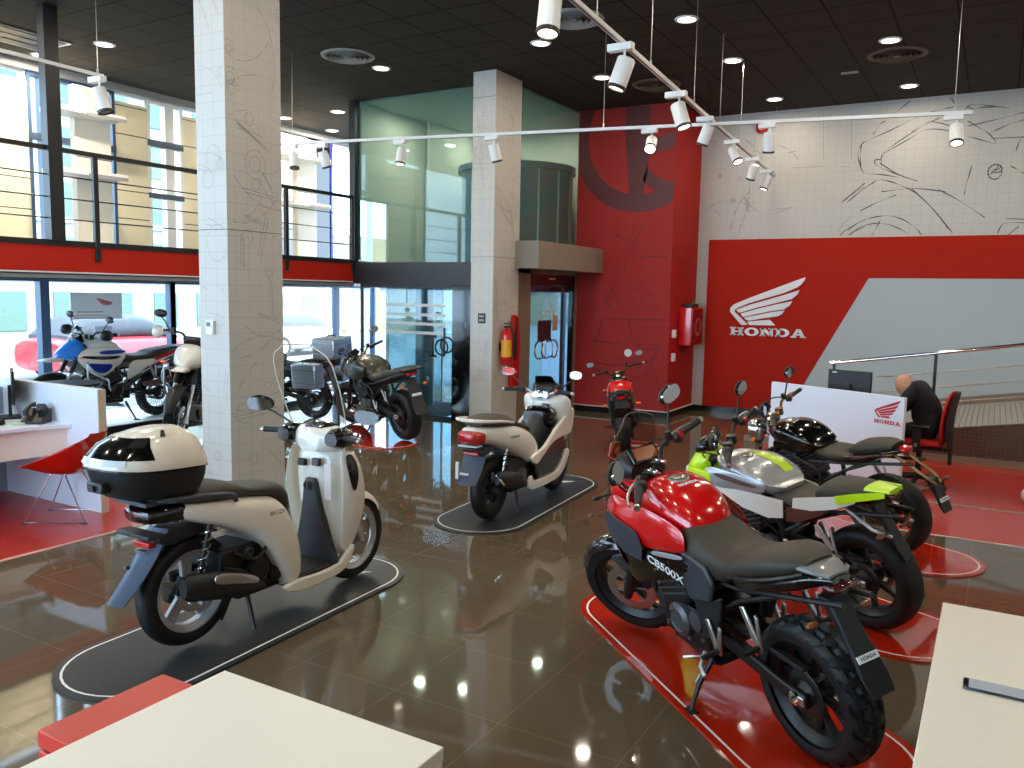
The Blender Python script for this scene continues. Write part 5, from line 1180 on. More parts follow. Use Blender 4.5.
    for x, r, z, y in ((-.17, .052, .41, -.185), (-.14, .072, .405, -.185), (.0, .078, .375, -.18), (.15, .078, .34, -.175), (.26, .068, .31, -.165), (.36, .045, .275, -.15), (.42, .028, .25, -.13)):
        mu.append([(x+.02*math.sin(2*PI*k/20)*0, y+.62*r*math.cos(2*PI*k/20), z+r*math.sin(2*PI*k/20)) for k in range(20)])
    mo = M().loft(mu).build('muffler', 'satin black', e)
    M().loft([[(x, y-.62*r-.006+.012*abs(q), z+.004+r*(q*.55+.42)) for q in (-.6, 0, .9)]+[(x, y-.62*r-.012+.012*abs(q), z+.004+r*(q*.55+.42)) for q in (.9, 0, -.6)] for x, r, z, y in ((-.02, .078, .38, -.18), (.1, .08, .355, -.178), (.24, .07, .315, -.168), (.35, .048, .28, -.152))]).build('heat_shield', 'brushed steel', mo, sub=1)
    M().tube([(.40, -.12, .25), (.46, -.09, .22), (.48, -.04, .26), (.42, -.02, .3)], .018, 10, smooth=4).build('exhaust_header', 'dark steel', mo)
    M().box(-.04, -.01, -.165, -.13, .28, .345).build('swing_bracket', 'cast silver', e, bevel=.006)
    for s in (-1, 1):
        sp = M(); a, b = V((-.03, s*.125, .40)), V((.05, s*.135, .70)); sp.tube([a+(b-a)*(t/90)+V((.024*math.cos(t*.45), .024*math.sin(t*.45), 0)) for t in range(12, 84)], .0045, 6)
        k = sp.build('shock_spring', 'chrome', e); M().cyl(a, b, .014, 12).build('damper', 'satin black', k)
    # rear mudguard flap with plate lamp and reflector
    rows = []
    for t in range(11):
        q = t/10; x = -.20-.16*q-.10*q*q; z = .72-.34*q; w = .075+.012*math.sin(q*PI)-.012*q
        rows.append([(x+.035*abs(s_)**2, w*s_, z-.01*abs(s_)) for s_ in (-1, -.7, -.35, 0, .35, .7, 1)]+[(x+.012+.035*abs(s_)**2, w*s_*.94, z-.01*abs(s_)) for s_ in (1, .7, .35, 0, -.35, -.7, -1)])
    fl = M().loft(rows).build('rear_mudguard', 'slate plastic', e)
    M().prism([(-.23, .68), (-.12, .70), (.10, .67), (.16, .62), (.02, .64), (-.14, .62), (-.22, .64)], -.085, .085).build('mudguard_arm', 'black plastic', fl, bevel=.01)
    M().box(-.272, -.225, -.06, .06, .625, .655).build('rear_reflector', 'red lens', fl, bevel=.005)
    M().box(-.285, -.25, -.04, .04, .603, .613).build('plate_lamp', 'chrome', fl)
    M().box(-.32, -.235, -.13, .13, .69, .712).build('plate_bracket', 'black plastic', fl, bevel=.006)
    M().cyl((-.345, 0, .54), (-.365, 0, .545), .012, 10).build('plate_bolt', 'satin black', fl)
    # tail lamp block
    tl = M().hull([(-.31, .775, .805, .83, .05, 2.4), (-.28, .755, .80, .845, .11, 2.8), (-.18, .74, .80, .85, .14, 3), (-.06, .74, .79, .83, .145, 3)], n=24, sub=3).build('tail_lamp', 'gloss black', e)
    M().hull([(-.318, .785, .805, .825, .03, 2.4), (-.295, .775, .805, .835, .085, 2.8), (-.24, .77, .805, .83, .115, 3)], n=20, sub=3).build('tail_lens', mat('smoked red', rgb(70, 18, 20), .12, coat=.6), tl)
    # seat
    M().hull([(-.12, .82, .845, .865, .10, 2.6), (-.02, .81, .85, .895, .145, 2.8), (.15, .79, .84, .90, .155, 2.8), (.26, .78, .83, .875, .15, 2.8), (.34, .77, .82, .845, .15, 2.6), (.46, .75, .80, .835, .145, 2.6), (.58, .68, .77, .815, .12, 2.5), (.66, .60, .70, .77, .09, 2.4), (.70, .58, .64, .70, .05, 2.2)], n=28, sub=5).build('seat', 'seat vinyl', e)
    gr = M()
    for s in (-1, 1): gr.tube([(.20, s*.165, .80), (.14, s*.195, .845), (-.05, s*.20, .875), (-.2, s*.17, .88), (-.28, s*.08, .875)], [.014, .017, .017, .016, .016], 10, smooth=4)
    gr.box(-.33, -.08, -.13, .13, .862, .882); gr.build('grab_rail', 'dark grey plastic', e)
    # top box
    tb = empty('top_box', (0, 0, 0)); tb.parent = e
    P = lambda z, k, dx=0, tip=1: [(-.20+dx+(.305*math.cos(a) if math.cos(a) > 0 else .34*tip*math.cos(a))*k*(abs(math.cos(a))**-.25 if abs(math.cos(a)) > .02 else 1)*1.0, .245*k*math.copysign(abs(math.sin(a))**.72, math.sin(a)), z) for a in [2*PI*i/40 for i in range(40)]]
    bpy.data.objects.remove(tb)
    sm = lambda x0, x1, w, z, p=3.0, dz=0: [((x0+x1)/2+(x1-x0)/2*math.copysign(abs(math.cos(a))**(2/p), math.cos(a)), w*math.copysign(abs(math.sin(a))**(2/p), math.sin(a)), z+dz*math.cos(a)) for a in [2*PI*i/44 for i in range(44)]]
    bx = M().loft([sm(-.34, .0, .14, .895, 3.2), sm(-.41, .03, .17, .91, 3.2), sm(-.475, .055, .20, .98, 3, -.01), sm(-.50, .065, .213, 1.05, 2.8, -.025)]).build('top_box', 'black plastic', e, ang=50)
    LID = [sm(-.508, .07, .219, 1.05, 2.8, -.025), sm(-.512, .07, .22, 1.07, 2.8, -.024), sm(-.50, .062, .214, 1.105, 2.6, -.018), sm(-.45, .035, .19, 1.165, 2.5, -.008), sm(-.37, -.01, .155, 1.208, 2.4, 0), sm(-.28, -.07, .10, 1.232, 2.3, .004), sm(-.22, -.13, .04, 1.238, 2.2)]
    M().loft(LID).build('box_lid', 'lamp tinted white', bx, ang=60)
    M().loft([sm(-.514, .073, .222, 1.044, 2.8, -.025), sm(-.514, .073, .222, 1.052, 2.8, -.025)]).build('box_seam', 'gloss black', bx)
    # black gloss panel let into the lid's rear, following its slope
    def lidpatch(nm, i0, i1, k0, k1, ma, off=.004, cut=0):
        rows = []
        for i in range(i0, i1+1):
            row = []
            for k in range(k0+cut*(i-i0), k1-cut*(i-i0)+1):
                p = V(LID[i][k % 44]); c_ = V((-.2, 0, 1.0)); row.append(p+(p-c_).normalized()*off)
            rows.append(row)
        n_ = min(len(r) for r in rows); rows = [[r[round(j*(len(r)-1)/(n_-1))] for j in range(n_)] for r in rows]
        mb = M(); mb.add([p for r in rows for p in r], [(i*n_+j, i*n_+j+1, (i+1)*n_+j+1, (i+1)*n_+j) for i in range(len(rows)-1) for j in range(n_-1)])
        return mb.build(nm, ma, bx, ang=70)
    lidpatch('lid_trim', 2, 4, 13, 31, 'gloss black', .003, 1)
    lidpatch('lid_reflector', 1, 2, 17, 27, 'clear lens', .005, 0)
    lidpatch('lid_reflector', 3, 4, 26, 29, 'chrome', .005, 0)
    lidpatch('lid_crease', 4, 5, 31, 32, 'gloss black', .003, 0)
    M().box(-.515, -.46, -.06, .06, .955, 1.01).build('box_latch', 'satin black', bx, bevel=.01); M().cyl((-.515, 0, .98), (-.527, 0, .98), .014, 14).build('box_lock', 'dark steel', bx)
    # handlebar cover, dash, switches
    M().hull([(.93, .94, 1.0, 1.06, .09, 2.6), (.98, .93, 1.02, 1.09, .17, 3), (1.06, .93, 1.03, 1.10, .19, 3), (1.13, .95, 1.03, 1.08, .15, 2.6), (1.17, 1.0, 1.03, 1.05, .07, 2.3)], n=24, sub=3).build('handlebar_cover', 'pearl white', e)
    M().hull([(.97, 1.05, 1.075, 1.10, .07, 2.6), (1.02, 1.06, 1.085, 1.115, .11, 2.8), (1.09, 1.06, 1.085, 1.115, .11, 2.8), (1.14, 1.05, 1.075, 1.095, .06, 2.4)], n=24, sub=3).build('instrument_panel', 'gloss black', e)
    hb = handlebar(e, (1.0, 0, 1.04), .39, .0, .06, switch='gloss black', clamp=False)
    for s in (-1, 1): M().hull([(.91, .99, 1.03, 1.07, .05, 2.5), (.97, .965, 1.035, 1.095, .075, 2.6), (1.05, .97, 1.035, 1.09, .065, 2.6)], n=18, sub=3, yc=s*.20).build('switch_cluster', 'gloss black', hb)
    mirror(e, (1.0, .19, 1.08), (.97, .46, 1.205), (.10, .052, .028), 'gloss black', face=(-1, -.3, -.2)); mirror(e, (1.0, -.19, 1.08), (.99, -.43, 1.19), (.09, .05, .026), 'gloss black', face=(-1, -.3, -.2))
    # tall clear windscreen with its rim and two black struts
    g = []
    for t in range(11):
        q = t/10; z = 1.07+.54*q; x = 1.12-.19*q; w = (.225+.03*math.sin(q*PI))*(1 if q < .8 else math.sqrt(max(.02, 1-((q-.8)/.2)**2*.75)))
        g.append([(x-.09*abs(s_)**2+.0, w*s_, z) for s_ in [-1+j/7 for j in range(15)]])
    ws = M().skin([[(x, y, z) for x, y, z in r] for r in g], 0.003, both=False)
    # skin() thickens along y; shift instead along x for a screen
    ws = M(); A = [p for r in g for p in r]; Bk = [(x-.003, y, z) for x, y, z in A]; nc = 15; fs = []
    for i in range(10):
        for j in range(nc-1):
            q = (i*nc+j, i*nc+j+1, (i+1)*nc+j+1, (i+1)*nc+j); fs.append(q)
    ws.add(A, fs); sc = ws.build('windscreen', 'clear screen', e)
    rim_ = [r[0] for r in g]+g[-1][1:-1]+[r[-1] for r in g[::-1]]
    M().tube(rim_, .0042, 6).build('screen_rim', mat('screen edge', rgb(214, 206, 190), .25), sc)
    for s in (-1, 1): M().tube([(1.10, s*.10, 1.08), (1.07, s*.12, 1.2), (1.055, s*.125, 1.30)], [.007, .008, .007], 8).build('screen_strut', 'satin black', sc)
    # front lamp and turn signals on the outer apron
    M().hull([(1.20, .80, .86, .92, .10, 2.5), (1.235, .78, .85, .90, .085, 2.5), (1.25, .8, .84, .88, .05, 2.2)], n=20, sub=3).build('headlamp', 'clear lens', e)
    M().ell((1.27, -.075, .42), (.012, .012, .012)).build('fork_reflector', 'amber lens', e)
    M().tube([(.36, -.06, .2), (.34, -.14, .01)], .014, 8).tube([(.36, .06, .2), (.34, .14, .01)], .014, 8).tube([(.36, -.06, .2), (.36, .06, .2)], .014, 8).build('centre_stand', 'satin black', e)
    text('lettering', 'SH 125i', 'lettering black', e, (.46, -.2105, .68), SIDE_R, .035, .0005)
sh_scooter()
def pcx_scooter():
    e = empty('scooter', (-3.69, 6.0, .013), (0, 0, rad(92.5)))
    tag(e, 'plain white scooter with a red tail lamp on the farther black mat', 'scooter', 'scooters')
    wheel(e, 'rear_wheel', (0, 0, .275), .27, .12, .18, 'satin black', 'd5', disc=None, tread='road', hubr=.06)
    wheel(e, 'front_wheel', (1.31, 0, .27), .27, .11, .18, 'satin black', 'd5', disc=(.11, -.06), tread='road', hubr=.045)
    fork(e, (1.31, 0, .27), (1.12, 0, .75), .075, None, r=.016)
    mudguard(e, 'front_mudguard', (1.31, 0, .27), .295, .15, 25, 160, 'pearl white', drop=.05)
    M().hull([(-.36, .80, .83, .85, .05, 2.4), (-.30, .72, .79, .85, .105, 2.8), (-.1, .66, .76, .85, .155, 3), (.15, .56, .71, .83, .20, 3.2), (.34, .48, .65, .78, .205, 3.2), (.48, .42, .58, .72, .20, 3), (.58, .42, .52, .64, .18, 3), (.64, .44, .5, .58, .15, 2.6)], n=28, sub=5).build('tail_bodywork', 'pearl white', e)
    gr = M()
    for s in (-1, 1): gr.tube([(.10, s*.17, .85), (-.1, s*.19, .885), (-.3, s*.15, .905), (-.37, s*.06, .91)], [.012, .018, .018, .016], 10, smooth=4)
    gr.tube([(-.37, -.06, .91), (-.37, .06, .91)], .016, 10); gr.build('grab_rail', 'pearl white', e)
    M().hull([(-.30, .86, .875, .895, .09, 2.6), (-.15, .83, .87, .925, .15, 2.8), (.05, .80, .85, .92, .16, 2.8), (.16, .78, .83, .885, .16, 2.8), (.26, .75, .80, .835, .165, 2.8), (.42, .70, .76, .80, .155, 2.6), (.54, .60, .70, .765, .12, 2.5), (.62, .52, .62, .70, .08, 2.3)], n=28, sub=5).build('seat', 'seat vinyl', e)
    tl = M().hull([(-.40, .735, .775, .81, .06, 2.8), (-.37, .715, .77, .825, .10, 3.4), (-.28, .70, .77, .82, .115, 3.4)], n=24, sub=3).build('tail_lamp', 'red lens', e)
    M().box(-.39, -.28, -.09, .09, .69, .705).build('tail_trim', 'clear lens', tl, bevel=.006)
    # step-through tunnel and floor
    M().hull([(.40, .25, .40, .58, .10, 3), (.55, .25, .42, .62, .09, 3), (.72, .25, .44, .70, .085, 3), (.9, .25, .48, .82, .10, 3), (1.0, .3, .5, .88, .12, 3)], n=24, sub=4).build('centre_tunnel', 'dark grey plastic', e)
    M().plate([(.36, .24), (.48, .19), (.95, .2), (1.14, .28), (1.24, .42), (1.18, .45), (1.06, .34), (.92, .27), (.5, .27), (.42, .33)], .17, .205, smooth=3).build('floor_edge_panel', 'pearl white', e, bevel=.008)
    M().box(.46, 1.0, -.18, .18, .22, .255).build('floorboard', 'black plastic', e, bevel=.01)
    M().plate([(.52, .42), (.66, .52), (.88, .6), (1.12, .66), (1.2, .56), (1.1, .37), (.9, .285), (.6, .275)], .16, .185, smooth=3).build('side_infill', 'gloss black', e, bevel=.01)
    # sweeping wing that joins tail and leg shield
    M().plate([(.38, .50), (.48, .42), (.62, .48), (.82, .57), (1.04, .60), (1.24, .62), (1.29, .84), (1.12, .80), (.86, .68), (.64, .56)], .185, .222, smooth=4).build('side_wing', 'pearl white', e, bevel=.012)
    inner = []; outer = []
    for z, x, w in ((.36, 1.10, .15), (.5, 1.08, .185), (.65, 1.05, .215), (.76, 1.03, .235), (.86, 1.0, .25), (.92, .99, .245), (.96, 1.0, .16)):
        inner.append([(x+.10*abs(s_)**2.5-(.03*(1-abs(s_)) if z < .85 else 0), w*s_, z+.05*abs(s_)**3*(z > .85)) for s_ in [-1+j/6 for j in range(13)]])
    for z, x, w in ((.36, 1.22, .12), (.5, 1.27, .17), (.65, 1.30, .215), (.76, 1.31, .24), (.86, 1.28, .25), (.92, 1.24, .24), (.96, 1.17, .17)):
        outer.append([(x+.04-.14*abs(s_)**2.2, w*s_, z+.05*abs(s_)**3*(z > .85)) for s_ in [-1+j/6 for j in range(13)]])
    M().loft([a+b[::-1] for a, b in zip(inner, outer)]).build('leg_shield', 'pearl white', e, sub=1, ang=60)
    M().hull([(.90, .70, .78, .84, .14, 3), (.97, .66, .78, .885, .165, 3.2), (1.02, .66, .78, .88, .16, 3)], n=24, sub=3).build('knee_recess', 'gloss black', e)
    M().box(.965, .995, -.09, -.02, .85, .91).build('ignition_lock', 'gloss black', e, bevel=.008)
    hb = handlebar(e, (1.01, 0, 1.0), .35, .03, .10, ma='brushed steel', switch='satin black')
    cl = M()
    for y in (-.06, -.02, .02, .06): cl.ell((1.0, y, 1.02), (.022, .014, .022), 12, 8)
    cl.box(.96, 1.04, -.08, .08, .975, 1.0); cl.build('bar_clamp', 'chrome', hb)
    ds = M().hull([(1.05, .99, 1.03, 1.06, .10, 2.8), (1.11, .98, 1.05, 1.10, .15, 3), (1.17, .98, 1.05, 1.09, .14, 3), (1.22, .98, 1.02, 1.05, .09, 2.6)], n=24, sub=3).build('instrument_panel', 'satin black', e)
    M().box(1.06, 1.08, -.07, .07, 1.03, 1.06).build('dial', 'screen dark', ds)
    g = [[(1.24-.12*q-.08*abs(s_)**2, (.15-.06*q)*s_, 1.0+.16*q) for s_ in [-1+j/5 for j in range(11)]] for q in [0, .25, .5, .75, 1]]
    sm = M(); sm.add([p for r in g for p in r], [(i*11+j, i*11+j+1, (i+1)*11+j+1, (i+1)*11+j) for i in range(4) for j in range(10)]); sm.build('windscreen', 'gloss black', e)
    mirror(e, (1.02, .16, 1.02), (1.03, .37, 1.19), (.085, .042, .022), 'chrome'); mirror(e, (1.02, -.16, 1.02), (1.05, -.34, 1.19), (.07, .042, .02), 'satin black')
    m_ = M(); m_.box(.08, .46, -.13, .13, .25, .52).box(.2, .52, -.11, .11, .2, .4); en = m_.build('engine', 'engine black', e, bevel=.02)
    M().lathe([(0, 0), (.07, 0), (.06, .03), (0, .035)], (.34, -.13, .34), (0, -1, 0), 24).build('engine_cover', 'engine grey', en)
    mu = [[(x, -.18+.6*r*math.cos(2*PI*k/18), z+r*math.sin(2*PI*k/18)) for k in range(18)] for x, r, z in ((-.19, .045, .40), (-.16, .072, .395), (0, .076, .37), (.14, .072, .34), (.24, .056, .31), (.34, .03, .27))]
    mo = M().loft(mu).build('muffler', 'satin black', e)
    M().plate([(-.05, .39), (.1, .37), (.2, .34), (.18, .37), (.06, .41)], .225, .232, both=False).build('heat_shield', 'dark steel', mo).scale = (1, -1, 1)
    M().tube([(-.16, -.227, .36), (-.185, -.21, .40), (-.185, -.17, .44)], .01, 8).build('muffler_tip', 'chrome', mo)
    for s in (-1, 1):
        a, b = V((-.02, s*.125, .37)), V((.06, s*.135, .62)); k = M().tube([a+(b-a)*(t/70)+V((.024*math.cos(t*.5), .024*math.sin(t*.5), 0)) for t in range(8, 64)], .005, 6).build('shock_spring', 'satin black', e); M().cyl(a, b, .014, 10).build('damper', 'chrome', k)
    rows = []
    for t in range(9):
        q = t/8; x = -.27-.10*q-.06*q*q; z = .68-.30*q; w = .085+.02*math.sin(q*PI)
        rows.append([(x+.04*abs(s_)**2, w*s_, z) for s_ in (-1, -.6, 0, .6, 1)]+[(x+.012+.04*abs(s_)**2, w*s_*.95, z) for s_ in (1, .6, 0, -.6, -1)])
    fl = M().loft(rows).build('rear_mudguard', 'slate plastic', e)
    M().prism([(-.30, .66), (-.1, .70), (.1, .66), (.12, .60), (-.12, .63), (-.28, .60)], -.10, .10).build('mudguard_arm', 'black plastic', fl, bevel=.01)
    M().box(-.325, -.28, -.07, .07, .615, .64).build('rear_reflector', 'red lens', fl, bevel=.005)
    M().box(-.405, -.385, -.02, .06, .46, .475).build('plate_label', 'plastic white', fl)
    M().box(-.40, -.375, .075, .10, .42, .56).build('side_label', 'plastic white', fl)
    M().tube([(.38, .13, .22), (.36, .26, .012)], .012, 8).tube([(.3, -.1, .2), (.26, -.16, .012)], .014, 8).build('side_stand', 'satin black', e)
    text('lettering', 'HONDA', 'lettering black', e, (.09, -.1965, .728), basis((1, -.19, 0), (0, 0, 1)), .034, .0008, shear=.3)
pcx_scooter()

# ================================================================== MOTORCYCLES
mat('smoked amber', rgb(120, 66, 30), .15, coat=.5)
def hull_obj(root, name, st, ma, n=24, sub=4, yc=0, xf=None, shear=0): return M(xf).hull(st, n=n, sub=sub, yc=yc, shear=shear).build(name, ma, root)
def tank(root, ma, z=1.02, w=.205, x0=.52, x1=1.10, zb=.74, cap=.66):
    L_ = x1-x0; f = lambda t: x0+L_*t
    o = hull_obj(root, 'fuel_tank', [(f(0), zb+.03, zb+.07, z-.18, w*.45, 2.4), (f(.12), zb, zb+.09, z-.10, w*.78, 2.6), (f(.35), zb-.01, zb+.12, z-.025, w*.98, 2.7), (f(.6), zb+.01, zb+.15, z, w, 2.7), (f(.82), zb+.05, zb+.17, z-.02, w*.86, 2.6), (f(.95), zb+.09, zb+.18, z-.055, w*.6, 2.5), (f(1), zb+.12, zb+.18, z-.09, w*.35, 2.3)], ma, n=32, sub=5)
    c = V((f(cap), 0, z-.002-max(0, .6-cap)*.07))
    k = M().lathe([(0, .012), (.034, .012), (.04, .008), (.048, .006), (.056, .004), (.058, -.01)], c, (0, 0, 1), 28).build('filler_cap', 'brushed steel', o)
    M().lathe([(.041, .0085), (.047, .0085), (.047, .0065), (.041, .0065)], c, (0, 0, 1), 28, closed=True).build('cap_ring', 'satin black', k)
    return o
def std_running_gear(e, S, wb, R, Rf, w, wf, rr, rrf, st_r='y5', st_f='y5', rim='satin black', tread='road', fd=.15, rake=25, top=None, usd=False, fup='brushed steel', flo='satin black', sep=.095, rd=.11, both=False, piv=(.52, .39)):
    wheel(e, 'rear_wheel', (0, 0, R), R, w, rr, rim, st_r, None, (rd, -.075), tread, .055)
    wheel(e, 'front_wheel', (wb, 0, Rf), Rf, wf, rrf, rim, st_f, S, (fd, .055), tread, .042, both=both)
    d = math.tan(rad(rake)); z1 = top or .95
    fork(e, (wb, 0, Rf), (wb-(z1-Rf)*d, 0, z1), sep, S, fup, flo, usd)
    chainset(e, piv, R, w)

def cb_crossover():
    e = empty('motorcycle', (-.51, 3.60, .02), (rad(-11), 0, rad(143)))
    tag(e, 'red crossover motorcycle with a smoked windscreen and a black stepped seat', 'motorcycle', 'motorcycles')
    wb = 1.43; R, Rf = .315, .315; S = steer((1.09, 0, .9), 26, 34)
    std_running_gear(e, S, wb, R, Rf, .17, .12, .225, .23, 'y6', 'y6', 'satin black', 'block', .15, 26, .98)
    # rear tyre replaced tread comes from 'block'; front guard
    mudguard(e, 'front_mudguard', (wb, 0, Rf), Rf+.02, .15, 20, 150, 'gloss black', S, .05)
    M(S).plate([(1.46, .55), (1.40, .58), (1.28, .60), (1.22, .52), (1.27, .45), (1.33, .40), (1.38, .44)], .085, .098, smooth=2).build('fork_guard', 'dark grey plastic', e, bevel=.005)
    tank(e, 'candy red', 1.065, .182, .58, 1.14, .76, .52)
    # red shrouds sweeping forward and down from the tank
    top = [(.60, .17, .90), (.75, .20, .945), (.90, .205, .955), (1.05, .195, .945), (1.18, .18, .93), (1.30, .15, .92)]
    mid = [(.58, .195, .83), (.74, .235, .845), (.90, .25, .845), (1.06, .25, .85), (1.22, .23, .86), (1.37, .175, .85)]
    low = [(.60, .175, .775), (.74, .215, .76), (.90, .24, .745), (1.06, .25, .75), (1.24, .235, .775), (1.40, .18, .79)]
    M().skin([top, mid, low], .008).build('tank_shroud', 'candy red', e, sub=2, ang=70)
    M().skin([[(.92, .258, .83), (1.10, .258, .85), (1.26, .232, .855)], [(.87, .262, .76), (1.08, .266, .765), (1.27, .24, .79)], [(.90, .256, .68), (1.06, .261, .68), (1.22, .242, .715)]], .006).build('shroud_inset', 'dark grey plastic', e, ang=30)
    low2 = [[(.56, .19, .785), (.75, .222, .755), (.9, .245, .74), (1.06, .255, .745), (1.24, .24, .77), (1.38, .19, .79)], [(.56, .195, .70), (.75, .232, .68), (.9, .25, .66), (1.06, .255, .65), (1.22, .235, .68), (1.35, .19, .73)], [(.64, .17, .64), (.76, .20, .60), (.9, .225, .56), (1.02, .235, .50), (1.14, .215, .55), (1.27, .17, .68)]]
    M().skin(low2, .008).build('lower_shroud', 'gloss black', e, sub=2, ang=70)
    M().skin([[(.56, .215, .80), (.68, .245, .79), (.80, .262, .775)], [(.56, .218, .772), (.68, .247, .76), (.80, .264, .745)]], .004).build('silver_stripe', 'bike silver', e, sub=1)
    M().skin([[(1.10, .262, .69), (1.22, .246, .72), (1.36, .20, .765)], [(1.06, .256, .56), (1.14, .235, .60), (1.28, .19, .70)]], .004).build('deep_red_panel', 'deep red', e, sub=1)
    text('lettering', 'CB500X', 'lettering white', e, (.705, .246, .70), basis((-1, -.12, -.2), (-.2, .25, 1)), .075, .0006, shear=.25, bold=.0015)
    text('lettering', 'CB500X', 'lettering white', e, (.86, -.268, .665), basis((1, 0.1, -.22), (.2, -.25, 1)), .085, .0006)
    text('lettering', 'HONDA', 'lettering white', e, (.785, .0, 1.05), basis((0, -1, 0), (1, 0, .2)), .03, .0008, bold=.001)
    # headlamp cowl, instruments and screen
    hull_obj(e, 'headlamp_cowl', [(1.16, .84, .93, 1.0, .12, 2.6), (1.26, .82, .91, 1.03, .15, 2.8), (1.36, .81, .89, 1.0, .14, 2.6), (1.44, .82, .87, .93, .09, 2.3), (1.48, .84, .87, .89, .04, 2.2)], 'candy red', 24, 4, 0, None)
    hull_obj(e, 'headlamp', [(1.41, .83, .88, .95, .10, 2.6), (1.455, .84, .88, .93, .08, 2.4), (1.475, .86, .88, .90, .04, 2.2)], 'clear lens', 20, 3, 0, None)
    hull_obj(e, 'dash_hood', [(1.18, .98, 1.03, 1.08, .09, 2.8), (1.24, .96, 1.05, 1.13, .12, 3), (1.30, .97, 1.05, 1.13, .115, 3), (1.36, .99, 1.05, 1.09, .09, 2.6)], 'satin black', 24, 3, 0, None)
    rt = Matrix.Rotation(rad(40), 3, 'Y')
    dd = M().box(1.17, 1.20, -.085, .085, 1.07, 1.17, rt).build('instrument_panel', 'gloss black', e, bevel=.008)
    M().box(1.167, 1.172, -.072, .06, 1.085, 1.155, rt, (1.185, 0, 1.12)).build('display', 'lcd orange', dd)
    g = [[(1.42-.17*q-.06*abs(s_)**2, (.13+.02*math.sin(q*PI)-.04*q**3)*s_, 1.0+.34*q-.025*abs(s_)**3*q) for s_ in [-1+j/6 for j in range(13)]] for q in [i/7 for i in range(8)]]
    sm = M(); A = [p for r in g for p in r]; sm.add(A, [(i*13+j, i*13+j+1, (i+1)*13+j+1, (i+1)*13+j) for i in range(7) for j in range(12)]); so_ = sm.build('windscreen', 'smoke screen', e)
    M().tube([r[0] for r in g]+g[-1][1:-1]+[r[-1] for r in g[::-1]], .003, 6).build('screen_edge', 'maroon brown', so_)
    hb = handlebar(e, (1.06, 0, 1.075), .40, .05, .11, S, ma='dark steel')
    M(S).ell((1.02, 0.05, 1.09), .016, 10, 8).ell((1.02, -.05, 1.09), .016, 10, 8).ell((1.05, .05, 1.1), .013, 10, 8).ell((1.05, -.05, 1.1), .013, 10, 8).build('clamp_bolts', 'chrome', hb)
    mirror(e, (1.07, .27, 1.14), (1.03, .38, 1.29), (.085, .048, .024), 'satin black', S, face=(-1, -.25, .25)); mirror(e, (1.07, -.27, 1.14), (1.09, -.43, 1.29), (.085, .048, .024), 'satin black', S, face=(-1, .25, .15))
    # cockpit cables
    cb = M(S)
    for s in (-1, 1): cb.tube([(1.05, s*.24, 1.11), (1.16, s*.2, 1.12), (1.2, s*.1, 1.0), (1.12, s*.06, .86)], .006, 6, smooth=4).tube([(1.05, s*.2, 1.10), (1.2, s*.12, 1.10), (1.18, s*.04, .9)], .005, 6, smooth=4)
    cb.build('cables', 'rubber', hb)
    indicator(e, (1.34, .14, .90), 1, 'black plastic'); indicator(e, (1.34, -.14, .90), -1, 'black plastic')
    # seat, side panels, tail
    hull_obj(e, 'seat', [(.77, .76, .86, .965, .10, 2.5), (.70, .69, .80, .955, .155, 2.7), (.57, .64, .76, .89, .178, 3), (.41, .68, .77, .845, .165, 3), (.30, .73, .80, .855, .17, 3), (.21, .77, .835, .89, .175, 3), (.10, .81, .87, .93, .165, 2.8), (-.01, .85, .895, .945, .13, 2.6), (-.09, .88, .91, .935, .07, 2.4)], 'seat vinyl', 32, 5)
    M().plate([(.63, .80), (.45, .77), (.40, .70), (.44, .60), (.60, .56), (.66, .66)], .165, .192).build('side_cover', 'dark grey plastic', e, bevel=.012)
    M().plate([(.60, .57), (.46, .60), (.38, .64), (.40, .54), (.46, .40), (.56, .38)], .145, .172).build('lower_side_cover', 'black plastic', e, bevel=.012)
    hull_obj(e, 'tail_bodywork', [(.44, .66, .70, .73, .12, 3), (.26, .70, .745, .78, .15, 3), (.10, .75, .795, .835, .155, 3), (-.03, .79, .84, .88, .13, 2.8), (-.13, .835, .87, .90, .085, 2.6), (-.20, .86, .88, .895, .045, 2.4)], 'gloss black', 24, 4)
    hull_obj(e, 'tail_cap', [(-.03, .885, .905, .925, .10, 2.8), (-.11, .885, .905, .92, .085, 2.8), (-.19, .88, .895, .905, .05, 2.6)], 'slate plastic', 20, 3).data.materials[0] = mat('tail grey', rgb(112, 112, 110), .35, coat=.3)
    gr = M()
    for s in (-1, 1): gr.tube([(.28, s*.175, .78), (.13, s*.185, .82), (-.01, s*.16, .865), (-.10, s*.10, .895)], [.011, .012, .012, .010], 8, smooth=4)
    gr.build('grab_rail', 'dark steel', e)
    hull_obj(e, 'tail_lamp', [(-.16, .82, .845, .865, .06, 2.6), (-.205, .825, .845, .865, .055, 2.6), (-.22, .835, .845, .855, .03, 2.4)], 'smoked red', 18, 3)
    plate_holder(e, -.14, .80, l=.33, back=.23, w=.065)
    indicator(e, (-.17, .05, .72), 1, 'smoked amber', l=.06); indicator(e, (-.17, -.05, .72), -1, 'smoked amber', l=.06)
    frame(e); engine_twin(e, .76, .44, cover='engine grey')
    M().box(1.0, 1.05, -.15, .15, .46, .72, Matrix.Rotation(rad(12), 3, 'Y')).build('radiator', 'engine black', e)
    M().prism([(.98, .33), (1.06, .40), (1.0, .44), (.8, .30), (.6, .22), (.52, .22), (.62, .19), (.84, .23)], -.12, .12).build('belly_guard', 'black plastic', e, bevel=.01)
    muffler(e, (.42, -.15, .30), (-.08, -.2, .46), .058, 'dark steel')
    for s in (-1, 1): footpeg(e, (.42, s*.19, .37), s, 'aluminium', (.03, .13)); footpeg(e, (.14, s*.17, .50), s, 'aluminium', (.06, .15))
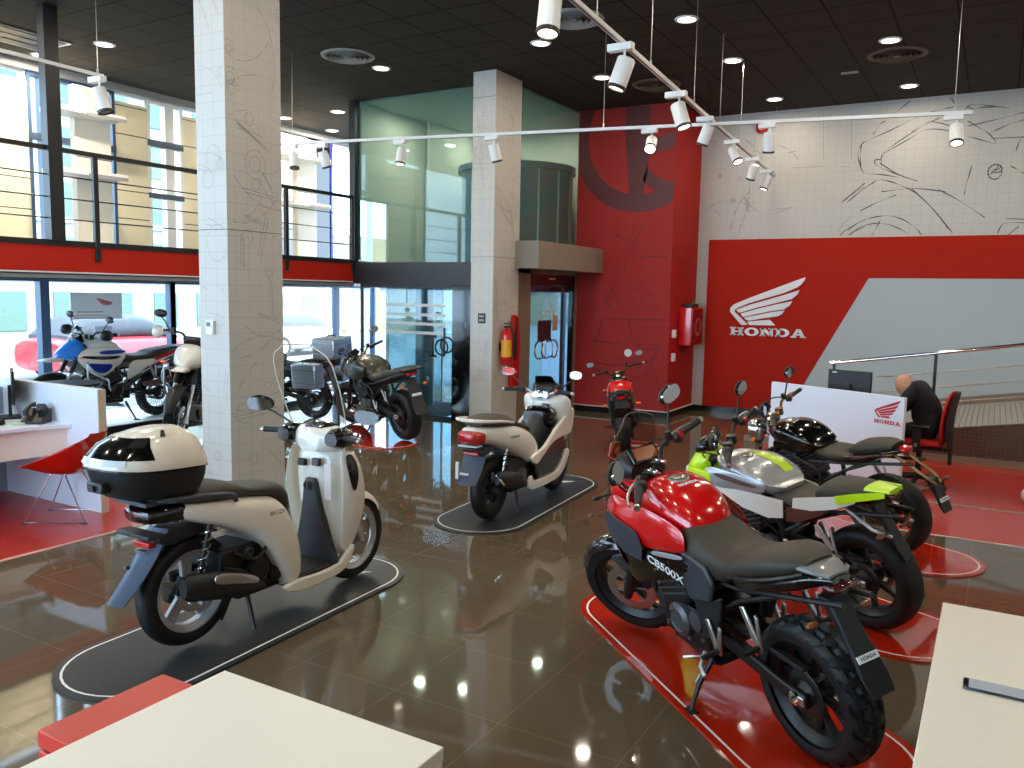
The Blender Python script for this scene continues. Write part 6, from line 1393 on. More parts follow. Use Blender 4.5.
    M().tube([(.52, .19, .30), (.62, .2, .26), (.66, .23, .25)], .007, 8).build('gear_lever', 'aluminium', e)
    M().tube([(.62, .13, .26), (.58, .19, .22), (.54, .2, .19)], .011, 8).build('linkage', 'cast silver', e)
    sidestand(e, (.56, .13, .25), (.54, .30, .047))
cb_crossover()

def naked(name, loc, lean, hd, label, tk, tkm, kind, st=30, z=.945, s=1.0, rim='satin black', mirror_m='satin black'):
    e = empty('motorcycle', (loc[0], loc[1], .02), (rad(-lean), 0, rad(hd))); e.scale = (s, s, s)
    tag(e, label, 'motorcycle', 'motorcycles')
    wb = 1.41; R, Rf = .315, .30; S = steer((1.08, 0, .86), 25, st)
    std_running_gear(e, S, wb, R, Rf, .175, .12, .225, .222, 's6', 's6', rim, 'road', .155, 25, .93, both=True, usd=(kind == 'dark'), fup='dark steel' if kind != 'black' else 'brushed steel')
    mudguard(e, 'front_mudguard', (wb, 0, Rf), Rf+.02, .135, 25, 150, 'satin black', S, .05)
    tank(e, tkm, z, .20, .50, 1.06, .72)
    frame(e, top=(1.06, .86), seat=(-.25, .82)); engine_twin(e, .74, .43, .2, cover='engine grey' if kind != 'neon' else 'cast silver')
    M().box(.985, 1.03, -.15, .15, .45, .70, Matrix.Rotation(rad(10), 3, 'Y')).build('radiator', 'engine black', e)
    hb = handlebar(e, (1.02, 0, .985), .37, .04, .09, S, ma='bronze metal' if kind != 'neon' else 'satin black', grip='rubber')
    cb = M(S)
    for q in (-1, 1): cb.tube([(1.03, q*.24, 1.02), (1.14, q*.2, 1.02), (1.18, q*.1, .92), (1.1, q*.06, .8)], .006, 6, smooth=4)
    cb.build('cables', 'rubber', hb)
    mirror(e, (1.02, .25, 1.03), (1.0, .37, 1.19), (.075, .045, .022), mirror_m, S, face=(-1, -.2, .1)); mirror(e, (1.02, -.25, 1.03), (1.0, -.38, 1.20), (.075, .045, .022), mirror_m, S, face=(-1, .2, .1))
    for q in (-1, 1): footpeg(e, (.40, q*.18, .36), q, 'aluminium', (.03, .12)); footpeg(e, (.12, q*.16, .49), q, 'cast silver', (.08, .14))
    sidestand(e, (.54, .13, .25), (.52, .30, .047))
    rt = Matrix.Rotation(rad(40), 3, 'Y')
    dd = M(S).box(1.11, 1.15, -.09, .09, .98, 1.06, rt).build('instrument_panel', 'gloss black', e, bevel=.008); M(S).box(1.107, 1.112, -.07, .07, .995, 1.045, rt, (1.13, 0, 1.02)).build('display', 'screen dark', dd)
    muffler(e, (.45, -.15, .28), (-.02, -.2, .44), .06, 'dark steel' if kind != 'black' else 'bronze metal')
    for q in (-1, 1): indicator(e, (1.19, q*.11, .83), q, xf=S)
    if kind == 'neon':
        # bright stripe over the tank, silver shrouds, split seat, white and neon tail
        TS = catmull([(.50, .75, .79, z-.18, .2*.45, 2.4), (.5672, .72, .81, z-.10, .156, 2.6), (.696, .71, .84, z-.025, .196, 2.7), (.836, .73, .87, z, .2, 2.7), (.959, .77, .89, z-.02, .172, 2.6), (1.032, .81, .90, z-.055, .12, 2.5)], 8)
        def tz(x, y):
            q = min(TS, key=lambda r: abs(r[0]-x)); return q[2]+(q[3]-q[2])*max(0, 1-(abs(y)/q[4])**q[5])**(1/q[5])
        rows = []
        for k in range(15):
            x = .60+.40*k/14; y0 = .075+.015*(1-k/14); y1 = .135+.02*(1-k/14)
            w_ = min(TS, key=lambda r: abs(r[0]-x))[4]
            rows.append([(x, -min(y, w_*.93), tz(x, min(y, w_*.93))+.004) for y in (y0-.05, y0*.5+y1*.5-.05, y1*.5+y0*.5-.01, y1-.03)])
        M().skin(rows, .001, both=False).build('tank_stripe', 'neon yellow', e)
        M().skin([[(.56, .16, .84), (.74, .208, .865), (.92, .215, .875), (1.06, .19, .87)], [(.58, .185, .78), (.74, .225, .79), (.94, .24, .80), (1.13, .225, .80)], [(.62, .165, .73), (.76, .20, .725), (.94, .225, .735), (1.10, .215, .745)]], .008).build('tank_shroud', 'bike silver', e, sub=2, ang=70)
        M().skin([[(.60, .19, .80), (.76, .226, .83), (.98, .238, .86)], [(.66, .205, .785), (.8, .236, .80), (.98, .245, .825)]], .004).build('shroud_inset', 'maroon brown', e, sub=1)
        M().skin([[(.46, .175, .74), (.60, .195, .75), (.78, .215, .755), (1.0, .215, .765)], [(.46, .185, .63), (.56, .205, .615), (.74, .222, .645), (1.0, .222, .735)]], .008).build('white_panel', 'pearl white', e, ang=30)
        M().skin([[(.98, .215, .84), (1.10, .22, .84), (1.25, .18, .83)], [(1.0, .25, .74), (1.14, .25, .75), (1.32, .19, .75)], [(1.04, .22, .58), (1.14, .22, .60), (1.24, .18, .64)]], .01).build('air_scoop', 'neon yellow', e, sub=1)
        hull_obj(e, 'headlamp_cowl', [(1.10, .78, .87, .93, .08, 2.6), (1.17, .72, .85, .96, .13, 2.8), (1.26, .68, .80, .92, .135, 2.8), (1.33, .68, .76, .84, .09, 2.5), (1.36, .71, .75, .79, .04, 2.2)], 'neon yellow', 24, 4, 0, S)
        M(S).box(1.16, 1.33, -.118, .118, .79, .845, Matrix.Rotation(rad(18), 3, 'Y')).build('cowl_inset', 'gloss black', e, bevel=.02)
        hull_obj(e, 'headlamp', [(1.33, .72, .77, .82, .07, 2.6), (1.365, .73, .765, .80, .045, 2.4)], 'clear lens', 18, 3, 0, S)
        hull_obj(e, 'flyscreen', [(1.13, .93, .96, .99, .06, 2.4), (1.20, .92, .97, 1.02, .08, 2.6), (1.25, .92, .955, .99, .06, 2.4)], 'gloss black', 18, 3, 0, S)
        hull_obj(e, 'seat', [(.62, .70, .75, .80, .10, 2.6), (.52, .67, .72, .77, .15, 3), (.36, .67, .72, .76, .155, 3), (.24, .69, .74, .78, .14, 3)], 'seat vinyl', 28, 4)
        hull_obj(e, 'pillion_seat', [(.27, .76, .80, .84, .10, 2.6), (.20, .77, .825, .89, .13, 2.8), (.04, .80, .855, .91, .12, 2.8), (-.06, .84, .875, .905, .08, 2.5)], 'seat vinyl', 28, 4)
        M().skin([[(.40, .15, .765), (.26, .15, .80), (.10, .148, .84), (-.02, .13, .875)], [(.40, .165, .69), (.26, .168, .72), (.1, .16, .765), (-.02, .135, .82)]], .008).build('white_tail', 'pearl white', e, ang=30)
        M().skin([[(.10, .153, .845), (-.02, .134, .88), (-.18, .085, .905)], [(.08, .162, .80), (-.03, .142, .835), (-.18, .09, .875)]], .01).build('neon_tail', 'neon yellow', e, ang=30)
        hull_obj(e, 'tail_cap', [(-.05, .875, .895, .915, .085, 2.6), (-.19, .88, .895, .91, .055, 2.6)], 'neon yellow', 18, 3)
        M().skin([[(.44, .168, .70), (.28, .168, .72), (.14, .162, .75)], [(.46, .16, .60), (.34, .165, .63), (.2, .16, .70)]], .008).build('brown_panel', 'maroon brown', e, ang=30)
        hull_obj(e, 'tail_lamp', [(-.16, .85, .87, .885, .05, 2.6), (-.21, .855, .87, .882, .035, 2.4)], 'smoked red', 16, 3)
        plate_holder(e, -.06, .80, l=.30, back=.2, w=.05, label=False, ma='satin black')
        for q in (-1, 1): indicator(e, (-.18, q*.05, .66), q, 'smoked amber')
        M().tube([(.06, .10, .76), (-.12, .12, .68), (-.2, .06, .64)], .010, 8).build('fender_stay', 'aluminium', e)
    elif kind == 'black':
        M().skin([[(.56, .16, .80), (.74, .2, .82), (.92, .21, .83)], [(.60, .165, .74), (.76, .2, .73), (.94, .21, .75)]], .008).build('tank_shroud', 'gloss black', e, sub=2)
        M(S).lathe([(0, .03), (.085, .03), (.092, 0), (.088, -.06), (.06, -.10), (0, -.11)], (1.24, 0, .83), (1, 0, -.1), 28).build('headlamp', 'chrome', e)
        M(S).lathe([(0, .045), (.05, .04), (.084, .03)], (1.24, 0, .83), (1, 0, -.1), 28).build('headlamp_lens', 'clear lens', e)
        hull_obj(e, 'seat', [(.62, .71, .76, .80, .09, 2.6), (.5, .69, .745, .785, .15, 3), (.34, .70, .75, .785, .16, 3), (.2, .73, .77, .81, .145, 3)], 'seat vinyl', 28, 4)
        hull_obj(e, 'pillion_seat', [(.28, .76, .79, .82, .09, 2.6), (.20, .77, .82, .875, .13, 2.8), (.03, .81, .86, .91, .13, 2.8), (-.09, .85, .88, .905, .09, 2.5)], 'seat vinyl', 28, 4)
        hull_obj(e, 'tail_bodywork', [(.36, .68, .72, .75, .14, 3), (.14, .72, .77, .81, .15, 3), (-.02, .79, .83, .86, .125, 2.8), (-.14, .835, .86, .88, .075, 2.5)], 'gloss black', 24, 4)
        M().skin([[(.34, .15, .765), (.1, .162, .81), (-.14, .12, .855)], [(.34, .152, .757), (.1, .164, .80), (-.14, .122, .847)]], .004).build('chrome_trim', 'chrome', e)
        hull_obj(e, 'tail_lamp', [(-.12, .83, .86, .885, .06, 2.6), (-.17, .835, .86, .882, .05, 2.5), (-.19, .845, .86, .87, .03, 2.4)], 'red lens', 18, 3)
        for q in (-1, 1): M().tube([(-.1, q*.06, .82), (-.32, q*.055, .70), (-.40, q*.03, .64)], .013, 8).build('fender_stay', 'bronze metal', e); indicator(e, (-.38, q*.04, .64), q, 'smoked amber')
        plate_holder(e, -.34, .68, l=.24, back=.12, w=.06, ma='satin black')
    else:
        # dark crossover by the entrance
        M().skin([[(.58, .17, .90), (.75, .205, .93), (.92, .21, .94), (1.1, .18, .93)], [(.56, .2, .82), (.74, .24, .83), (.94, .25, .83), (1.18, .22, .84)], [(.6, .18, .74), (.76, .22, .72), (.95, .24, .70), (1.2, .2, .76)]], .008).build('tank_shroud', 'army olive', e, sub=2, ang=70)
        hull_obj(e, 'headlamp_cowl', [(1.12, .82, .9, .97, .10, 2.6), (1.2, .78, .88, 1.0, .14, 2.8), (1.3, .76, .84, .95, .12, 2.6), (1.38, .78, .82, .87, .06, 2.3)], 'satin black', 24, 4, 0, S)
        hull_obj(e, 'headlamp', [(1.35, .78, .825, .88, .08, 2.6), (1.395, .8, .825, .855, .05, 2.4)], 'clear lens', 18, 3, 0, S)
        g = [[(1.27-.10*q-.06*abs(s_)**2, (.13-.03*q)*s_, .99+.16*q) for s_ in (-1, -.5, 0, .5, 1)] for q in (0, .5, 1)]
        sm = M(S); sm.add([p for r in g for p in r], [(i*5+j, i*5+j+1, (i+1)*5+j+1, (i+1)*5+j) for i in range(2) for j in range(4)]); sm.build('windscreen', 'smoke screen', e)
        hull_obj(e, 'seat', [(.62, .72, .78, .84, .12, 2.6), (.5, .70, .76, .82, .165, 3), (.3, .71, .77, .82, .165, 3), (.16, .76, .81, .87, .16, 3), (-.04, .80, .85, .905, .14, 2.8), (-.18, .84, .87, .90, .08, 2.5)], 'seat vinyl', 28, 4)
        hull_obj(e, 'tail_bodywork', [(.4, .66, .71, .75, .15, 3), (.1, .72, .77, .81, .165, 3), (-.1, .78, .82, .86, .14, 2.8), (-.30, .84, .87, .90, .09, 2.5)], 'satin black', 24, 4)
        hull_obj(e, 'tail_lamp', [(-.26, .83, .86, .885, .08, 2.8), (-.33, .835, .86, .88, .07, 2.6), (-.35, .845, .86, .87, .04, 2.4)], 'red lens', 18, 3)
        M().box(-.42, -.12, -.13, .13, .915, .93).build('luggage_rack', 'satin black', e, bevel=.006)
        plate_holder(e, -.24, .80, l=.42, back=.22, w=.09, ma='satin black', label=False); M().box(-.39, -.372, -.06, .06, .60, .63).build('plate_label', 'plastic white', e)
        for q in (-1, 1): indicator(e, (-.33, q*.06, .72), q)
    return e
naked('a', (-.52, 5.28), 11, 153, 'silver naked motorcycle with neon yellow stripe, scoop and tail, second of the row', .945, 'bike silver', 'neon', 30, z=.915)
naked('b', (-.58, 6.96), 11, 153, 'black naked motorcycle with a round chrome headlamp, in front of the logo desk', .945, 'gloss black', 'black', 24, rim='bronze metal')
naked('c', (-6.62, 8.68), 8, 156, 'dark olive and black motorcycle seen from behind, beside the glass entrance', 1.0, 'army olive', 'dark', 30, z=1.0, s=1.07)

def mini():
    e = empty('motorcycle', (-3.80, 9.36, .018), (rad(-7), 0, rad(114)))
    tag(e, 'small red motorcycle with orange indicators in front of the red mural wall', 'motorcycle', 'motorcycles')
    wb = 1.2; R = .25; S = steer((.92, 0, .78), 25, 18)
    std_running_gear(e, S, wb, R, R, .13, .12, .155, .155, 'y5', 'y5', 'gold metal', 'road', .11, 25, .86, sep=.085, rd=.09, piv=(.44, .33))
    mudguard(e, 'front_mudguard', (wb, 0, R), R+.02, .13, 25, 155, 'candy red', S, .04)
    tank(e, 'candy red', .86, .15, .46, .90, .64)
    M().skin([[(.5, .14, .76), (.7, .17, .78), (.92, .15, .80)], [(.52, .155, .68), (.72, .19, .66), (.98, .16, .72)], [(.58, .13, .60), (.74, .16, .56), (.9, .14, .62)]], .008).build('tank_shroud', 'candy red', e, sub=2)
    frame(e, top=(.9, .78), piv=(.44, .33), low=(.84, .36), seat=(-.16, .76)); engine_twin(e, .62, .36, .13, s=.7)
    hull_obj(e, 'seat', [(.5, .66, .70, .74, .09, 2.6), (.36, .66, .70, .74, .13, 3), (.2, .68, .73, .765, .13, 3), (.02, .74, .78, .815, .115, 2.8), (-.14, .78, .80, .82, .07, 2.5)], 'seat vinyl', 24, 4)
    hull_obj(e, 'tail_bodywork', [(.34, .6, .65, .68, .12, 3), (.1, .66, .70, .74, .125, 3), (-.12, .73, .76, .785, .09, 2.6), (-.22, .75, .77, .785, .05, 2.4)], 'gloss black', 24, 4)
    hull_obj(e, 'tail_lamp', [(-.18, .72, .745, .765, .06, 2.6), (-.24, .725, .745, .76, .045, 2.5)], 'red lens', 16, 3)
    plate_holder(e, -.14, .72, l=.34, back=.14, w=.085, ma='satin black', label=False)
    M().box(-.24, -.226, -.10, .10, .50, .62).build('plate_blank', 'gloss black', e)
    hb = handlebar(e, (.88, 0, .93), .33, .07, .10, S, ma='dark steel')
    for q in (-1, 1):
        indicator(e, (-.18, q*.05, .66), q, l=.12); indicator(e, (1.02, q*.08, .74), q, xf=S)
        mirror(e, (.88, q*.2, 1.0), (.87, q*.34, 1.13), (.055, .036, .018), 'satin black', S); footpeg(e, (.34, q*.14, .32), q, 'satin black', (.03, .1))
    hull_obj(e, 'headlamp', [(1.0, .68, .75, .82, .08, 2.6), (1.07, .67, .74, .81, .09, 2.6), (1.12, .69, .74, .78, .05, 2.3)], 'gloss black', 18, 3, 0, S)
    M(S).box(.97, 1.0, -.06, .06, .86, .92, Matrix.Rotation(rad(35), 3, 'Y')).build('instrument_panel', 'gloss black', e, bevel=.006)
    M().box(.975, .98, -.03, .03, .935, .955).build('warning_label', mat('pale yellow label', rgb(226, 220, 130), .5), hb)
    muffler(e, (.4, -.13, .3), (-.02, -.16, .44), .045, 'satin black'); sidestand(e, (.46, .1, .2), (.46, .24, .034))
mini()

def adventure(loc, z0, lean, hd, label, c1, c2, c3, st=0, cases=False, rim='gold metal', screen=.30, s=1.0, guard='satin black', cowl=None):
    e = empty('motorcycle', (loc[0], loc[1], z0), (rad(-lean), 0, rad(hd))); e.scale = (s, s, s)
    tag(e, label, 'motorcycle', 'motorcycles')
    wb = 1.57; R, Rf = .335, .35; S = steer((1.16, 0, 1.0), 27, st)
    std_running_gear(e, S, wb, R, Rf, .15, .10, .245, .275, 'w24', 'w24', rim, 'block', .155, 27, 1.08, both=True, usd=True, fup='aluminium', flo='satin black', piv=(.56, .42))
    mudguard(e, 'front_mudguard', (wb, 0, Rf), Rf+.035, .14, 20, 140, 'satin black', S, .04)
    tank(e, c2, 1.15, .20, .62, 1.16, .84)
    # tall shrouds with coloured flashes
    M().skin([[(.66, .17, 1.02), (.86, .205, 1.06), (1.06, .2, 1.06), (1.24, .16, 1.04)], [(.64, .205, .93), (.86, .255, .93), (1.1, .26, .94), (1.36, .2, .96)], [(.68, .19, .84), (.88, .24, .80), (1.12, .25, .80), (1.38, .18, .90)], [(.8, .16, .74), (.92, .2, .66), (1.08, .21, .64), (1.2, .18, .74)]], .008).build('tank_shroud', c2 if c1 == 'bike blue' else c1, e, sub=1, ang=40)
    M().skin([[(.64, .20, 1.0), (.86, .235, 1.005), (1.10, .235, 1.01)], [(.64, .215, .955), (.86, .257, .95), (1.12, .264, .955)]], .012).build('side_flash', c1 if c1 == 'bike blue' else c2, e, sub=1)
    M().skin([[(.72, .235, .94), (.98, .268, .925), (1.34, .22, .96)], [(.76, .25, .89), (1.0, .27, .875), (1.36, .21, .92)]], .012).build('dark_flash', 'gloss black', e, sub=1)
    M().skin([[(.84, .25, .84), (1.02, .27, .83), (1.30, .22, .875)], [(.92, .225, .71), (1.06, .235, .69), (1.2, .2, .77)]], .012).build('lower_flash', c1 if c1 == 'bike blue' else c2, e, sub=1)
    # beak, lamp, screen
    hull_obj(e, 'headlamp_cowl', [(1.16, .90, 1.0, 1.08, .10, 2.6), (1.26, .88, .99, 1.14, .15, 2.8), (1.36, .87, .96, 1.10, .14, 2.7), (1.46, .90, .95, 1.02, .09, 2.4), (1.52, .92, .95, .97, .04, 2.2)], cowl or c1, 24, 4)
    M().plate([(1.44, .92), (1.66, .90), (1.74, .885), (1.64, .865), (1.44, .86)], -.07, .07, both=False).build('beak', c2, e, bevel=.02)
    hull_obj(e, 'headlamp', [(1.45, .91, .96, 1.02, .09, 2.6), (1.495, .92, .955, .99, .06, 2.4)], 'clear lens', 18, 3)
    g = [[(1.36-.16*q-.07*abs(s_)**2, (.15-.03*q)*s_, 1.10+screen*q) for s_ in (-1, -.6, -.2, .2, .6, 1)] for q in (0, .33, .66, 1)]
    sm = M(); sm.add([p for r in g for p in r], [(i*6+j, i*6+j+1, (i+1)*6+j+1, (i+1)*6+j) for i in range(3) for j in range(5)]); sm.build('windscreen', 'clear screen', e)
    M().box(1.2, 1.24, -.09, .09, 1.10, 1.22, Matrix.Rotation(rad(25), 3, 'Y')).build('instrument_panel', 'gloss black', e, bevel=.01)
    hb = handlebar(e, (1.07, 0, 1.17), .43, .06, .10, S, ma='satin black')
    for q in (-1, 1):
        M(S).hull([(1.02, 1.17, 1.22, 1.26, .02, 2.4), (1.08, 1.15, 1.22, 1.29, .05, 2.6), (1.15, 1.16, 1.22, 1.28, .05, 2.6), (1.18, 1.19, 1.22, 1.25, .02, 2.4)], n=16, sub=3, yc=q*.40).build('hand_guard', guard, hb)
        mirror(e, (1.08, q*.28, 1.24), (1.06, q*.40, 1.42), (.07, .045, .02), 'satin black', S)
        footpeg(e, (.46, q*.18, .42), q, 'satin black', (.03, .14)); footpeg(e, (.16, q*.17, .58), q, 'aluminium', (.06, .18)); indicator(e, (1.36, q*.15, .93), q); indicator(e, (-.38, q*.06, .80), q)
    # crash bars
    cb = M()
    for q in (-1, 1):
        cb.tube([(1.16, q*.15, .86), (1.26, q*.26, .84), (1.14, q*.30, .70), (.98, q*.28, .62), (.9, q*.2, .5), (.78, q*.16, .36)], .013, 8, smooth=4).tube([(1.26, q*.26, .84), (1.22, q*.24, .6), (1.0, q*.2, .42)], .012, 8, smooth=4)
    cb.build('crash_bars', 'aluminium' if not cases else 'satin black', e)
    hull_obj(e, 'seat', [(.74, .84, .90, .97, .09, 2.6), (.62, .80, .87, .93, .14, 2.8), (.45, .79, .86, .905, .16, 3), (.26, .80, .87, .915, .16, 3), (.16, .83, .90, .955, .16, 3), (-.04, .87, .93, .985, .145, 2.8), (-.22, .92, .95, .985, .10, 2.5), (-.30, .94, .96, .98, .06, 2.4)], 'seat vinyl', 28, 4)
    M().skin([[(.56, .16, .86), (.34, .165, .84), (.1, .16, .86)], [(.62, .19, .72), (.42, .185, .74), (.14, .17, .80)], [(.66, .17, .54), (.5, .175, .62), (.3, .165, .74)]], .01).build('side_panel', c2, e, sub=2)
    M().skin([[(.2, .165, .86), (-.04, .155, .91), (-.28, .11, .96)], [(.24, .17, .80), (-.02, .16, .85), (-.26, .115, .92)]], .01).build('tail_panel', c3, e, sub=1)
    hull_obj(e, 'tail_bodywork', [(.3, .74, .78, .82, .13, 3), (.0, .8, .85, .88, .14, 3), (-.2, .87, .91, .94, .11, 2.8), (-.4, .91, .94, .965, .07, 2.5)], c2, 24, 4)
    hull_obj(e, 'tail_lamp', [(-.36, .88, .91, .94, .07, 2.6), (-.43, .885, .91, .935, .05, 2.5)], 'red lens', 16, 3)
    M().box(-.5, -.14, -.11, .11, .975, .99).build('luggage_rack', 'satin black', e, bevel=.005)
    plate_holder(e, -.30, .86, l=.40, back=.2, w=.085, ma='satin black', label=False)
    mudguard(e, 'rear_hugger', (0, 0, R), R+.03, .15, 40, 150, 'satin black', None, .03)
    frame(e, top=(1.14, 1.0), piv=(.56, .42), low=(1.0, .46), seat=(-.3, .92)); engine_twin(e, .80, .50, .2, 'engine black', 'dark steel', s=1.08)
    M().prism([(1.04, .34), (1.14, .46), (1.06, .5), (.86, .30), (.62, .24), (.6, .2), (.88, .24)], -.13, .13).build('bash_plate', 'aluminium', e, bevel=.01)
    muffler(e, (.44, -.17, .46), (-.22, -.22, .66), .065, 'brushed steel'); M().tube([(.34, .16, .5), (.05, .17, .52), (-.12, .17, .55)], [.03, .045, .045], 12).build('silencer_cover', 'maroon brown', e)
    sidestand(e, (.6, .13, .28), (.58, .32, .055))
    if cases:
        def case(nm, x0, x1, y0, y1, z0, z1, lidz):
            o = M().box(x0, x1, y0, y1, z0, z1).build(nm, 'aluminium', e, bevel=.02)
            M().box(x0-.006, x1+.006, y0-.006, y1+.006, lidz, lidz+.012).box(x0-.004, x1+.004, y0-.004, y1+.004, z0+.08, z0+.09).build('case_rib', 'bike silver', o, bevel=.004)
            M().tube([((x0+x1)/2-.08, (y0+y1)/2, z1), ((x0+x1)/2-.07, (y0+y1)/2, z1+.03), ((x0+x1)/2+.07, (y0+y1)/2, z1+.03), ((x0+x1)/2+.08, (y0+y1)/2, z1)], .009, 8).build('handle', 'satin black', o)
        case('top_case', -.62, -.20, -.24, .24, 1.02, 1.34, 1.25); case('side_case', -.40, .06, .24, .46, .58, .96, .86); case('side_case', -.40, .06, -.46, -.24, .58, .96, .86)
    return e
adventure((-10.62, 7.86), .09, 4, 272, 'blue and white adventure motorcycle standing side-on before the street window with the poster', 'bike blue', 'pearl white', 'candy red', 0, s=1.03, rim='satin black', cowl='sky blue')
adventure((-9.40, 7.84), 0, 6, 306, 'red adventure motorcycle with white hand guards, half hidden by the nearer pillar', 'deep red', 'pearl white', 'candy red', 0, rim='satin black', screen=.36, guard='pearl white', cowl='pearl white', s=1.13)
adventure((-8.95, 9.42), 0, 5, 186, 'grey touring motorcycle with aluminium top case and side cases, beyond the tall clear windscreen', 'bike silver', 'satin black', 'satin black', 0, cases=True, rim='satin black', s=.95)

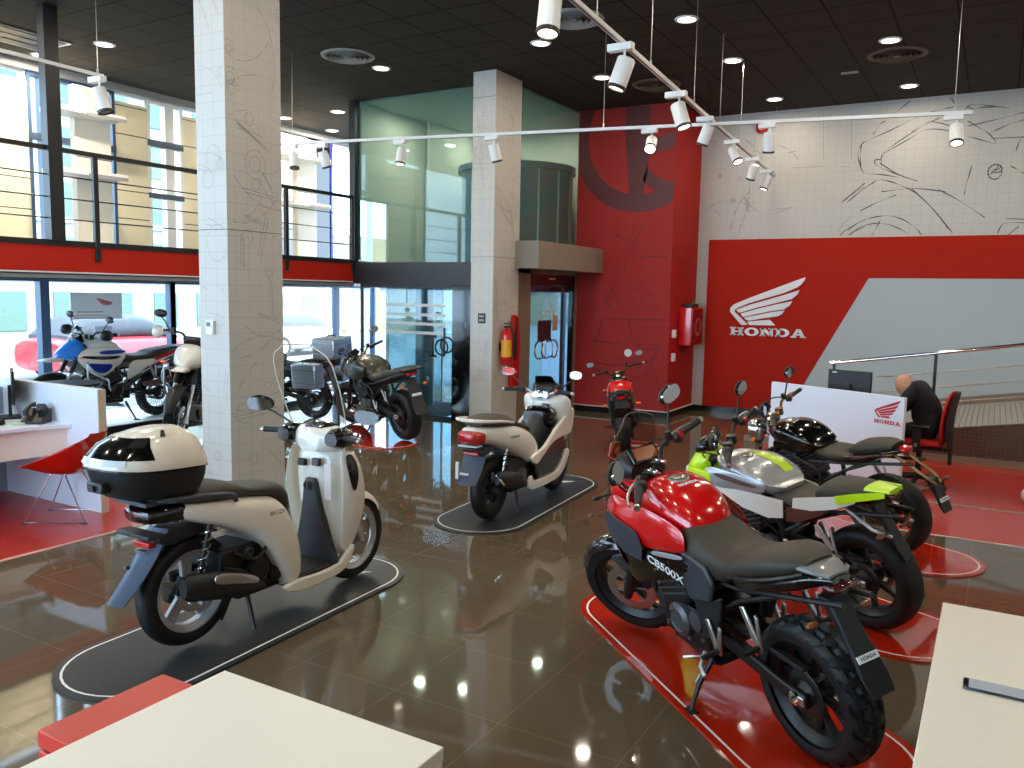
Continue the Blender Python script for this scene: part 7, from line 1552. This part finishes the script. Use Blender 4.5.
# ------------------------------------------------------------------ the person at the logo desk
def person():
    e = empty('person', (-.60, 9.74, 0), (0, 0, rad(172))); tag(e, 'bald person in a dark jacket bent over on the red office chair', 'person')
    # local: x forward (away from the chair back), z up
    J = {'pel': (-.08, 0, .60), 'wai': (-.07, 0, .76), 'che': (.0, 0, 1.01), 'nec': (.10, 0, 1.05), 'hd0': (.14, 0, 1.05),
         'shl': (.06, .2, 1.04), 'ell': (.24, .28, .78), 'wrl': (.46, .17, .78), 'shr': (.06, -.2, 1.04), 'elr': (.24, -.28, .78), 'wrr': (.46, -.17, .78),
         'hil': (-.04, .10, .57), 'knl': (.38, .13, .56), 'anl': (.40, .13, .10), 'hir': (-.04, -.10, .57), 'knr': (.38, -.13, .56), 'anr': (.40, -.13, .10), 'tol': (.54, .14, .05), 'tor': (.54, -.14, .05)}
    rad_ = {'pel': (.15, .17), 'wai': (.145, .16), 'che': (.185, .20), 'nec': (.075, .07), 'hd0': (.06, .06), 'shl': (.085, .085), 'ell': (.055, .055), 'wrl': (.038, .038), 'shr': (.085, .085), 'elr': (.055, .055), 'wrr': (.038, .038),
            'hil': (.11, .11), 'knl': (.075, .075), 'anl': (.05, .05), 'hir': (.11, .11), 'knr': (.075, .075), 'anr': (.05, .05), 'tol': (.04, .04), 'tor': (.04, .04)}
    names = list(J); ix = {n: i for i, n in enumerate(names)}
    E = [('pel', 'wai'), ('wai', 'che'), ('che', 'nec'), ('nec', 'hd0'), ('che', 'shl'), ('shl', 'ell'), ('ell', 'wrl'), ('che', 'shr'), ('shr', 'elr'), ('elr', 'wrr'), ('pel', 'hil'), ('hil', 'knl'), ('knl', 'anl'), ('anl', 'tol'), ('pel', 'hir'), ('hir', 'knr'), ('knr', 'anr'), ('anr', 'tor')]
    me = bpy.data.meshes.new('clothing'); me.from_pydata([J[n] for n in names], [(ix[a], ix[b]) for a, b in E], []); me.update()
    o = bpy.data.objects.new('clothing', me); COL.objects.link(o)
    sk = o.modifiers.new('skin', 'SKIN'); sk.use_smooth_shade = True
    for i, n in enumerate(names):
        me.skin_vertices[0].data[i].radius = rad_[n]; me.skin_vertices[0].data[i].use_root = (n == 'pel')
    ss = o.modifiers.new('sub', 'SUBSURF'); ss.levels = 2; ss.render_levels = 2
    bpy.context.view_layer.update()
    dg = bpy.context.evaluated_depsgraph_get(); ne = bpy.data.meshes.new_from_object(o.evaluated_get(dg))
    bpy.data.objects.remove(o); ne.materials.clear(); ne.materials.append(MATS['navy cloth']); ne.name = 'clothing'
    o = bpy.data.objects.new('clothing', ne); COL.objects.link(o); o.parent = e; ne.shade_smooth()
    # head bowed forwards: skull, face, ears
    R = Matrix.Rotation(rad(45), 3, 'Y'); c = V((.20, 0, 1.06))
    hd = M(); T = lambda p: c+R @ V(p)
    rings = []
    for zz, fx, bx, w in ((-.125, .055, .02, .03), (-.11, .075, .035, .05), (-.08, .088, .06, .062), (-.04, .094, .085, .072), (0, .094, .098, .077), (.04, .092, .102, .078), (.075, .078, .092, .070), (.10, .05, .068, .052), (.115, .02, .03, .022)):
        rings.append([T(((fx if math.cos(a) > 0 else bx)*math.cos(a), w*math.sin(a), zz)) for a in [2*PI*k/28 for k in range(28)]])
    hd.loft(rings)
    hd.loft([[T((.088+dx, w*s_, z)) for s_ in (-1, 0, 1)]+[T((.088, w*1.2*s_, z)) for s_ in (1, 0, -1)] for z, dx, w in ((.02, .004, .007), (-.01, .016, .010), (-.034, .028, .014), (-.042, .012, .012))])
    for q in (-1, 1): hd.ell(T((-.005, q*.078, -.012)), (.018, .009, .032), 12, 8, R)
    hd.tube([T((0, 0, -.05)), V((.14, 0, 1.02)), V((.08, 0, 1.0))], [.055, .058, .06], 14)
    h = hd.build('body', 'skin', e, sub=1, ang=80)
    f = M()
    for q in (-1, 1): f.ell(T((.086, q*.030, .012)), (.008, .012, .007), 10, 6, R)
    f.build('eyes', 'satin black', h); M().ell(T((.086, 0, -.072)), (.008, .022, .005), 10, 6, R).build('mouth', 'deep red', h)
    M().box(-.004, .004, -.04, .04, -.004, .004).build('brow', mat('brow hair', rgb(110, 90, 76), .8), h).matrix_local = Matrix.Translation(T((.09, 0, .03))) @ R.to_4x4()
    # hands with five fingers resting forward over the desk edge
    for q in (-1, 1):
        hm = M(); w0 = V((.46, q*.17, .78)); hm.loft([[w0+V((x, q*(-.0)+w*math.cos(a), .012*math.sin(a)+.0)) for a in [2*PI*k/14 for k in range(14)]] for x, w in ((-.02, .026), (.01, .03), (.05, .038), (.085, .04), (.10, .036))])
        for k, (l, yy) in enumerate(((.062, -.028), (.075, -.010), (.072, .010), (.058, .028))):
            a = w0+V((.092, yy, .002)); hm.tube([a, a+V((l*.45, yy*.12, .008)), a+V((l*.8, yy*.2, -.002)), a+V((l, yy*.25, -.014))], [.0095, .009, .008, .0065], 8)
        a = w0+V((.03, -q*.034, 0)); hm.tube([a, a+V((.03, -q*.026, -.002)), a+V((.06, -q*.034, -.008))], [.012, .010, .008], 8)
        hm.build('hand', 'skin', e, sub=1, ang=80)
    for q in (-1, 1): M().hull([(.33, .004, .03, .06, .04, 2.6), (.4, .004, .045, .10, .05, 2.8), (.5, .004, .035, .07, .05, 2.8), (.6, .004, .025, .045, .035, 2.5)], n=16, sub=3, yc=q*.135).build('shoe', 'satin black', e)
person()
e = empty('rounded_case', (.44, 9.42, .0)); e.scale = (.8, .8, .75); tag(e, 'small white rounded case on the red floor, cut by the right side of the picture', 'case')
M().ell((0, 0, .13), (.15, .12, .13), 24, 14).build('shell', 'plastic white', e); M().skin([[(.10, -.1, .17), (.152, 0, .17), (.10, .1, .17)], [(.115, -.1, .09), (.16, 0, .09), (.115, .1, .09)]], .004, both=False).build('visor', 'gloss black', e)

# ================================================================== SKY, SUN, EXPOSURE
w = bpy.data.worlds.new('sky'); SC.world = w; w.use_nodes = True
bg = w.node_tree.nodes['Background']
bg.inputs[0].default_value = (.58, .77, 1, 1); bg.inputs[1].default_value = 9
sun = bpy.data.lights.new('sun', 'SUN'); sun.energy = 15; sun.angle = rad(1); sun.color = (1, .95, .86)
so = bpy.data.objects.new('sun', sun); COL.objects.link(so); so.rotation_euler = V((-.62, .25, -.72)).to_track_quat('-Z', 'Y').to_euler()
SC.view_settings.view_transform = 'Standard'; SC.view_settings.look = 'None'
SC.view_settings.exposure = .12; SC.view_settings.gamma = 1; SC.view_settings.use_curve_mapping = False
SC.cycles.use_denoising = True
SC.cycles.max_bounces = 10; SC.cycles.transparent_max_bounces = 24; SC.cycles.diffuse_bounces = 5; SC.cycles.glossy_bounces = 5
SC.cycles.sample_clamp_indirect = 9
SC.cycles.caustics_reflective = False; SC.cycles.caustics_refractive = False
